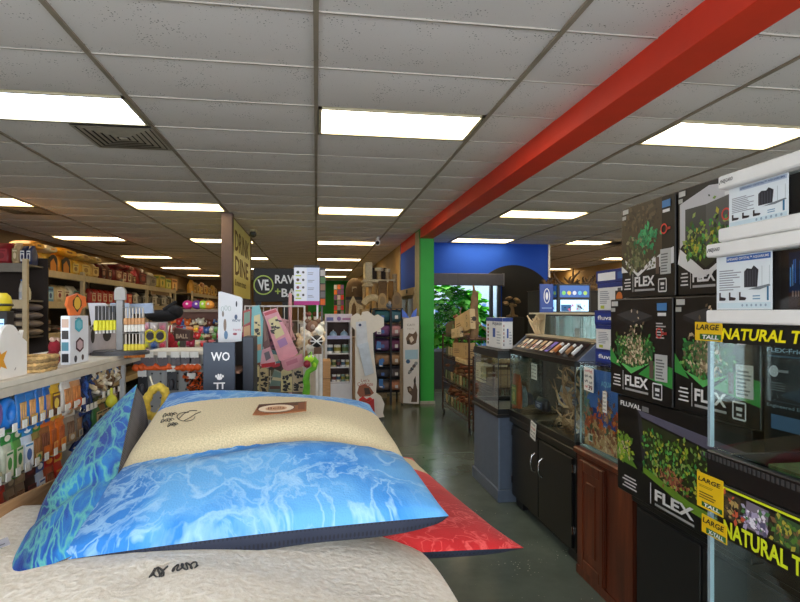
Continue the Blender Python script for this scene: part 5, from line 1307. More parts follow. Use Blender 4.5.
for k, (a, c) in enumerate(rowD):
    hang_bag('brown lower packet, %s from the left in the lowest row above the cardboard flap' % nth(k), yl(a), .87, .09, .15, c, tuple(x * .7 for x in c), (190, 160, 110), (90, 60, 40), None, group='packets in the lowest row'); hook(yl(a), .872)
# blue leads and rope toys at the far end of the row
def lead(label, px, z0, L, mats, group, xoff=0.0, thick=.008):
    y = yl(px); t = thing('dog_lead', label, 'dog lead', (GX - .05, y, z0 - L), group)
    r = random.Random(int(px * 10)); b = MB()
    for k in range(3):
        o = (k - 1) * .02; pts = [V((GX - .05 + xoff + r.uniform(-.02, .02), y + o + .02 * math.sin(q * 2.3 + k), z0 - L * q / 6)) for q in range(7)]
        b.tube(pts, thick, mats[k % len(mats)], 6)
    b.build('strap', t)
    MB().tube([V((GX - .04 + xoff, y - .012, z0)), V((GX - .04 + xoff, y, z0 + .02)), V((GX - .04 + xoff, y + .012, z0))], .004, CHROME, 6).build('clip', t)
    MB().box((GX - .046 + xoff, y - .02, z0 - .06), (GX - .04 + xoff, y + .02, z0 - .02), M((40, 90, 150), .5)).build('header_card', t)
    return t
NV = [M((30, 52, 110), .6, var=.3, scale=60), M((44, 86, 160), .6, var=.3, scale=60), M((24, 34, 66), .6, var=.3, scale=60)]
for k, px in enumerate((87, 90, 93, 96, 99)):
    lead('navy blue patterned lead, %s from the left of the blue bunch' % nth(k), px, 1.305, .20 + .02 * (k % 3), NV[k % 3:] + NV[:k % 3], 'blue leads on the top row', 0, .009); hook(yl(px), 1.307)
for k, px in enumerate((88, 92, 96)):
    lead('navy blue patterned lead in the lower bunch, %s from the left' % nth(k), px, 1.13, .17, NV[k:] + NV[:k], 'blue leads on the lower row', .01, .009); hook(yl(px), 1.133)
TNR = [M((206, 186, 146), .8, var=.2, scale=60), M((226, 216, 196), .8, var=.2, scale=60), M((120, 90, 60), .8, var=.2, scale=60)]
for k, px in enumerate((103, 106.5, 110, 114, 118, 122, 126)):
    lead('tan rope chew with dark card, %s from the left at the corner of the gondola' % nth(k), px, 1.305, .1 + .02 * (k % 2), TNR[k % 3:] + TNR[:k % 3], 'tan rope chews near the corner', 0, .011); hook(yl(px), 1.307)
for k, (px, c) in enumerate(((104, (60, 110, 60)), (109, (170, 120, 70)), (114, (70, 130, 70)), (119, (140, 70, 50)))):
    hang_bag('small packet under the tan ropes, %s from the left' % nth(k), yl(px), 1.16, .12, .16, c, tuple(x * .6 for x in c), (210, 190, 140), (60, 50, 40), None, group='packets under the ropes'); hook(yl(px), 1.163)
b = MB(); c = atX(111.5, 401, GX + .01); b.ball(c, (.025, .028, .03), M((214, 214, 60), .5)); b.cyl(c + V((0, 0, .03)), c + V((0, 0, .06)), .006, M((214, 214, 60), .5))
tag(b.build('squeaky_ball'), 'small yellow-green ball hanging at the far end of the gondola', 'dog toy')

# ------------------------------------------------------------------ return panel facing the camera
RYY = 3.27
t = thing('peg_gondola', 'pegboard end panel facing the camera with orange toys hanging on it', 'display stand', (-.4, RYY, 0))
pp = MB().box((-.925, RYY, .1), (-.40, RYY + .03, 1.31), PEGB)
f = Flat(Fr((-.925, RYY, .1), YN), .001)
for i in range(11):
    for j in range(12): f.disc(.03 + i * .045, .66 + j * .045, .006, P((70, 72, 72)), n=6)
pp.merge(f).build('peg_panel', t)
MB().box((-.925, RYY - .02, 1.31), (-.39, RYY + .3, 1.335), LEDGE, .003).build('ledge', t)
MB().box((-.9, RYY - .1, 0), (-.40, RYY + .3, .1), M((190, 184, 170), .5)).build('base', t)
TAGW = PAPER
OR = M((232, 96, 30), .5, var=.12, scale=40); ORK = M((30, 26, 26), .5, var=.1)
def xz(px, py, y): p = atY(px, py, y); return p.x, p.z
def peg(px, py, y=RYY):
    x, z = xz(px, py, y - .06)
    h = MB().tube([(x, y, z), (x, y - .07, z), (x, y - .075, z + .01)], .003, HOOK, 6).build('hook', t)
    MB().box((x - .022, y - .08, z + .004), (x + .022, y - .077, z + .035), TAGW).build('price_tag', h)
for k, (px, lab) in enumerate(((139, 'leftmost'), (150, 'second'), (163, 'third'), (176, 'fourth'), (186, 'fifth'), (195, 'sixth'))):
    x, z = xz(px, 362, RYY - .06); peg(px, 358)
    tt = thing('orange_toy', '%s orange rubber toy on a dark card along the top of the pegboard' % lab, 'dog toy', (x, RYY - .06, z - .05), 'orange toys on the pegboard')
    MB().box((x - .028, RYY - .064, z - .02), (x + .028, RYY - .058, z + .025), M((90, 84, 88), .5)).build('header_card', tt)
    b = MB()
    if k in (1, 2, 3): b.tube([(x - .044, RYY - .07, z - .022), (x - .012, RYY - .07, z - .034), (x + .042, RYY - .07, z - .03)], .016, OR, 9, radii=[.02, .01, .016])
    else: b.ball((x - .012, RYY - .075, z - .03), (.02, .018, .02), OR).ball((x + .016, RYY - .075, z - .028), (.02, .018, .02), OR)
    b.build('toy_body', tt)
for k, (px, py) in enumerate(((188, 377), (197, 377), (192, 386), (201, 386), (205, 378))):
    x, z = xz(px, py, RYY - .06)
    tt = thing('woven_ball', 'orange and black woven ball, %s of the cluster on the pegboard' % nth(k), 'dog toy', (x, RYY - .05, z), 'woven balls on the pegboard')
    b = MB(); r = random.Random(k)
    for q in range(7):
        a = r.uniform(0, PI); cc = V((x, RYY - .05, z)); u = V((math.cos(a), r.uniform(-.4, .4), math.sin(a))).normalized(); w_ = u.orthogonal().normalized(); w2 = u.cross(w_)
        b.tube([cc + w_ * .026 * math.cos(s) + w2 * .026 * math.sin(s) for s in [2 * PI * i / 12 for i in range(12)]], .006, OR if q % 3 else ORK, 6, closed=True)
    b.build('strand', tt); 
    if k < 3: peg(px, py - 7)
for px, py, lab in ((143, 386, 'black packaged toy hanging below the orange toys'), (172, 381, 'dark small packaged toy on a peg hook right of the yellow loop')):
    x, z = xz(px, py, RYY - .06); peg(px, py - 9)
    tt = thing('packaged_toy', lab, 'dog toy', (x, RYY - .06, z - .05)); MB().box((x - .024, RYY - .066, z - .05), (x + .024, RYY - .058, z + .05), M((34, 34, 38), .4)).build('card', tt)
    MB().ball((x, RYY - .075, z - .015), (.016, .014, .03), M((70, 70, 76), .4)).build('toy_body', tt)

# ------------------------------------------------------------------ things on the ledge
LX = GX - .025
p0 = atX(14, 385, LX)
def onledge(px): p = atX(px, 330, LX); return p.y
y0 = onledge(-9); y1 = onledge(27); H = 1.30 + (385 - 335) / 562 * 1.62 - 1.30
fr = Fr((LX, y0, LZ), XP); W = y1 - y0
pts = [(0, 0), (W, 0), (W, .11), (W * .86, .125), (W * .9, .15), (W * .78, .14)] + [(W * .5 + W * .28 * math.cos(a), .115 + .055 * math.sin(a)) for a in [PI * k / 10 for k in range(1, 11)]] + [(W * .1, .08), (0, .08)]
t = thing('display_header', 'white scalloped cardboard header with an orange star at the left edge', 'sign', fr.p(W / 2, 0))
MB().prism(pts, .012, M((236, 230, 222), .6, var=.02), fr).build('board', t)
f = Flat(fr, .001); s = []
for k in range(10):
    r = .05 if k % 2 == 0 else .02; a = PI / 2 + k * PI / 5 + .3; s.append((W * .22 + r * math.cos(a), .06 + r * math.sin(a)))
f.poly(s, P((232, 160, 40))).line(W * .62, .022, W * .66, .03, .004, P((150, 140, 130))); f.build('print', t)
def wbasket(label, c, rx, ry, h, rgb):
    t = thing('wicker_basket', label, 'basket', c)
    b = MB(); r = random.Random(3); m1 = M(rgb, .8, var=.25, scale=50); m2 = M(tuple(x * .72 for x in rgb), .8, var=.2, scale=50)
    n = int(h / .011)
    for j in range(n):
        k_ = 1 + .12 * j / n
        b.tube([V(c) + V((rx * k_ * (1 + .05 * (-1) ** (i + j)) * math.copysign(abs(math.cos(a)) ** .5, math.cos(a)), ry * k_ * (1 + .05 * (-1) ** (i + j)) * math.copysign(abs(math.sin(a)) ** .5, math.sin(a)), .006 + j * .011)) for i, a in enumerate([2 * PI * i / 32 for i in range(32)])], .007, (m1, m2)[j % 2], 6, closed=True)
    b.build('weave', t); MB().box((c[0] - rx * .9, c[1] - ry * .9, c[2]), (c[0] + rx * .9, c[1] + ry * .9, c[2] + .01), m2).build('base', t)
wbasket('straw coloured woven basket on the cream ledge', (LX - .02, (onledge(28) + onledge(54)) / 2, LZ), .045, (onledge(54) - onledge(28)) * .38, .055, (206, 168, 108))
ya, yb = onledge(70), onledge(88.5)
t = thing('display_box', 'tall white cardboard display box with teal and maroon hexagon emblems', 'display box', (LX, (ya + yb) / 2, LZ))
MB().box((LX - .035, ya, LZ), (LX, yb, LZ + .195), M((226, 230, 236), .5, var=.02), .002).build('body', t)
fr = Fr((LX, ya, LZ), XP); W = yb - ya; f = Flat(fr, .001)
hx = lambda cx, cz, r: [(cx + r * math.cos(PI / 6 + k * PI / 3), cz + r * .72 * math.sin(PI / 6 + k * PI / 3)) for k in range(6)]
f.poly(hx(W * .45, .158, W * .24), P((70, 176, 196))).poly(hx(W * .45, .158, W * .16), P((120, 200, 214)), .0005).poly(hx(W * .5, .075, W * .24), P((70, 36, 44))).poly(hx(W * .5, .075, W * .17), P((196, 170, 176)), .0005)
f.lines(W * .25, .182, W * .4, .01, 1, P((150, 156, 170))).disc(W * .28, .02, .014, P((60, 60, 66))).disc(W * .66, .022, .012, P((70, 50, 44))); f.build('print', t)
fs = Flat(Fr((LX - .035, ya, LZ), YN), .001)
for k in range(4): fs.rect(.005, .01 + .046 * k, .025, .034, P([(40, 40, 44), (90, 150, 170), (50, 46, 44), (200, 170, 150)][k]))
fs.build('side_print', t)
fr2 = Fr((LX - .012, ya + .02, LZ + .196), (.3, .95, 0)); b = MB().prism([(.01, 0), (.06, 0), (.075, .03), (.1, .04), (.095, .075), (.05, .09), (.0, .075), (-.01, .04), (0, .03)], .012, M((214, 106, 46), .6), fr2)
t = thing('orange_plaque', 'orange shaped plaque with a dark gold emblem standing on the white display box', 'plaque', fr2.p(.04, 0)); b.build('board', t)
f = Flat(fr2, .001); f.poly([(.02, .04), (.045, .012), (.07, .04), (.07, .06), (.045, .085), (.02, .06)], P((60, 44, 20))).disc(.045, .05, .018, P((206, 160, 50)), .0005, ry=.026); f.build('emblem', t)
y = onledge(61); t = thing('plush_toy', 'dark red plush toy on the ledge left of the white display box', 'dog toy', (LX - .02, y, LZ))
MB().ball((LX - .03, y, LZ + .032), (.025, .032, .032), M((130, 22, 36), .9, var=.2, scale=40)).ball((LX - .03, y + .015, LZ + .075), (.02, .026, .03), M((130, 22, 36), .9, var=.2, scale=40)).build('body', t)
MB().ball((LX - .025, y + .03, LZ + .1), (.008, .012, .012), M((206, 170, 150), .8)).ball((LX - .03, y + .0, LZ + .105), (.01, .012, .01), M((196, 160, 140), .8)).build('ear', t)
y = onledge(37); t = thing('patterned_tube', 'green and white patterned upright tube behind the woven basket', 'tube', (LX - .22, y, 0))
MB().cyl((LX - .24, y + .05, .0), (LX - .24, y + .05, 1.53), .024, ramp_mat('leaf_paper', [(.42, (176, 190, 170)), (.5, (90, 136, 92)), (.6, (206, 212, 200))], 30)).build('tube_body', t)
MB().cyl((LX - .24, y + .05, 1.53), (LX - .24, y + .05, 1.54), .026, M((200, 200, 196), .5)).build('cap', t)
# grey-white panels behind the rack
for k, (pa, pb, pt, lab) in enumerate(((88, 97, 325, 'pale grey cardboard panel with a black oval beside the white display box'), (97, 116, 322, 'pale lilac-grey cardboard panel with a black paw behind the spinning rack'))):
    ya, yb = atX(pa, 320, LX - .12).y, atX(pb, 320, LX - .12).y; zt = 1.55 - (pt - 312) / 562 * (ya * .98 + .1)
    fr = Fr((LX - .12, ya, LZ + .001), XP); W = yb - ya
    t = thing('display_card_stand', lab, 'panel', fr.p(W / 2, 0), 'grey panels on the ledge'); MB().prism([(0, 0), (W, 0), (W, zt - LZ), (0, zt - LZ)], .02, M((176, 170, 178), .6), fr).build('board', t)
    f = Flat(fr, .001); f.disc(W * .5, .09, W * .22, P((24, 22, 24)), ry=.035)
    for q in range(3): f.disc(W * (.3 + .2 * q), .14 if q == 1 else .13, W * .07, P((24, 22, 24)))
    f.build('print', t)
for k, (pts, lab) in enumerate(((((88, 303), (104, 303), (114, 316), (108, 330), (92, 330)), 'white folded card roof left of the spinning rack, upper left'), (((110, 303), (128, 303), (131, 318), (112, 322)), 'pale blue-grey flat card behind the top of the spinning rack'), (((126, 304), (152, 303), (153, 313), (128, 314)), 'pale grey-blue card right of the rack post'))):
    y = 3.75 + .12 * k; q = [xz(a, b_, y) for a, b_ in pts]
    t = thing('display_card', lab, 'card', (q[0][0], y, q[0][1]), 'pale cards behind the rack'); MB().prism(q, .03, M(((206, 202, 206), (170, 182, 200), (166, 180, 204))[k], .6), Fr((0, y, 0), YN)).build('card', t)
    xm = sum(a for a, _ in q) / len(q); MB().box((xm - .015, y + .03, 0), (xm + .015, y + .06, min(b_ for _, b_ in q) + .02), M((150, 150, 150), .5)).build('stand', t)
# spinning rack with yellow toys
ry = 2.98; c = V((atY(120.5, 352, ry).x, ry, LZ))
t = thing('spinner_rack', 'grey spinning counter rack holding yellow and orange throw toys', 'display rack', c)
GRY = M((120, 118, 116), .4, .3)
MB().cyl(c + V((0, 0, .0)), c + V((0, 0, .012)), .135, M((58, 58, 62), .5), n=32).cyl(c + V((0, 0, .012)), c + V((0, 0, .02)), .12, M((70, 70, 74), .5), n=32).build('base', t)
MB().box(c + V((-.016, -.016, .02)), c + V((.016, .016, .27)), GRY, .002).build('post', t)
fr = Fr(c + V((-.026, -.012, .27)), YN); MB().prism([(0, 0), (.052, 0), (.052, .04)] + [(.026 + .026 * math.cos(a), .04 + .026 * math.sin(a)) for a in [PI * k / 8 for k in range(1, 8)]] + [(0, .04)], .024, M((150, 146, 140), .4), fr).build('topper', t)
hk = []
def sp(px, py, dy): 
    p = atY(px, py, ry + dy); hk.append(p); return p
YT = M((230, 222, 44), .5, var=.05)
for k in range(6):
    p = sp(96.5 + k * 3.6, 306, -.05 + .012 * k)
    tt = thing('throw_toy', 'yellow-headed throw toy with dark handle, %s from the left on the rack' % nth(k), 'dog toy', p - V((0, 0, .13)), 'yellow throw toys on the rack')
    MB().cyl(p, p - V((0, 0, .075)), .007, M((44, 42, 40), .5), n=8).build('handle', tt)
    MB().box(p + V((-.0105, -.012, -.12)), p + V((.0105, .012, -.07)), YT, .003).build('head', tt); MB().cyl(p + V((0, 0, -.12)), p + V((0, 0, -.135)), .006, M((210, 206, 200), .5), n=8).build('tip', tt)
for row, (py, cc, tcol) in enumerate(((308, (206, 150, 96), (230, 226, 216)), (334, (226, 206, 60), (232, 130, 40)))):
    for k in range(6):
        p = sp(126 + k * 3.4, py, -.04 + .01 * k); L = .05
        tt = thing('throw_toy', '%s throw toy on the right of the rack, %s from the post' % (('tan upper', 'yellow and orange lower')[row], nth(k)), 'dog toy', p - V((0, 0, .13)), '%s throw toys on the rack' % ('tan', 'orange')[row])
        MB().cyl(p, p - V((0, 0, L)), .004, M((190, 180, 166), .4, .3), n=8).build('handle', tt)
        MB().box(p + V((-.009, -.011, -.082)), p + V((.009, .011, -L)), M(cc, .5, var=.1), .003).build('head', tt)
        MB().box(p + V((-.008, -.01, -.118)), p + V((.008, .01, -.083)), M(tcol, .5, var=.08), .003).build('tip', tt)
for p in hk: MB().tube([V((c.x, c.y, p.z + .004)), V((p.x, p.y, p.z + .004))], .002, HOOK, 5).build('arm', t)

# ------------------------------------------------------------------ middle of the left: packs, plush and the wall of toys
def plush(name, label, c, s, rgb, kind, group=None, rnd=R_, stand=None):
    t = thing(name, label, 'dog toy', c, group); m = M(rgb, .85, var=.15, scale=30); m2 = M(tuple(min(255, x * .6 + 90) for x in rgb), .85)
    c = V(c)
    if kind == 0:
        MB().ball(c, (s * .5, s * .42, s * .5), m, 10, 7).build('body', t); MB().ball(c + V((0, -s * .3, s * .08)), (s * .18, s * .2, s * .18), m2, 8, 5).build('muzzle', t)
        MB().ball(c + V((-s * .36, 0, s * .46)), s * .17, m, 8, 5).build('ear', t); MB().ball(c + V((s * .36, 0, s * .46)), s * .17, m, 8, 5).build('ear', t)
    elif kind == 1:
        MB().tube([c + V((-s * .5, 0, -s * .1)), c, c + V((s * .5, 0, s * .1))], s * .16, m, 8, radii=[s * .24, s * .13, s * .24]).build('body', t); MB().box(c + V((-s * .16, s * .1, s * .1)), c + V((s * .16, s * .14, s * .5)), m2).build('header_card', t)
    else:
        MB().box(c + V((-s * .4, -s * .05, -s * .5)), c + V((s * .4, s * .05, s * .5)), m2, .002).build('card', t); MB().ball(c + V((0, -s * .14, -s * .08)), (s * .3, s * .16, s * .3), m, 9, 6).build('toy_body', t)
    return t
WY = 5.6
xa, xb = atY(172, 330, WY).x, atY(262, 330, WY).x
t = thing('peg_gondola', 'tall gondola filled with rows of small bright toys behind the pegboard panel', 'display stand', ((xa + xb) / 2, WY, 0))
MB().box((xa, WY + .02, 0), (xb, WY + .06, 1.55), M((120, 76, 58), .6)).build('back_panel', t); MB().box((xa, WY - .3, 0), (xb, WY + .02, .12), M((150, 140, 126), .5)).build('base', t)
MB().box((xa, WY - .2, 1.55), (xb, WY + .06, 1.575), M((120, 100, 84), .6)).build('top_shelf', t)
pal = [(196, 40, 36), (226, 110, 40), (230, 180, 50), (150, 30, 60), (90, 140, 60), (214, 190, 150), (120, 60, 40), (60, 90, 150), (206, 70, 90), (240, 226, 200)]
rr = random.Random(31); rown = ['top', 'second', 'third', 'fourth', 'fifth', 'sixth', 'lowest']
for j in range(6):
    for k in range(17):
        px = 170 + k * 4.5; py = 322.5 + j * 7
        p = atY(px + rr.uniform(-1, 1), py + rr.uniform(-1, 1), WY - .08)
        c = rr.choice(pal)
        if px > 246: continue
        plush('small_toy', 'small toy in the %s row of the bright toy gondola, %s from the left' % (rown[j], nth(k)), p, .064, c, rr.choice((0, 1, 2, 2)), 'toys on the bright gondola')
for px, rgb, lab in ((188, (206, 40, 120), 'pink'), (197, (110, 60, 150), 'purple'), (203.5, (170, 206, 60), 'lime green'), (209, (226, 150, 60), 'orange')):
    p = atY(px, 318.5, WY - .08); p.z = 1.576
    tt = thing('plush_toy', lab + ' rounded plush toy on the top shelf of the bright toy gondola', 'dog toy', p, 'plush toys on the top shelf')
    MB().ball(p + V((0, 0, .042)), (.05, .05, .042), M(rgb, .8, var=.1)).build('body', tt); MB().ball(p + V((0, -.045, .05)), .012, M((240, 230, 220), .6)).build('muzzle', tt)
# stand with pink-white packs and yellow rings
SY = 4.35; q0 = xz(143, 356, SY); q1 = xz(167, 322, SY)
t = thing('pack_stand', 'white toy stand with pink packs behind the spinning rack', 'display stand', ((q0[0] + q1[0]) / 2, SY, 0))
MB().box((q0[0], SY, 0), (q1[0], SY + .03, q1[1]), M((206, 196, 190), .5)).build('back_panel', t); MB().box((q0[0], SY - .1, 0), (q1[0], SY + .2, .08), M((150, 140, 130), .5)).build('base', t)
for k, (px, py) in enumerate(((150, 336), (160, 336))):
    p = atY(px, py, SY - .03); tt = thing('ring_toy', 'yellow and black ring toy, %s of the pair on the white stand' % ('left', 'right')[k], 'dog toy', p, 'yellow rings on the stand')
    MB().tube([p + V((.036 * math.cos(a), 0, .042 * math.sin(a))) for a in [2 * PI * i / 20 for i in range(20)]], .009, M((230, 214, 40), .4), 8, closed=True).build('ring', tt)
    MB().cyl(p + V((0, .012, 0)), p + V((0, .0, 0)), .026, M((50, 46, 50), .5), n=16).build('hub', tt)
for k in range(9):
    px = 145.5 + (k % 3) * 8.5; py = (327, 345, 351)[k // 3]; p = atY(px, py, SY - .03)
    plush('packaged_toy', 'small packaged toy on the white stand, %s column, %s row' % (('left', 'middle', 'right')[k % 3], ('top', 'middle', 'bottom')[k // 3]), p, .06, [(226, 150, 170), (236, 220, 216), (206, 120, 140), (206, 206, 60), (60, 90, 150), (196, 60, 80), (226, 170, 180), (120, 150, 190), (190, 60, 60)][k], 2, 'packs on the white stand')
p = atY(160, 322, 4.3)
t = thing('plush_toy', 'large black furry plush lying on top of the white stand', 'dog toy', p); FB = M((18, 16, 17), .95, var=.2, scale=60)
zt = q1[1]
MB().ball((p.x, 4.36, zt + .045), (.12, .07, .045), FB).ball((p.x + .09, 4.36, zt + .075), (.06, .05, .05), FB).build('body', t); MB().cyl((p.x + .02, 4.36, zt + .08), (p.x + .1, 4.36, zt + .15), .03, FB, .012).build('ear', t); MB().cyl((p.x - .05, 4.36, zt + .03), (p.x - .13, 4.36, zt + .06), .03, FB, .012).build('paw', t)
p = atY(169, 352, 4.5)
t = thing('plush_toy', 'dark red furry plush hanging right of the white stand', 'dog toy', (p.x, 4.5, p.z)); RF = M((150, 26, 34), .95, var=.2, scale=50)
MB().ball((p.x, 4.5, p.z + .07), (.045, .04, .08), RF).ball((p.x + .03, 4.5, p.z + .03), (.04, .04, .05), RF).build('body', t); MB().tube([(p.x, 4.5, p.z + .14), (p.x, 4.54, p.z + .2)], .006, RF).build('cord', t)
y = 4.6; a = xz(172, 341, y); b_ = xz(190, 328, y)
t = thing('ball_box', 'small dark brown lettered box on a stand before the bright toy gondola', 'box', ((a[0] + b_[0]) / 2, y, 0))
MB().prism([(a[0], a[1]), (b_[0], a[1]), (b_[0] + .0, b_[1] - .02), (a[0] + .02, b_[1])], .12, M((74, 46, 34), .6), Fr((0, y, 0), YN)).build('carton', t); MB().box((a[0] + .05, y + .03, 0), (a[0] + .09, y + .07, a[1] + .01), M((100, 90, 80), .5)).build('stand', t)
text('lettering', 'BALL', Fr((a[0], y, a[1]), YN), width=.09, height=.035, mat=P((196, 170, 140)), parent=t, a=.03, b=.02, bold=.02)

# ================================================================== LONG METAL SHELVING ON THE LEFT
SHX = -3.46; MET = M((190, 172, 140), .45, .1, .05); DK = M((46, 36, 30), .8); DECK = M((150, 130, 100), .6)
def shelving(label, ys, zs, x0, x1, side='x'):
    t = thing('metal_shelving', label, 'shelving', ((x0 + x1) / 2, (ys[0] + ys[-1]) / 2, 0), 'metal shelving units')
    top = zs[-1] + .05
    for y in ys:
        for x in (x0, x1 - .05): MB().box((x, y - .035, 0), (x + .05, y + .035, top), MET, .003).build('upright', t)
    for z in zs:
        for a, b in zip(ys, ys[1:]):
            MB().box((x1 - .03, a + .035, z - .09), (x1 + .005, b - .035, z), MET, .003).build('beam', t)
            MB().box((x0 + .02, a + .036, z - .02), (x1 - .031, b - .036, z), DECK).build('deck', t)
    MB().box((x0 - .02, ys[0], 0), (x0 - .005, ys[-1], top + .1), DK).build('back_panel', t)
    return t
ZS = [.35, .82, 1.27, 1.69, 2.10]
shelving('long cream metal shelving unit with orange bags on top', [7.5, 9.1, 10.85, 12.35, 14.7], ZS, -4.1, SHX)
shelving('farther cream metal shelving unit beyond the dark gap', [16.7, 19.0, 21.6], ZS, -4.1, SHX)
def row(specs, z, group, x=SHX - .05, d=.3):
    """specs: px0, px1, height, colour, panel, panel dot, lying?, label"""
    for a, b, h, rgb, pn, dt, kind, lab in specs:
        ya, yb = atX(a, 300, x).y, atX(b, 300, x).y; w = (yb - ya) * .96; c = V((x - d * .5, (ya + yb) / 2, z + .001))
        if kind == 'box':
            t = thing('food_box', lab, 'box', c, group); MB().box(c + V((-d * .45, -w / 2, 0)), c + V((d * .45, w / 2, h)), M(rgb, .45, var=.05), .004).build('carton', t)
            for fr, W in ((Fr(c + V((d * .45, -w / 2, 0)), XP), w), (Fr(c + V((-d * .45, -w / 2, 0)), YN), d * .9)): Flat(fr, .001).rect(W * .12, h * .15, W * .76, h * .5, P(pn)).disc(W * .5, h * .4, min(W, h) * .2, P(dt), .001).rect(W * .1, h * .74, W * .8, h * .14, P(dt), .001).build('print', t)
        elif kind == 'lie':
            t = thing('food_bag', lab, 'bag', c, group); MB().loft([[V((c.x + math.copysign(abs(math.cos(q)) ** .6, math.cos(q)) * d * .5 * s, c.y - w / 2 + w * u, c.z + h / 2 + math.copysign(abs(math.sin(q)) ** .7, math.sin(q)) * h / 2 * s2)) for q in [2 * PI * i / 12 for i in range(12)]] for u, s, s2 in ((0, .9, .1), (.08, .98, .7), (.3, 1, 1), (.7, 1, 1), (.92, .98, .7), (1, .9, .1))], M(rgb, .35, var=.12, scale=8)).build('pouch', t)
            Flat(Fr(c + V((d * .5, -w * .3, h * .25)), XP), .004).rect(0, 0, w * .6, h * .5, P(pn)).rect(w * .1, h * .15, w * .3, h * .2, P(dt), .001).build('label_panel', t)
        elif kind == 'jug':
            t = thing('jug', lab, 'jug', c, group); MB().lathe(c, [(w * .36, 0), (w * .46, .02), (w * .46, h * .5), (w * .3, h * .75), (w * .14, h * .86), (w * .14, h * .92)], M(rgb, .35)).build('body', t); MB().cyl(c + V((0, 0, h * .92)), c + V((0, 0, h)), w * .16, M(dt, .4)).build('cap', t)
            MB().cyl(c + V((0, 0, h * .12)), c + V((0, 0, h * .46)), w * .47, P(pn), caps=False).build('label_panel', t)
        else:
            t = bag('food_bag', lab, 'bag', c, w, min(d, w * .7, .2), h, PI / 2, M(rgb, .35, var=.12, scale=8), P(pn), P(dt), group)
            if kind == 'arch':
                f = Flat(Fr(c + V((min(d, w * .7, .2) * .5 + .012, -w * .36, h * .06)), XP), .004); f.poly([(0, 0), (w * .72, 0)] + [(w * .36 + w * .36 * math.cos(q), h * .5 + h * .3 * math.sin(q)) for q in [PI * i / 10 for i in range(11)]], P((46, 36, 30))).poly([(w * .1, 0), (w * .6, 0), (w * .6, h * .3), (w * .36, h * .62), (w * .1, h * .4)], P((206, 130, 40)), .001); f.build('printed_arch', t)
OB, YB_, TNB, RB = (214, 146, 44), (222, 176, 70), (176, 140, 84), (124, 30, 30)
TOP = 2.10
row([(31, 40, .24, TNB, (120, 84, 50), (206, 170, 90), '', 'tan bag at the near end of the shelf top'), (41, 49.5, .23, OB, (226, 196, 140), (240, 230, 210), '', 'orange and white bag second on the shelf top'),
     (50, 62, .27, YB_, (60, 46, 34), (206, 150, 50), 'arch', 'yellow bag with a dark arched picture, left of two on the shelf top'), (63, 74.5, .27, OB, (60, 46, 34), (206, 150, 50), 'arch', 'orange bag with a dark arched picture, right of two on the shelf top'),
     (75, 83, .24, (226, 180, 60), (230, 206, 120), (150, 110, 50), '', 'yellow bag right of the arched pair'), (83.5, 94, .26, (222, 172, 66), (226, 196, 110), (170, 130, 60), '', 'wide yellow bag near the middle of the shelf top'), (94.5, 102.5, .26, (206, 166, 90), (226, 190, 110), (150, 110, 50), '', 'pale yellow bag before the dark red ones'),
     (104, 110, .28, (92, 26, 26), (70, 20, 22), (176, 120, 90), '', 'dark red bag, nearest of the red group on the shelf top'), (110.5, 116, .28, (110, 60, 44), (70, 26, 24), (190, 150, 110), '', 'brown-red bag second of the red group'), (117, 126, .29, (116, 26, 30), (150, 90, 70), (206, 170, 140), '', 'crimson bag with a pale picture, third of the red group'),
     (126.5, 130.5, .27, RB, (206, 180, 150), (90, 24, 24), '', 'red bag with white panel, fourth of the red group'), (131, 135, .27, RB, (206, 180, 150), (90, 24, 24), '', 'red bag with white panel, fifth of the red group'), (135.5, 139.5, .22, (150, 110, 80), (90, 60, 44), (190, 160, 120), '', 'small brown bag after the red group'),
     (140.5, 150, .36, (120, 24, 28), (90, 20, 24), (150, 60, 50), '', 'tall dark red bag leaning beside the white bag'), (151, 159.5, .32, (176, 164, 146), (160, 148, 130), (110, 100, 90), '', 'grey-white bag beyond the tall red bag')], TOP, 'food bags on the shelf top')
row([(33, 46, .12, (206, 140, 50), (226, 170, 70), (120, 80, 40), 'lie', 'orange bag lying across the nearest tan bags'), (47, 59, .11, (206, 186, 150), (226, 206, 170), (226, 150, 50), 'lie', 'pale bag lying on the yellow arched bag'), (61, 79, .13, (232, 156, 30), (240, 180, 60), (150, 90, 30), 'lie', 'bright orange bag lying on top, the widest'),
     (81, 92, .11, (206, 166, 84), (190, 150, 80), (150, 110, 60), 'lie', 'dull yellow bag lying on the wide yellow bag'), (94, 102.5, .11, (196, 160, 90), (206, 176, 110), (120, 90, 50), 'lie', 'tan bag lying on the pale yellow bag'), (117, 127, .1, (100, 22, 26), (130, 40, 40), (170, 110, 90), 'lie', 'dark red bag lying on the crimson bag'), (128, 135, .1, (120, 40, 40), (190, 150, 130), (90, 26, 26), 'lie', 'red bag lying on the pair of white panelled bags')], TOP + .24, 'bags lying on the top row')
row([(160.5, 166, .3, (206, 176, 60), (240, 216, 90), (110, 140, 50), 'box', 'yellow box at the far end of the shelf top'), (166.5, 172, .24, (176, 186, 60), (226, 220, 120), (90, 120, 50), 'box', 'yellow-green box at the far end of the shelf top'), (172.5, 178, .28, (206, 140, 60), (230, 190, 120), (120, 70, 40), 'box', 'orange-brown box last on the long shelf top')], TOP, 'boxes on the shelf top')
M2 = 1.69
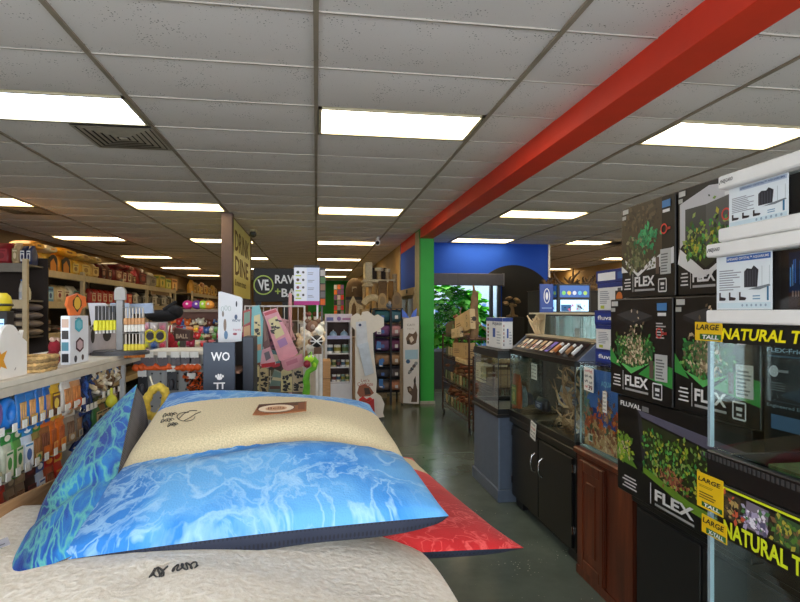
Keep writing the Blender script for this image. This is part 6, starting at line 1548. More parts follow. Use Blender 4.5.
row([(34, 39.5, .2, (214, 186, 70), (60, 100, 160), (236, 220, 150), 'jug', 'yellow jug at the near end of the second shelf'), (41, 48, .26, (90, 140, 180), (150, 190, 214), (200, 50, 50), 'box', 'blue box with red corner on the second shelf'), (48.5, 55, .2, (100, 156, 196), (170, 206, 226), (60, 90, 140), 'box', 'light blue box beside the red-cornered one'), (56, 61, .16, (196, 150, 120), (220, 190, 150), (150, 90, 70), '', 'pinkish small bag on the second shelf'),
     (61.5, 68.5, .24, (206, 184, 140), (236, 220, 190), (130, 50, 44), '', 'cream bag with brown top, left of two on the second shelf'), (69, 75.5, .24, (210, 190, 150), (236, 224, 196), (120, 44, 40), '', 'cream bag with brown top, right of two on the second shelf'), (76, 84, .25, (214, 206, 190), (60, 140, 136), (120, 60, 50), '', 'white bag with a teal lower panel'), (85.5, 92, .22, (60, 44, 38), (120, 90, 60), (196, 170, 130), '', 'dark brown bag at the end of the first bay')], M2, 'packets on the second shelf')
row([(96.5 + 5.2 * k, 101.3 + 5.2 * k, .24, (176, 40, 34), (226, 196, 170), (190, 60, 50), '', 'red and white bag in the second bay, %s from the left' % nth(k)) for k in range(5)] + [(123.5, 128, .2, (190, 50, 40), (206, 90, 60), (230, 170, 130), 'box', 'red box, left of two after the red and white bags'), (128.5, 133, .2, (196, 46, 40), (206, 90, 60), (230, 170, 130), 'box', 'red box, right of two after the red and white bags')], M2, 'red bags in the second bay')
row([(135.5 + 4.6 * k, 139.7 + 4.6 * k, .26, [(50, 46, 46), (206, 200, 190), (60, 60, 62), (190, 186, 180)][k % 4], [(206, 200, 190), (60, 56, 56)][k % 2], (120, 110, 100), '', 'black and white bag in the third and fourth bays, %s from the left' % nth(k)) for k in range(9)], M2, 'black and white bags')
row([(34, 42, .1, (120, 104, 84), (150, 134, 110), (70, 60, 50), 'lie', 'grey-brown bag lying at the near end of the third shelf'), (43, 52, .1, (80, 66, 58), (120, 104, 90), (150, 60, 50), 'lie', 'dark bag lying on the third shelf'), (54, 64, .1, (70, 58, 54), (100, 90, 84), (140, 60, 56), 'lie', 'dark brown bag lying third on the third shelf')], 1.27, 'bags lying on the third shelf')
row([(34, 42, .1, (130, 114, 96), (160, 144, 120), (80, 66, 56), 'lie', 'grey-brown bag stacked on the near end of the third shelf'), (44, 52, .09, (90, 70, 60), (120, 100, 84), (120, 44, 44), 'lie', 'dark bag stacked second on the third shelf')], 1.372, 'bags lying on the third shelf')
row([(30, 38, .2, (120, 100, 70), (90, 110, 70), (60, 50, 40), '', 'brown bag at the near end of the fourth shelf'), (39, 47, .18, (70, 50, 60), (130, 60, 70), (60, 50, 40), '', 'purple-brown bag on the fourth shelf'), (48, 56, .18, (60, 50, 46), (110, 60, 56), (150, 120, 90), '', 'dark bag third on the fourth shelf')], .82, 'bags on the fourth shelf')
row([(181, 186, .42, (120, 80, 50), (90, 60, 40), (150, 110, 70), 'box', 'brown carton over the dark gap, left')], 2.1, 'boxes on the shelf top') if False else None
row([(195 + 3.4 * k, 198 + 3.4 * k, .4 - .05 * (k % 3), [(206, 150, 50), (176, 130, 70), (214, 170, 80), (150, 100, 60)][k % 4], (226, 196, 120), (120, 80, 40), '', 'orange or tan bag on top of the farther shelving, %s from the left' % nth(k)) for k in range(7)], TOP, 'bags on the farther shelving top')
row([(195 + 3.4 * k, 198 + 3.4 * k, .28, [(60, 50, 44), (206, 190, 160), (150, 60, 44), (214, 170, 80)][k % 4], (206, 190, 150), (90, 60, 44), '', 'mixed bag on the second level of the farther shelving, %s from the left' % nth(k)) for k in range(7)], M2, 'bags on the farther second level')
row([(195 + 3.4 * k, 198 + 3.4 * k, .3, [(176, 60, 44), (96, 66, 50), (206, 120, 60), (120, 40, 40)][k % 4], (206, 150, 110), (90, 40, 40), '', 'reddish bag on the third level of the farther shelving, %s from the left' % nth(k)) for k in range(7)], 1.27, 'bags on the farther third level')
# unit across the end, facing the camera
PY = 6.88
t = thing('metal_shelving', 'grey metal shelving unit at the far left facing the camera', 'shelving', (-4.3, PY + .3, 0), 'metal shelving units')
x0, x1 = -5.25, -3.22
GSH = M((112, 106, 98), .45, .2)
for x in (x0, x1 - .05): MB().box((x, PY, 0), (x + .05, PY + .05, 2.15), MET, .003).build('upright', t)
for z in ZS: MB().box((x0 + .05, PY, z - .1), (x1 - .05, PY + .03, z), GSH if z > 2 else MET, .003).build('beam', t); MB().box((x0 + .05, PY + .03, z - .02), (x1 - .05, PY + .5, z), GSH).build('deck', t)
MB().box((x0, PY + .5, 0), (x1, PY + .52, 2.2), DK).build('back_panel', t)
def front_item(label, pa, pb, py, z, kind, rgb, pn, dt, group, y=PY + .2):
    xa, xb = atY(pa, py, y).x, atY(pb, py, y).x; h = atY(pa, py, y).z - z; c = V(((xa + xb) / 2, y + .1, z + .001)); w = (xb - xa) * .95
    if kind == 'jug':
        t = thing('jug', label, 'jug', c, group); MB().lathe(c, [(w * .36, 0), (w * .46, .02), (w * .46, h * .5), (w * .3, h * .75), (w * .14, h * .86), (w * .14, h * .92)], M(rgb, .35)).build('body', t); MB().cyl(c + V((0, 0, h * .92)), c + V((0, 0, h)), w * .16, M(dt, .4)).build('cap', t); MB().cyl(c + V((0, 0, h * .1)), c + V((0, 0, h * .4)), w * .465, P(pn), caps=False).build('label_panel', t)
    else: bag('food_bag', label, 'bag', c, w, .18, h, 0, M(rgb, .4, var=.08, scale=8), P(pn), P(dt), group)
front_item('crimson bag at the left edge on top of the grey unit', -8, 9.5, 242, 2.1, '', (134, 24, 34), (150, 36, 46), (120, 20, 30), 'bags on the grey unit')
front_item('beige bag beside the crimson bag on the grey unit', 10.5, 18.5, 242, 2.1, '', (190, 160, 120), (150, 130, 90), (214, 196, 160), 'bags on the grey unit')
front_item('navy and white bag, left of two on the grey unit', 19, 25, 245, 2.1, '', (36, 44, 80), (214, 214, 216), (30, 40, 80), 'bags on the grey unit')
front_item('navy and white bag, right of two on the grey unit', 25.5, 31, 245, 2.1, '', (40, 50, 90), (206, 206, 210), (30, 40, 80), 'bags on the grey unit')
front_item('white jug with a blue label on the second shelf of the grey unit', 14, 20, 279, 1.69, 'jug', (206, 206, 200), (40, 80, 160), (60, 100, 170), 'jugs on the grey unit')
front_item('cream jug on the second shelf of the grey unit', 20.5, 27, 284, 1.69, 'jug', (214, 206, 180), (206, 196, 160), (230, 226, 210), 'jugs on the grey unit')
for k in range(4): 
    front_item('grey-brown stacked bag on the third shelf of the grey unit, %s from the bottom' % nth(k), 12, 29, 312 + (3 - k) * 7.0, 1.2 + k * .085, '', (120 - 6 * k, 106 - 4 * k, 90), (150, 134, 112), (90, 76, 66), 'stacked bags on the grey unit') if False else None
for k in range(4):
    c = V((atY(21, 320, PY + .1).x, PY + .25, 1.272 + k * .095)); t = thing('food_bag', 'grey-brown bag lying on the third shelf of the grey unit, %s from the bottom' % nth(k), 'bag', c, 'stacked bags on the grey unit')
    MB().ball(c + V((0, 0, .047)), (.16, .14, .047), M((128 - 8 * k, 112 - 6 * k, 94), .6, var=.12), 14, 8).build('pouch', t); Flat(Fr(c + V((-.06, -.135, .025)), YN), .005).rect(0, 0, .12, .045, P((160, 144, 120))).build('label_panel', t)
# small lit cooler with a yellow top at the left edge
cy = 4.6; xa, xb = atY(-14, 330, cy).x, atY(7, 330, cy).x; zt = atY(0, 311, cy).z
t = thing('display_cooler', 'slim cooler with a pale blue lit door at the left edge', 'cooler', ((xa + xb) / 2, cy + .2, 0))
MB().box((xa, cy, 0), (xb, cy + .1, zt), M((40, 38, 40), .5), .004).build('cabinet', t); MB().box((xa + .03, cy - .006, .2), (xb - .02, cy - .001, zt - .06), EM((120, 190, 236), .9)).build('door', t)
b = MB()
for k in range(14): b.box((xa + .03, cy - .012, zt - .1 - k * .04), (xb - .02, cy - .008, zt - .09 - k * .04), M((60, 110, 160), .5))
b.build('door_rail', t)
p = V(((xa + xb) / 2 - .02, cy + .05, zt + .001)); t = thing('yellow_carrier', 'yellow rounded plastic tub on top of the lit cooler', 'tub', p)
MB().lathe(p, [(.08, 0), (.095, .03), (.095, .07), (.085, .11), (.06, .135)], M((214, 190, 40), .4)).build('body', t); MB().lathe(p, [(.096, .035), (.104, .04), (.104, .05), (.096, .055)], M((60, 56, 40), .4)).build('rim', t)
# ================================================================== CENTRE: SIGNS, TREAT RACK, DISPLAYS, CAT FURNITURE
# brown posts with the yellow sign panel
SX = -1.17; BRN_ = M((84, 66, 62), .6, var=.04)
ya, yb = 8.35, 10.45
t = thing('post_sign', 'yellow lettered sign panel between two brown posts near the ceiling', 'sign', (SX, (ya + yb) / 2, 0))
MB().box((SX - .15, ya - .15, 0), (SX + .0, ya, ZC), BRN_, .003).build('post', t); MB().box((SX - .15, yb, 0), (SX, yb + .15, ZC), BRN_, .003).build('post', t)
MB().box((SX - .06, ya, 1.78), (SX - .005, yb, 2.9), M((255, 246, 150), .3, var=.04, scale=1.5)).build('panel', t)
fr = Fr((SX - .005, ya, 1.78), XP)
for s_, b_, h_, w_ in (('DRINK', .68, .3, 1.7), ('DINE', .32, .28, 1.6), ('& more treats', .16, .1, 1.3)):
    text('lettering', s_, fr, width=w_, height=h_, mat=P((110, 92, 40)), parent=t, a=.15, b=b_, bold=.02, lift=.003)
# black sign with the white lettering
vy = 7.4
def PX(px, py, y): p = atY(px, py, y); return p.x, p.z
def poly_px(mb, pts, y, mat, depth=.02):
    return mb.prism([PX(a, b, y) for a, b in pts], depth, mat, Fr((0, y, 0), YN))
xa, zt = PX(253.5, 268, vy); xb, zb = PX(322, 302, vy)
t = thing('raw_bar_sign', 'black board with white hand lettering and a ringed emblem on black posts', 'sign', ((xa + xb) / 2, vy, 0))
MB().box((xa, vy, zb), (xb, vy + .03, zt), M((26, 24, 24), .6), .003).build('board', t)
fr = Fr((xa, vy, zb), YN); W, H = xb - xa, zt - zb; f = Flat(fr, .002)
cx, cz = PX(263.5, 285, vy); cx -= xa; cz -= zb; f.ring(cx, cz, .127, .016, P((176, 196, 90))).build('emblem_ring', t)
text('emblem', 'VE', fr, width=.15, height=.14, mat=INKW, parent=t, a=cx - .075, b=cz - .07, bold=.03, shear=-.15)
a_, z1 = PX(275, 283.5, vy); text('lettering', 'RAW', fr, width=.30, height=.11, mat=INKW, parent=t, a=a_ - xa, b=z1 - zb, bold=.025)
a_, z2 = PX(281.5, 297, vy); text('lettering', 'BAR', fr, width=.28, height=.11, mat=INKW, parent=t, a=a_ - xa, b=z2 - zb, bold=.025)
f = Flat(fr, .002); a_, z3 = PX(275, 292, vy); f.rect(a_ - xa, z3 - zb, .07, .018, P((176, 196, 90))).rect(a_ - xa + .026, z3 - zb - .026, .018, .07, P((176, 196, 90))); f.build('plus_mark', t)
for px in (258, 285): 
    x, _ = PX(px, 310, vy); MB().box((x - .035, vy + .031, 0), (x + .035, vy + .08, zb + .2), M((22, 22, 24), .5)).build('post', t)
# price poster on a white pole
py_ = 5.7; xa, zt = PX(294, 265, py_); xb, zb = PX(319.5, 305, py_)
t = thing('menu_poster', 'white price poster with a magenta foot on a slim white pole', 'poster', ((xa + xb) / 2, py_, 0))
MB().box((xa, py_, zb), (xb, py_ + .008, zt), M((214, 218, 230), .35, 0, 0)).build('sheet', t)
fr = Fr((xa, py_, zb), YN); W, H = xb - xa, zt - zb; f = Flat(fr, .001); r = random.Random(7)
f.rect(0, 0, W, H * .1, P((176, 50, 130))).rect(0, H * .94, W, H * .06, P((50, 48, 54))).rect(W * .5, H * .1, W * .5, H * .84, P((196, 206, 232)))
for k in range(4):
    f.disc(W * .15, H * (.82 - .19 * k), W * .06, P([(60, 70, 60), (96, 70, 60), (120, 60, 66), (150, 170, 80)][k]), .0005).disc(W * .36, H * (.82 - .19 * k), W * .05, P((80, 76, 80)), .0005).rect(W * .06, H * (.72 - .19 * k), W * .22, H * .03, P((176, 196, 80)), .0005).lines(W * .54, H * (.76 - .19 * k), W * .3, H * .08, 2, P((140, 146, 160)), r, .0005)
f.build('print', t)
MB().box((xb - .03, py_ + .009, 0), (xb - .012, py_ + .03, zt), M((220, 220, 222), .4)).build('pole', t); MB().box((xb - .17, py_ - .06, 0), (xb + .12, py_ + .16, .02), M((200, 200, 200), .4)).build('base', t)
# narrow strip of picture cards behind the poster
sy = 6.0; xa, zt = PX(320, 268, sy); xb, zb = PX(325.5, 306, sy)
t = thing('card_strip', 'narrow strip of small picture cards right behind the price poster', 'card strip', ((xa + xb) / 2, sy, 0))
MB().box((xa, sy, zb), (xb, sy + .02, zt), M((60, 60, 64), .5)).build('backing', t); MB().box((xa + .01, sy + .02, 0), (xa + .03, sy + .04, zt), M((80, 80, 84), .5)).build('pole', t)
f = Flat(Fr((xa, sy, zb), YN), .001)
for k in range(5): f.rect(.004, .012 + (zt - zb) * .19 * k, xb - xa - .008, (zt - zb) * .16, P([(232, 110, 40), (120, 116, 120), (150, 120, 100), (90, 130, 90), (200, 196, 196)][k]))
f.build('print', t)

# dark display box lettered WO at the end of the gondola
dy = 2.62; xa, zt = PX(203, 342.5, dy); xb, _ = PX(235, 342, dy); xc, z2 = PX(242.5, 337, dy + .12); xd, _ = PX(253.5, 337, dy + .12)
NV_ = M((48, 58, 74), .5, var=.03); DKB = M((40, 34, 32), .7)
t = thing('floor_display', 'slate blue cardboard floor display with white WO lettering behind the top bed', 'display stand', ((xa + xd) / 2, dy + .1, 0))
MB().box((xa, dy, 0), (xb, dy + .012, zt), NV_, .002).build('front_panel', t); MB().box((xc, dy + .12, 0), (xd, dy + .3, z2), M((38, 44, 56), .5), .002).build('side_panel', t)
MB().box((xa, dy + .012, 0), (xa + .01, dy + .3, zt - .01), NV_).build('side_panel', t); MB().box((xa + .01, dy + .28, 0), (xc, dy + .3, zt), DKB).build('back_panel', t)
for z in (1.12, 1.27): MB().box((xa + .011, dy + .013, z), (xc, dy + .28, z + .012), M((120, 84, 60), .6)).build('shelf', t)
fr = Fr((xa, dy, 0), YN); a_, z_ = PX(211, 361, dy); text('lettering', 'WO', fr, width=.082, height=.04, mat=INKW, parent=t, a=a_ - xa, b=z_, bold=.02)
a_, z_ = PX(219.5, 378, dy); f = Flat(fr, .001); f.disc(a_ - xa, z_, .012, INKW, ry=.009)
for k in range(4): f.disc(a_ - xa - .014 + .0095 * k, z_ + (.013 if k in (1, 2) else .008), .0045, INKW, ry=.006)
f.rect(a_ - xa - .026, z_ - .026, .05, .006, INKW).rect(a_ - xa - .012, z_ - .05, .007, .026, INKW).rect(a_ - xa + .01, z_ - .05, .007, .026, INKW); f.build('paw_mark', t)
# white board with animal pictures standing on top of it
by = dy + .14
pts = [(218.5, 292), (221, 291.5), (241, 297), (242.5, 299), (241.5, 341), (218, 344)]
t = thing('animal_board', 'white board with faint animal pictures standing on the slate blue display', 'sign', (PX(230, 344, by)[0], by, zt))
poly_px(MB(), pts, by, M((196, 196, 198), .4, var=.02), .012).build('board', t)
f = Flat(Fr((0, by, 0), YN), .001)
def L(px, py): return PX(px, py, by)
for (px, py, rx, rz, c) in ((225, 325, .007, .03, (130, 110, 96)), (226, 335, .009, .02, (90, 120, 150)), (223, 314, .005, .014, (120, 110, 100)), (236, 317, .007, .012, (70, 84, 110)), (236.5, 304, .004, .014, (60, 60, 66)), (235, 334, .01, .006, (150, 70, 80))):
    a, b_ = L(px, py); f.disc(a, b_, rx, P(c), ry=rz)
for k, (px, py) in enumerate(((222.5, 309), (226, 308), (229.5, 308.5))): 
    a, b_ = L(px, py); f.ring(a, b_, .007, .002, P((130, 150, 140)), ry=.012)
f.build('print', t)
a_, z_ = L(232, 322); text('lettering', 'WOW', Fr((a_, by, z_), YN), width=.04, height=.014, mat=P((80, 90, 110)), parent=t, bold=.02); a_, z_ = L(233, 331); text('lettering', 'TOYS', Fr((a_, by, z_), YN), width=.036, height=.01, mat=P((170, 80, 90)), parent=t, bold=.02)

# ------------------------------------------------------------------ treat rack: white wire bins with long printed packs
ty = 4.1
WIRE = M((206, 204, 198), .4, .3)
xa, zt = PX(244, 306, ty); xb, _ = PX(304, 306, ty)
t = thing('wire_rack', 'wire rack holding long pink and teal treat packs in the centre', 'display rack', ((xa + xb) / 2, ty + .15, 0))
b = MB()
for x in (xa, xb):
    for y in (ty + .06, ty + .34): b.tube([(x, y, 0), (x, y, zt)], .005, WIRE, 6)
for z in (.5, .85, 1.05, 1.2, zt):
    b.tube([(xa, ty + .06, z), (xb, ty + .06, z)], .005, WIRE, 6).tube([(xa, ty + .34, z), (xb, ty + .34, z)], .005, WIRE, 6)
    for x in (xa, xb): b.tube([(x, ty + .06, z), (x, ty + .34, z)], .005, WIRE, 6)
b.build('frame', t)
b = MB()
for k in range(9): x = xa + (xb - xa) * k / 8; b.tube([(x, ty + .34, .1), (x, ty + .34, zt)], .003, WIRE, 5)
b.build('grid', t)
CRM, TEAL, PINK, DPK = (222, 206, 150), (120, 186, 190), (222, 150, 160), (196, 70, 84)
def pack(label, pts, rgb, prints, dyy=0.0, depth=.035, group='long treat packs in the wire rack', cat='packet', name='treat_pack'):
    """a flat carton whose face is the outline pts; prints: (outline, colour)"""
    y = ty + dyy; q = [PX(a, b_, y) for a, b_ in pts]
    t = thing(name, label, cat, (sum(a for a, _ in q) / len(q), y, min(b_ for _, b_ in q)), group)
    MB().prism(q, depth, M(rgb, .4, var=.08, scale=12), Fr((0, y, 0), YN)).build('carton', t)
    f = Flat(Fr((0, y, 0), YN), .001)
    for k, (pp, c) in enumerate(prints): f.poly([PX(a, b_, y) for a, b_ in pp], P(c, .4), k * .0004)
    f.build('print', t); return t
def marks(x0, y0, x1, y1, n, c, r):
    return [([(x, y), (x + r.uniform(2, 4), y + r.uniform(-1.5, 1.5)), (x + r.uniform(2, 4), y + 1.8), (x + .5, y + 1.9)], c) for x, y in [(r.uniform(x0, x1), r.uniform(y0, y1)) for k in range(n)]]
r = random.Random(14)
pack('red and green pack at the top left of the wire rack', [(243, 311), (251, 309), (251, 340), (243, 344)], (176, 70, 66), [([(244, 313), (250, 311), (250, 322), (244, 325)], (120, 150, 130)), ([(244, 327), (250, 325), (250, 336), (244, 340)], (206, 160, 110))], .02)
pack('long teal pack with a cream bone print, left of the leaning pink pack', [(252, 307), (259, 305), (263, 320), (262, 362), (252, 364), (251, 330)], TEAL, [([(254, 316), (260, 314), (261, 336), (254, 338)], CRM), ([(254, 345), (261, 344), (261, 350), (254, 351)], (206, 150, 110))] + marks(254, 318, 258, 334, 9, (60, 50, 40), r), .0)
pack('narrow brown pack between the teal and pink packs', [(259.5, 312), (264, 311), (270, 345), (266, 352), (262.5, 345)], (110, 70, 66), [([(261, 316), (264, 316), (267, 340), (264.5, 342)], (150, 110, 96))], .035)
pack('long pink pack leaning to the left with cream bone print', [(263, 312), (276, 308), (298, 353), (286, 363), (279, 360)], PINK, [([(268, 320), (276.5, 316), (284.5, 334), (276, 339)], CRM), ([(277, 341), (285, 337), (288, 344), (280, 348)], (170, 120, 170)), ([(264, 313), (275.5, 309), (277, 312), (265, 316)], DPK)] + marks(270, 319, 279, 334, 14, (60, 46, 40), r), -.03)
pack('wide pink carton end jutting out at the foot of the leaning pack', [(281, 361), (302, 354), (304, 366), (288, 371), (283, 369)], (214, 140, 152), [([(286, 362), (297, 358), (298, 362), (287, 366)], (196, 110, 130))], -.06, .05)
pack('small pink and grey pack below the teal one', [(262, 350), (270, 347), (276, 364), (268, 368), (260, 366)], (226, 170, 180), [([(264, 353), (269, 351), (271, 358), (266, 361)], (120, 110, 120)), ([(261, 364), (275, 362), (275, 366), (262, 368)], (196, 40, 50))], -.01)
pack('teal and grey pack right of the small pink pack', [(271, 350), (279, 352), (280, 366), (273, 368)], (90, 136, 140), [([(273, 354), (278, 355), (278.5, 361), (274, 362)], (206, 196, 170)), ([(272, 364), (280, 363), (280, 366), (273, 368)], (190, 44, 54))], .01)
for k, (pts, c, c2) in enumerate((([(244, 346), (251, 344), (252, 366), (244, 368)], (176, 150, 110), (96, 70, 56)), ([(243, 370), (249, 367), (250, 392), (243, 392)], (120, 96, 80), (206, 180, 130)), ([(264, 330), (272, 328), (277, 348), (266, 349)], (150, 90, 120), (96, 60, 90)), ([(268, 345), (282, 352), (282, 371), (268, 370)], (90, 76, 70), (60, 52, 50)), ([(280, 318), (288, 320), (296, 340), (290, 341)], (206, 150, 150), (150, 100, 100)), ([(292, 350), (303, 344), (304, 356), (294, 360)], (190, 170, 130), (110, 80, 60)), ([(244, 392), (304, 392), (304, 398), (244, 398)], (110, 96, 80), (60, 52, 46)))):
    xs = [a for a, _ in pts]; ys = [b_ for _, b_ in pts]
    pack('background treat pack deeper in the wire rack, %s of those from the top left' % nth(k), pts, c, marks(min(xs) + 1, min(ys) + 3, max(xs) - 3, max(ys) - 3, 8, c2, r), .12 + .02 * k, .03, 'packs deeper in the wire rack')
for k, (x0, x1, y0, y1, rgb) in enumerate(((249, 259, 366, 392, CRM), (259.5, 268, 368, 392, (196, 176, 130)), (281, 292, 370, 392, CRM), (292.5, 303, 366, 392, (206, 186, 150)))):
    pack('black and cream patterned bag in the lower bin, %s from the left' % nth(k), [(x0, y0 + 2), (x0 + 2, y0), (x1 - 1, y0), (x1, y0 + 3), (x1, y1), (x0, y1)], rgb, marks(x0 + .5, y0 + 4, x1 - 3, y1 - 2, 22, (40, 34, 30), r), .0, .07, 'patterned bags in the lower bin', name='treat_bag')
pack('teal and brown knitted cone in the middle of the lower bin', [(268, 392), (274, 370), (281, 373), (280, 392)], (110, 130, 120), [([(270, 386), (280, 386), (280, 389), (269.5, 389)], (96, 60, 50)), ([(273, 377), (281, 378), (281, 381), (272, 380)], (206, 190, 150))], -.03, .06, 'patterned bags in the lower bin', name='knitted_cone')
b = MB(); a, z = PX(289, 305, ty); tag(MB().cyl((a, ty + .2, 0), (a, ty + .2, z + .09), .013, M((200, 150, 150), .5)).build('pink_tube'), 'pink printed tube standing upright behind the leaning pink pack', 'tube')
# green plush
gy = 3.9; G1, G2 = M((112, 186, 50), .85, var=.1, scale=30), M((176, 226, 60), .85)
p = atY(309, 392, gy); t = thing('plush_toy', 'lime green long plush toy with a dark red ball at its mouth', 'dog toy', p)
Q = lambda px, py, d=0: atY(px, py, gy + d)
MB().tube([Q(312, 358), Q(315, 362), Q(314, 368), Q(308, 372), Q(306, 380), Q(307, 386), Q(306, 394)], .03, G1, 12, radii=[.024, .027, .02, .018, .024, .022, .026]).build('body', t)
MB().ball(Q(310, 359), (.04, .035, .025), G2).ball(Q(314.5, 364), (.018, .03, .03), G2).build('head', t); MB().ball(Q(307, 364, -.03), (.024, .024, .026), M((140, 30, 50), .6)).build('ball', t)
MB().tube([Q(312, 357), Q(311, 352, .15), V((PX(304, 306, ty)[0], ty + .06, 1.2))], .004, G1, 6).build('cord', t)
for px in (309, 313): MB().ball(Q(px, 356.5, -.02), .008, INKW, 8, 6).build('eye', t)
# white square-tube rack with hanging toys
wy = 4.45; t = thing('tube_rack', 'white square-tube rack right of the green plush toy', 'display rack', (PX(312, 400, wy)[0], wy, 0))
xa, zt = PX(303, 326, wy); xb, _ = PX(321, 326, wy); xm, _ = PX(317, 326, wy)
WT = M((232, 232, 230), .4)
MB().box((xb - .012, wy, 0), (xb + .012, wy + .02, zt), WT).build('post', t); MB().box((xm - .01, wy + .25, 0), (xm + .01, wy + .27, zt - .15), WT).build('post', t); MB().box((xa - .01, wy, 0), (xa + .01, wy + .02, zt), WT).build('post', t)
MB().box((xa, wy, zt - .02), (xb, wy + .02, zt), WT).build('rail', t); MB().box((xa, wy, .3), (xb, wy + .02, .32), WT).build('rail', t)
for k in range(9):
    px, py = ((300, 342), (304, 336), (308, 341), (305, 348), (311, 334), (309, 328), (314, 340), (300, 350), (313, 331))[k]
    c = [(214, 190, 150), (226, 214, 190), (150, 110, 80), (236, 226, 206), (200, 170, 130), (120, 90, 70), (226, 206, 176), (190, 150, 110), (236, 230, 214)][k]
    p = atY(px, py, wy - .05); p = p + V((.03, 0, 0)); plush('plush_toy', 'beige or brown small plush on the tube rack, %s of the bunch' % nth(k), p, .115, c, 0, 'plush bunch on the tube rack')
p = atY(316.5, 341, wy - .08); t = thing('striped_ball', 'black and white striped ball hanging at the right of the tube rack', 'dog toy', p)
MB().ball(p, .048, M((26, 26, 28), .6), 16, 10).build('body', t); b = MB()
for k in range(3): b.tube([p + V((.049 * math.cos(a) * math.cos(.5 * k - .5), .049 * math.sin(a), .049 * math.cos(a) * math.sin(.9 * k - .9))) for a in [2 * PI * i / 16 for i in range(16)]], .005, INKW, 5, closed=True)
b.build('stripe', t); MB().box(p + V((-.02, -.005, -.1)), p + V((.04, .03, -.05)), M((110, 76, 50), .6)).build('hang_card', t)
# plain cardboard display behind
cy_ = 6.2; xa, zt = PX(321.5, 361, cy_); xb, _ = PX(330.5, 361, cy_)
t = thing('cardboard_display', 'plain brown cardboard display box right of the tube rack', 'box', ((xa + xb) / 2, cy_, 0)); MB().box((xa, cy_, 0), (xb, cy_ + .3, zt), CB, .004).build('body', t); MB().box((xa, cy_ - .004, zt - .2), (xb, cy_, zt - .19), M((130, 96, 62), .7)).build('fold', t)

# ------------------------------------------------------------------ white shelf unit with cans
hy = 8.2
xa, zt = PX(325, 316, hy); xb, zb = PX(352, 390, hy)
t = thing('shelf_unit', 'white shelf unit with purple header and rows of cans beside the bone display', 'shelving', ((xa + xb) / 2, hy + .2, 0))
WS = M((214, 214, 222), .5, var=.02)
MB().box((xa, hy, 0), (xa + .03, hy + .4, zt), WS).build('side_panel', t); MB().box((xb - .03, hy, 0), (xb, hy + .4, zt), WS).build('side_panel', t); MB().box((xa + .03, hy + .36, 0), (xb - .03, hy + .4, zt), M((96, 76, 70), .7)).build('back_panel', t)
MB().box((xa, hy - .01, zt - .001), (xb, hy + .4, zt + .02), WS).build('top', t)
hd = MB().box((xa, hy - .02, PX(0, 323, hy)[1]), (xb, hy - .001, zt + .03), M((206, 200, 220), .5)).build('header', t)
f = Flat(Fr((xa, hy - .02, PX(0, 323, hy)[1]), YN), .001); f.rect(.02, .02, .1, .05, P((110, 120, 190))).disc(.2, .05, .03, P((140, 110, 180))).rect(.25, .03, .12, .03, P((170, 120, 170))); f.build('print', hd)
levels = [PX(0, y, hy)[1] for y in (340, 357, 372, 388)]
for z in levels: MB().box((xa + .03, hy, z - .015), (xb - .03, hy + .36, z), WS).build('shelf', t)
lab = MB().box((xa + .03, hy - .012, levels[0] - .02), (xb - .03, hy - .001, levels[0] + .03), M((170, 176, 226), .5)).build('price_strip', t)
MB().box((xa, hy - .012, 0), (xb, hy - .001, PX(0, 388, hy)[1] - .02), WS).build('kick_panel', t)
for k in range(2):
    x = xa + .12 + .16 * k; p = V((x, hy + .1, levels[0] + .001)); tt = thing('domed_tub', 'pale blue domed tub on the top shelf, %s of two' % ('left', 'right')[k], 'tub', p, 'domed tubs'); MB().lathe(p, [(.05, 0), (.055, .03), (.05, .06), (.03, .085), (.008, .095)], M((170, 200, 226), .4)).build('body', tt); MB().cyl(p + V((0, 0, .095)), p + V((0, 0, .11)), .01, INKW).build('knob', tt)
for j in range(3):
    for k in range(5 if j else 3):
        x = xa + .065 + (.066 if j else .115) * k; p = V((x, hy + .08, levels[j + 1] + .001)); w = .028 if j else .05; h = .12 if j == 0 else .1
        c = [(226, 226, 230), (226, 222, 206), (120, 150, 140), (206, 196, 150), (60, 66, 70)][(k + 2 * j) % 5]
        tt = thing('pet_food_can', 'can on the %s shelf of the white unit, %s from the left' % (('second', 'third', 'bottom')[j], nth(k)), 'can', p, 'cans on the white shelf unit')
        MB().cyl(p, p + V((0, 0, h)), w, M(c, .35), n=14).build('body', tt); MB().cyl(p + V((0, 0, h)), p + V((0, 0, h + .006)), w * .92, M((190, 190, 194), .25, .8), n=14).build('lid', tt); MB().cyl(p + V((0, 0, h * .25)), p + V((0, 0, h * .7)), w * 1.01, P([(60, 90, 110), (150, 140, 60), (90, 110, 60), (110, 60, 60)][(k + j) % 4]), n=14, caps=False).build('label_panel', tt)
x, zt = PX(354.5, 338, hy); t = thing('wooden_post', 'narrow tan wooden panel between the white shelf unit and the bone display', 'panel', (x, hy, 0)); MB().box((x - .03, hy - .05, 0), (x + .03, hy + .3, zt), M((150, 116, 80), .6)).build('body', t); MB().box((x - .035, hy - .055, zt), (x + .035, hy + .305, zt + .01), M((120, 92, 64), .6)).build('cap', t)
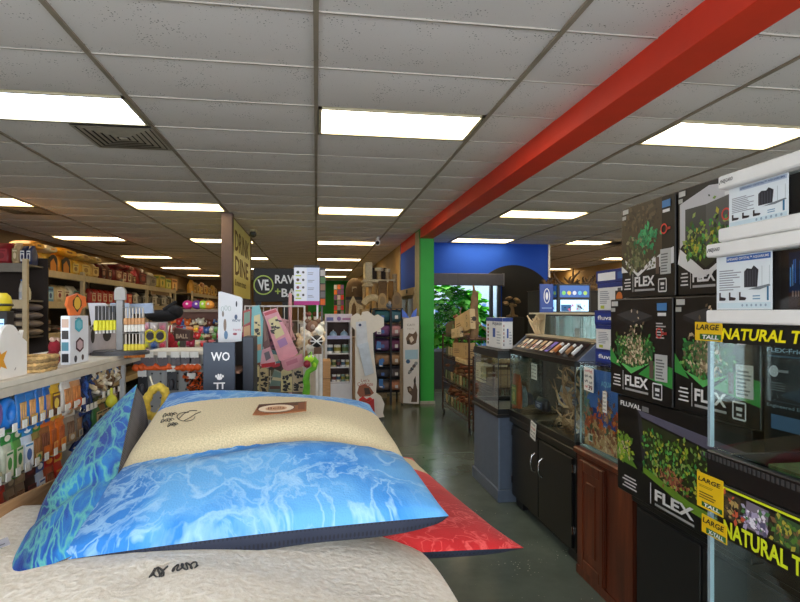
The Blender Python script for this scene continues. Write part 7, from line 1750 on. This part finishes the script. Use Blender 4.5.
# bone shaped display
oy = 8.0
out = [(355, 330), (350.5, 325), (351, 317), (357, 313), (361, 315.5), (362.5, 312), (368, 311), (373, 315), (374.5, 316), (378, 314.5), (384, 318), (384, 326), (379, 330), (373, 333), (373.5, 350), (377, 380), (376, 393), (381, 396), (384.5, 404), (383, 413), (384.5, 417), (376, 418), (372, 412), (364, 407), (358, 404), (355.5, 398)]
t = thing('bone_display', 'tall white bone-shaped cardboard display with a red heart and dogs', 'display stand', (PX(367, 418, oy)[0], oy, 0))
poly_px(MB(), out, oy, M((222, 216, 206), .5, var=.02), .05).build('board', t)
f = Flat(Fr((0, oy, 0), YN), .002)
def F_(pts, c, d=0): f.poly([PX(a, b_, oy) for a, b_ in pts], P(c), d)
F_([(357, 393), (359, 386), (365, 384), (370, 387), (374, 393), (370, 396), (360, 397)], (150, 90, 64)); F_([(364, 388), (369, 388), (371, 394), (365, 395)], (70, 50, 44), .0005)
F_([(359, 408), (359, 399), (363, 396), (366.5, 399), (370, 397), (374, 400), (373, 406), (366, 412)], (206, 44, 40), .001); F_([(361, 406), (361, 400), (364, 398.5), (366.5, 401), (369, 399), (371.5, 402), (366, 409)], (150, 60, 50), .0015)
a_, z_ = PX(361, 317, oy); f.ring(PX(360, 321, oy)[0], PX(360, 321, oy)[1], .03, .006, P((206, 196, 176)))
f.build('print', t)
b = MB(); b.prism([PX(a, b_, oy - .03) for a, b_ in ((356, 322), (366, 321), (368, 345), (357, 347))], .02, M((206, 212, 222), .4), Fr((0, oy - .03, 0), YN)); b.prism([PX(a, b_, oy - .035) for a, b_ in ((358, 345), (368, 342), (374, 373), (365, 376))], .02, M((196, 208, 222), .4), Fr((0, oy - .035, 0), YN)); b.build('paper_flap', t)
f = Flat(Fr((0, oy - .03, 0), YN), .002); f.disc(*PX(360, 325, oy - .03), .02, P((50, 70, 110))); f.build('stamp', t)
a_, z_ = PX(357.5, 384, oy); text('lettering', 'Let’s', Fr((a_, oy, z_ + .03), YN), width=.12, height=.04, mat=P((170, 80, 60)), parent=t, a=.05, lift=.003); text('lettering', 'Celebrate', Fr((a_, oy, z_ - .03), YN), width=.22, height=.055, mat=P((176, 70, 50)), parent=t, lift=.003)
b = MB(); b.prism([PX(a, b_, oy - .06) for a, b_ in ((366, 403), (374, 399), (375, 418), (367, 413))], .04, M((176, 36, 40), .5), Fr((0, oy - .06, 0), YN)); b.build('red_pocket', t)
# black rack of soft beds
ky = 9.3; xa, zt = PX(374, 308, ky); xb, _ = PX(402, 308, ky)
t = thing('bed_rack', 'black wire rack stacked with purple and teal soft pet beds', 'display rack', ((xa + xb) / 2, ky + .3, 0)); BW = M((26, 26, 30), .45, .4)
for x in (xa, (xa + xb) / 2 + .05, xb): MB().box((x - .015, ky, 0), (x + .015, ky + .03, zt), BW).build('post', t)
for x in (xa, xb): MB().box((x - .015, ky + .6, 0), (x + .015, ky + .63, zt), BW).build('post', t)
lv = [PX(0, y, ky)[1] for y in (400, 386, 372, 356, 340, 324, 308)]
for z in lv: MB().box((xa, ky, z - .012), (xb, ky + .63, z), BW).build('shelf', t)
bc = [((110, 96, 92), (190, 130, 100)), ((60, 60, 70), (90, 84, 90)), ((150, 120, 96), (176, 140, 110)), ((96, 66, 110), (110, 60, 100)), ((110, 70, 120), (190, 140, 150)), ((40, 90, 104), (60, 100, 120))]
for j, (c1, c2) in enumerate(bc):
    for k, c in enumerate((c1, c2)):
        x0 = xa + .02 if k == 0 else (xa + xb) / 2 + .06; x1 = (xa + xb) / 2 + .03 if k == 0 else xb - .02; h = (lv[j + 1] - lv[j]) * .82
        cc = V(((x0 + x1) / 2, ky + .24, lv[j] + .001)); tt = thing('pet_bed', 'soft rolled pet bed on the black rack, %s shelf from the bottom, %s side' % (nth(j), ('left', 'right')[k]), 'pet bed', cc, 'soft beds on the black rack')
        wv = (x1 - x0) / 2 + .02; h = (lv[j + 1] - lv[j]) * .92
        MB().loft([[V((cc.x + u * wv, cc.y + .22 * s1 * math.copysign(abs(math.cos(q)) ** .6, math.cos(q)), cc.z + h / 2 + h / 2 * s1 * math.copysign(abs(math.sin(q)) ** .6, math.sin(q)))) for q in [2 * PI * i / 14 for i in range(14)]] for u, s1 in ((-1, .55), (-.9, .88), (-.6, 1), (0, .95), (.6, 1), (.9, .88), (1, .55))], M(c, .9, var=.15, scale=20)).build('cushion', tt)
        MB().box(cc + V((-.02, -.245, h * .3)), cc + V((.03, -.235, h * .55)), M((60, 100, 176) if k == 0 else (206, 206, 210), .5)).build('hang_tag', tt)
for k, (pts, c) in enumerate((([(377, 330), (381, 329), (381, 334), (377, 334)], 0), ([(377, 341), (381, 342), (381, 350), (376, 349)], 1), ([(379, 360), (383, 358), (383, 367), (379, 366)], 1), ([(379, 379), (383, 379), (383, 388), (379, 386)], 1))):
    y = ky - .008; tt = thing('price_card', 'small %s card on the left edge of the bed rack, %s from the top' % (('white', 'blue')[c], nth(k)), 'card', (PX(pts[0][0], 0, y)[0], y, PX(0, pts[2][1], y)[1]), 'cards on the bed rack')
    poly_px(MB(), pts, y, M(((226, 226, 228), (50, 110, 190))[c], .4), .006).build('card', tt); f = Flat(Fr((0, y, 0), YN), .001); f.poly([PX(a, b_, y) for a, b_ in ((pts[0][0] + .6, pts[2][1] - 1.6), (pts[1][0] - .4, pts[2][1] - 1.6), (pts[1][0] - .4, pts[2][1] - .6), (pts[0][0] + .6, pts[2][1] - .6))], P((226, 226, 228) if c else (40, 60, 120))); f.build('print', tt)
# white panel with cat pictures
cy2 = 9.12
t = thing('cat_display', 'tall white display panel with cat pictures in front of the green pillar', 'display stand', (PX(410, 404, cy2)[0], cy2, 0))
poly_px(MB(), [(403.5, 319), (419, 316), (419, 404), (403.5, 403)], cy2, M((206, 206, 212), .5, var=.02), .06).build('board', t)
poly_px(MB(), [(400, 330), (403.4, 328), (403.4, 404), (400, 402)], cy2 + .12, M((150, 130, 110), .6), .04).build('side_panel', t)
f = Flat(Fr((0, cy2, 0), YN), .002)
def F2(pts, c, d=0): f.poly([PX(a, b_, cy2) for a, b_ in pts], P(c), d)
F2([(406, 338), (409, 333), (413, 334), (416, 331), (417.5, 335), (416, 343), (412, 345), (407, 344)], (96, 76, 62)); F2([(409, 338), (412, 336), (414, 340), (411, 343)], (200, 190, 180), .0005); F2([(407, 341), (409, 340), (410, 344), (407, 344)], (50, 42, 40), .0005)
F2([(405, 350), (418, 349.5), (418, 359), (405, 359.5)], (150, 186, 214))
f.disc(*PX(408, 361.5, cy2), .035, P((50, 90, 140)))
for k in range(8): a, b_ = PX(409 + k, 373 - 1.4 * k, cy2); f.disc(a, b_, .02 + .01 * (k % 2), P([(60, 70, 90), (130, 140, 150), (90, 80, 84)][k % 3]), .0004 * k, n=8)
F2([(407, 387), (410, 386), (413, 389), (414, 383), (415, 378), (416, 384), (417.5, 390), (417, 402), (411, 402), (412, 396), (408, 392)], (84, 68, 60)); F2([(409, 388), (411, 388), (411.5, 391), (409, 391)], (150, 130, 110), .0005); F2([(413.5, 380), (415.5, 376), (416, 382), (414, 385)], (40, 36, 36), .0006)
f.build('print', t); a_, z_ = PX(407, 326, cy2); text('lettering', 'CAT!', Fr((a_, cy2, z_), YN), width=.13, height=.035, mat=P((96, 96, 104)), parent=t, lift=.003); text('lettering', 'TOYS', Fr((a_, cy2, z_ - .06), YN), width=.12, height=.025, mat=P((150, 140, 150)), parent=t, lift=.003)
for k, (pts, lab) in enumerate(((((402.5, 317), (402, 309), (407, 314), (409, 318)), 'left'), (((411, 317), (413, 312), (417, 308), (416.5, 316.5)), 'right'))):
    y = cy2 + .15; tt = thing('blue_fin', 'bright blue paper fin on top of the cat panel, %s of two' % lab, 'decoration', (PX(pts[0][0], 0, y)[0], y, PX(0, 317, y)[1]), 'blue paper fins'); poly_px(MB(), pts, y, M((70, 110, 226), .5), .04).build('fin', tt); poly_px(MB(), [(pts[0][0], 316), (pts[-1][0], 316), (pts[-1][0], 319), (pts[0][0], 319)], y + .002, M((150, 140, 150), .5), .03).build('foot', tt)
# ------------------------------------------------------------------ cat furniture on top of and behind the rack
CARP = [M(c, .95, var=.12, scale=40) for c in ((216, 200, 166), (184, 158, 120), (120, 94, 66), (60, 48, 44))]
def cyl_px(mb, px, ya, yb, y, wpx, mat):
    x, z1 = PX(px, ya, y); _, z0 = PX(px, yb, y); r = wpx / 2 / FPX * y; return mb.cyl((x, y, z0), (x, y, z1), r, mat, n=14)
y = 10.9
t = thing('cat_tree', 'tall cream cat tree with a dark cubby and stub posts behind the bed rack', 'cat tree', (PX(378, 0, y)[0], y, 0))
z_b = 0
MB().box((PX(362, 0, y)[0], y - .3, 0), (PX(398, 0, y)[0], y + .3, .05), CARP[0]).build('base', t)
x0, zt = PX(364, 263, y); x1, zb = PX(371.5, 286, y); MB().box((x0, y - .2, zb), (x1, y + .15, zt), CARP[0], .02).build('tower_box', t)
x0, zt = PX(371.6, 268, y); x1, zb = PX(386, 279, y); MB().box((x0, y - .1, zb), (x1, y + .2, zt), CARP[3], .01).build('cubby', t)
b = MB()
x0, z0 = PX(362, 287, y); x1, z1 = PX(394, 280, y); MB().box((x0, y - .25, z1 - .06), (x1, y + .25, z1), CARP[0], .02).build('platform', t)
x0, z0 = PX(362, 287, y); x1, z1 = PX(372, 284, y); MB().box((x0, y - .28, z0), (x1, y + .1, z0 + .05), CARP[0], .02).build('perch', t)
for px, a, b_, w in ((379, 271, 282, 4.5), (387.5, 271, 280, 4), (394.5, 274, 300, 5)): bb = MB(); cyl_px(bb, px, a, b_, y - .15, w, CARP[1]); bb.build('post', t)
bb = MB(); cyl_px(bb, 379, 268, 271, y - .15, 9, CARP[0]); bb.build('disc_cap', t); bb = MB(); cyl_px(bb, 387.5, 269, 272, y - .15, 5.5, CARP[0]); bb.build('disc_cap', t)
for px in (364, 370, 376, 384, 390): bb = MB(); cyl_px(bb, px, 284, 560, y, 3.2, CARP[1]); bb.v = [V((v.x, v.y, max(v.z, .05))) for v in bb.v]; bb.build('post', t)
x0, z1 = PX(378, 281, y - .2); x1, z0 = PX(386.5, 299, y - .2); MB().box((x0, y - .26, z0), (x1, y - .2, z1), CARP[2], .01).build('ramp', t); x0, _ = PX(388, 281, y - .2); x1, _ = PX(393, 281, y - .2); MB().box((x0, y - .26, z0), (x1, y - .2, z1), M((150, 110, 60), .9), .01).build('ramp', t)
zr = lv[-1] + .001
for k, (px, w, py, c) in enumerate(((382.5, 9, 293, (150, 126, 88)), (397, 10, 292, (120, 98, 72)))):
    y = ky + .2; x, z1 = PX(px, py, y); w = w / FPX * y
    fr = Fr((x - w / 2, y, zr), YN); h = z1 - zr
    tt = thing('cat_scratcher', '%s arched cardboard cat scratcher standing on the black bed rack' % ('tan left', 'brown right')[k], 'cat scratcher', (x, y, zr), 'arched scratchers')
    MB().prism([(0, 0), (w, 0), (w, h * .45)] + [(w / 2 + w / 2 * math.cos(a), h * .45 + h * .55 * math.sin(a)) for a in [PI * i / 10 for i in range(1, 10)]] + [(0, h * .45)], .06, M(c, .8, var=.1), fr).build('board', tt); Flat(fr, .001).disc(w / 2, h * .5, w * .3, P(tuple(x * .8 for x in c)), ry=h * .28).build('scratch_pad', tt)
c = V((PX(389, 0, ky + .2)[0], ky + .22, zr)); tt = thing('pet_bed', 'grey-blue plush bed lying between the two arched scratchers', 'pet bed', c); MB().ball(c + V((0, 0, .05)), (.055, .15, .05), M((110, 122, 140), .9, var=.15, scale=20), 14, 8).build('cushion', tt); MB().ball(c + V((0, -.1, .09)), (.03, .06, .03), M((190, 190, 196), .9)).build('bolster', tt)
y = 10.2; tt = thing('cat_tunnel', 'cream carpeted arch curving beside the cat tree', 'cat furniture', (PX(371, 0, y)[0], y, 0)); xx, zz_ = PX(373, 310, y)
b = MB(); b.tube([(xx + .19 * math.cos(a), y, zz_ + .23 * math.sin(a)) for a in [PI * i / 10 + .15 for i in range(9)]], .06, CARP[0], 12); b.build('arch', tt); MB().box((xx - .22, y - .15, 0), (xx + .24, y + .15, zz_ + .02), CARP[1]).build('pedestal', tt)
y = 11.3; x, zb = PX(354.5, 297, y); _, zt = PX(354.5, 278, y); w = 9 / FPX * y
tt = thing('cat_cave', 'brown domed cat cave with a pale emblem high left of the cat tree', 'cat furniture', (x, y, 0))
MB().lathe((x, y, zb), [(w, 0), (w * 1.0, (zt - zb) * .4), (w * .8, (zt - zb) * .75), (w * .45, (zt - zb) * .95), (.02, zt - zb)], M((104, 80, 52), .8, var=.1), 24).build('dome', tt); MB().box((x - .06, y - w * .96, zb + .1), (x + .03, y - w * .9, zb + .2), M((190, 170, 130), .6)).build('emblem', tt)
MB().box((x - w * .95, y - .2, 0), (x + w * .95, y + .3, zb - .06), M((120, 110, 100), .6)).build('pedestal', tt); MB().box((x - w * .98, y - w * .9, zb - .06), (x + w * .98, y + .3, zb), M((40, 36, 34), .6)).build('tray', tt)
y = 10.6; tt = thing('cat_tent', 'cream pointed cat tent below the brown dome', 'cat furniture', (PX(355, 0, y)[0], y, 0)); poly_px(MB(), [(349, 318), (350, 303), (353.5, 296), (357, 303), (363, 306), (363, 318)], y, CARP[0], .25).build('tent', tt); poly_px(MB(), [(351, 317), (352, 306), (354, 302), (356, 306), (356.5, 317)], y - .002, CARP[2], .01).build('opening', tt); MB().box((PX(348, 0, y)[0], y, 0), (PX(364, 0, y)[0], y + .25, PX(0, 318, y)[1]), M((110, 100, 92), .6)).build('pedestal', tt)
# spinner with colourful toys far back
y = 12.5; x, zt = PX(339, 284, y); tt = thing('toy_spinner', 'slim spinner of colourful cat toys before the green back wall', 'display rack', (x, y, 0)); MB().box((x - .02, y, 0), (x + .02, y + .04, zt), M((60, 60, 60), .5)).build('post', tt); MB().cyl((x, y, 0), (x, y, .03), .2, BLACK).build('base', tt)
r = random.Random(5)
for k in range(18):
    px = 335.5 + (k % 3) * 3.4; py = 287 + (k // 3) * 5.2; p = atY(px, py, y - .06); h = .05
    t3 = thing('cat_toy', 'tiny toy on the slim spinner, %s row from the top, %s' % (nth(k // 3), ('left', 'middle', 'right')[k % 3]), 'cat toy', p, 'toys on the slim spinner'); MB().box(p + V((-.032, 0, -h)), p + V((.032, .05, h)), M([(206, 60, 60), (150, 150, 150), (226, 120, 50), (40, 40, 44), (206, 200, 196), (120, 80, 130)][r.randrange(6)], .5)).build('card', t3)
# far counters and stock in the middle distance
y = 9.6; x0, zt = PX(300, 322, y); x1, _ = PX(326, 322, y)
t = thing('counter', 'white low counter in the middle distance behind the tube rack', 'counter', ((x0 + x1) / 2, y, 0)); MB().box((x0, y, 0), (x1, y + .7, zt - .03), M((206, 202, 196), .5)).build('body', t); MB().box((x0 - .02, y - .02, zt - .03), (x1 + .02, y + .72, zt), M((226, 222, 214), .4)).build('top', t)
for k, (px, w, c) in enumerate(((305, 5.5, (206, 150, 150)), (309, 5, (190, 120, 120)), (315, 6, (120, 84, 60)), (321, 6, (150, 110, 70)))):
    p = V((PX(px, 0, y)[0], y + .2, zt + .001)); ww = w / FPX * y; tt = thing('folded_bed', '%s folded soft bed on the white counter' % ('pink', 'rose', 'brown', 'tan')[k], 'pet bed', p, 'folded beds on the counter'); MB().ball(p + V((0, 0, .05)), (ww / 2, .12, .05), M(c, .9)).ball(p + V((0, 0, .13)), (ww / 2.2, .11, .045), M(tuple(x * .9 for x in c), .9)).build('cushion', tt); MB().box(p + V((-.02, -.14, .03)), p + V((.03, -.12, .09)), INKW).build('tag', tt)
y = 17.0; x0, zt = PX(262, 300, y); x1, _ = PX(336, 300, y)
t = thing('gondola_shelf', 'long low gondola far back in front of the green wall', 'shelving', ((x0 + x1) / 2, y, 0)); MB().box((x0, y + .3, 0), (x1, y + .34, 1.3), M((120, 110, 100), .6)).build('back_panel', t)
for z in (.1, .5, .9, 1.3): MB().box((x0, y, z - .03), (x1, y + .34, z), M((180, 172, 160), .5)).build('shelf', t)
# ------------------------------------------------------------------ wire carts with wooden toys right of the pillar
RX = 1.93; CART_ = M((70, 44, 32), .5, .3)
def cart(label, y0, y1, zt, zs):
    t = thing('wire_cart', label, 'display rack', (RX + .2, (y0 + y1) / 2, 0), 'brown wire carts'); b = MB()
    for y in (y0, y1):
        for x in (RX, RX + .4): MB().tube([(x, y, .07), (x, y, zt)], .014, CART_, 8).build('post', t)
    for z in zs:
        s = MB()
        for k in range(6): x = RX + .4 * k / 5; s.tube([(x, y0, z), (x, y1, z)], .005, CART_, 5)
        for k in range(7): y = y0 + (y1 - y0) * k / 6; s.tube([(RX, y, z), (RX + .4, y, z)], .005, CART_, 5)
        s.tube([(RX, y0, z + .06), (RX, y1, z + .06)], .006, CART_, 5); s.build('shelf', t)
    for y in (y0, y1):
        g = MB()
        for k in range(8): z = .12 + (zt - .14) * k / 7; g.tube([(RX, y, z), (RX + .4, y, z)], .004, CART_, 5)
        for k in range(1, 5): x = RX + .08 * k; g.tube([(x, y, .12), (x, y, zt)], .004, CART_, 5)
        g.build('side_grid', t)
    for y in (y0 + .02, y1 - .02):
        for x in (RX + .01, RX + .39): MB().cyl((x - .012, y, .034), (x + .012, y, .034), .034, BLACK, n=14).build('caster', t)
    return t
cart('nearer brown wire cart on casters, beside the small tank', 5.95, 6.75, 1.0, (.14, .42, .7, .97))
cart('farther brown wire cart full of wooden toys by the window', 6.95, 8.45, 1.22, (.14, .5, .86, 1.19))
TANW = [(206, 180, 134), (190, 162, 116), (216, 194, 150), (176, 146, 100)]
def crate(label, y0, y1, z0, h, rgb, x=RX + .02, d=.3, tilt=0.0, group='tan toy boxes on the wire carts', dots=True):
    c = V((x + d / 2, (y0 + y1) / 2, z0 + h / 2)); rot = Matrix.Rotation(tilt, 3, 'X')
    t = thing('toy_box', label, 'box', c - V((0, 0, h / 2)), group); MB().obox(c, (d, y1 - y0, h), rot, M(rgb, .7, var=.06), .003).build('carton', t)
    fr = Fr(c + rot @ V((-d / 2, (y1 - y0) / 2, -h / 2)), rot @ V((0, -1, 0)), rot @ V((0, 0, 1))); f = Flat(fr, .001); W = y1 - y0
    f.lines(W * .1, h * .3, W * .4, h * .35, 3, P((120, 96, 64)), random.Random(3)); 
    if dots: f.ring(W * .8, h * .68, h * .12, h * .04, P((50, 40, 34))).ring(W * .8, h * .3, h * .12, h * .04, P((50, 40, 34)))
    fy = Fr(c + rot @ V((-d / 2, -(y1 - y0) / 2, -h / 2)), (1, 0, 0), rot @ V((0, 0, 1))); g = Flat(fy, .001); g.lines(d * .15, h * .3, d * .5, h * .35, 3, P((120, 96, 64)), random.Random(4)); g.disc(d * .8, h * .5, h * .12, P((60, 48, 40)))
    f.build('print', t); g.build('side_print', t)
y_ = lambda px: atX(px, 312, RX).y
def zat(px, py): return atX(px, py, RX).z
crate('long tan box with dark round marks on top of the farther cart', 6.98, 7.78, 1.27, .26, TANW[0], x=RX + .02, d=.07, tilt=-.16)
crate('small tan box in front of the long tan box on the farther cart', 7.25, 7.7, 1.2, .13, TANW[2], x=RX - .05, d=.05, tilt=-.1)
crate('dull green-brown box at the far end of the farther cart top', 7.9, 8.35, 1.2, .2, (96, 92, 60), d=.08, tilt=-.12)
crate('tan box with arched print on the second shelf of the farther cart', 7.0, 7.9, .93, .2, TANW[1], d=.08, tilt=-.05); crate('lower tan box on the second shelf of the farther cart', 7.0, 7.6, .87, .055, TANW[2], x=RX - .02, d=.1)
crate('cream box with two round marks standing on the nearer cart', 6.35, 6.65, .72, .22, (222, 208, 170), x=RX - .0); crate('tan box lying on the nearer cart top', 6.05, 6.5, .975, .08, (130, 106, 70)); crate('dark tan box on the middle shelf of the nearer cart', 6.0, 6.3, .71, .2, (120, 96, 64))
r = random.Random(9)
spots = [(7.08 + .17 * k, .51, 'third') for k in range(8)] + [(7.05 + .17 * k, .15, 'bottom') for k in range(8)] + [(7.95 + .15 * k, .87, 'second') for k in range(3)] + [(7.85 + .17 * k, 1.2, 'top') for k in range(1)]
cnt = {}
for yy, z, rowname in spots:
    n = cnt.get(rowname, 0); cnt[rowname] = n + 1; c = V((RX + .13, yy, z))
    tt = thing('parrot_toy', 'wooden bird toy, %s shelf of the farther cart, %s from the near end' % (rowname, nth(n)), 'bird toy', c, 'bird toys on the farther cart')
    b = MB(); g = MB()
    for k in range(8): b.cyl(c + V((r.uniform(-.1, .16), r.uniform(-.08, .08), .022 + .035 * k)), c + V((r.uniform(-.1, .16), r.uniform(-.08, .08), .03 + .036 * k)), .022, M(r.choice(((120, 80, 50), (96, 56, 34), (150, 116, 80), (130, 70, 40), (70, 60, 44))), .8, var=.2, scale=30), n=8)
    b.build('wood_piece', tt)
    g.box(c + V((-.12, -.05, .03)), c + V((-.115, .05, .17)), M(r.choice(((96, 116, 76), (76, 92, 66), (170, 156, 116), (110, 126, 90))), .7)); g.build('label_card', tt)
b = MB()
for k in range(5):
    c = V((RX + .12, 6.02 + .16 * k, .155)); tt = thing('parrot_toy', 'brown bird toy on the bottom shelf of the nearer cart, %s from the near end' % nth(k), 'bird toy', c, 'bird toys on the nearer cart'); b = MB()
    for q in range(4): b.cyl(c + V((r.uniform(-.06, .06), -.05, .02 + .05 * q)), c + V((r.uniform(-.06, .06), .05, .03 + .05 * q)), .022, M(r.choice(((110, 70, 46), (150, 100, 60), (84, 56, 40))), .8), n=8)
    b.build('wood_piece', tt); MB().box(c + V((-.1, -.04, .03)), c + V((-.096, .04, .12)), M((190, 170, 130), .7)).build('label_card', tt)
# tall driftwood and small driftwood
p = V((RX + .25, 7.15, 1.2)); zt = zat(474, 288); WD = M((132, 104, 74), .85, var=.2, scale=12)
t = thing('driftwood_post', 'tall upright brown driftwood slab in front of the window', 'driftwood', p); xx = atY(474, 300, 7.15).x
MB().loft([[V((xx + w * math.cos(a) + dx, 7.15 + .04 * math.sin(a), z)) for a in [2 * PI * k / 10 for k in range(10)]] for z, w, dx in ((1.2, .055, .0), (1.4, .06, .01), (1.6, .052, .0), (1.74, .05, .01), (1.8, .04, .02), (1.84, .012, .0), (1.9, .006, -.01))], WD).build('slab', t); MB().box((xx - .08, 7.08, 1.195), (xx + .08, 7.22, 1.205), WD).build('foot', t)
for k, (px, y, zb, h, lab) in enumerate(((486, 6.6, .985, .52, 'brown driftwood leaning beside the white Aqueon carton'.replace('Aqueon ', 'pictured ')), (462, 7.9, 1.2, .25, 'short driftwood stick behind the green-brown box'))):
    x = atY(px, 300, y).x; t = thing('driftwood_stick', lab, 'driftwood', (x, y, zb), 'driftwood sticks'); r2 = random.Random(k)
    b = MB(); root_wood(b, (x, y, zb + .02), (-.05, 0, 1), h, .03, 1, r2); b.v = [V((v.x, v.y, max(v.z, zb))) for v in b.v]; b.build('branch', t)
# tree shaped driftwood in front of the black arch
y = 10.7; x, zb = PX(512, 317, y); t = thing('driftwood_tree', 'pale tree-shaped driftwood in front of the black arch', 'driftwood', (x, y, 0)); b = MB(); r2 = random.Random(12)
MB().tube([(x, y, zb), (x + .01, y, zb + .15), (x - .01, y, zb + .28)], .04, M((120, 98, 70), .85), 8, radii=[.06, .035, .04]).build('trunk', t)
for k in range(9): a = 2 * PI * k / 9; b.ball((x + .13 * math.cos(a), y + .06 * math.sin(a), zb + .3 + .08 * math.sin(k * 2.4)), (.06, .05, .03), M((120, 98, 70), .85, var=.15, scale=30), 8, 6)
for k in range(5): a = 2 * PI * k / 5; b.tube([(x, y, zb + .05), (x + .12 * math.cos(a), y + .08 * math.sin(a), zb + .01)], .018, M((120, 98, 70), .85), 6)
b.build('branch', t); MB().box((x - .2, y - .15, 0), (x + .2, y + .15, zb), M((30, 30, 32), .6)).build('pedestal', t)
# high gondola with driftwood right of the blue wall
y = 8.6; x0, x1 = 3.55, 5.4; zt = atY(575, 291, y).z
t = thing('gondola_shelf', 'dark high gondola topped with driftwood right of the blue wall', 'shelving', ((x0 + x1) / 2, y, 0)); MB().box((x0, y, 0), (x1, y + .5, zt), M((40, 36, 34), .6)).build('body', t); MB().box((x0 - .01, y - .02, zt), (x1 + .01, y + .52, zt + .012), M((60, 52, 46), .6)).build('top', t)
for k, (px, h, lab) in enumerate(((546, .3, 'small twisted driftwood above the blue banner'), (555, .22, 'low driftwood piece right of the twisted one'), (567, .44, 'tall dark driftwood on the high gondola'), (577, .34, 'broad dark driftwood wedge on the high gondola'), (590, .3, 'driftwood with upturned branch at the right of the high gondola'))):
    x = atY(px, 290, y + .2).x; t = thing('driftwood', lab, 'driftwood', (x, y + .2, zt + .013), 'driftwood on the high gondola'); r2 = random.Random(40 + k); b = MB()
    for q in range(3): root_wood(b, (x + r2.uniform(-.08, .08), y + .2, zt + .04), (r2.uniform(-.7, .7), 0, .9), h * .5, .04, 1, r2)
    b.ball((x, y + .2, zt + .06), (.13, .08, .05), WOODR[1]); b.v = [V((v.x, v.y, max(v.z, zt + .013))) for v in b.v]; b.mats = [M(q, .85, var=.15, scale=20) for q in ((92, 70, 50), (70, 54, 40), (110, 86, 60))][:len(b.mats)]; b.build('branch', t)
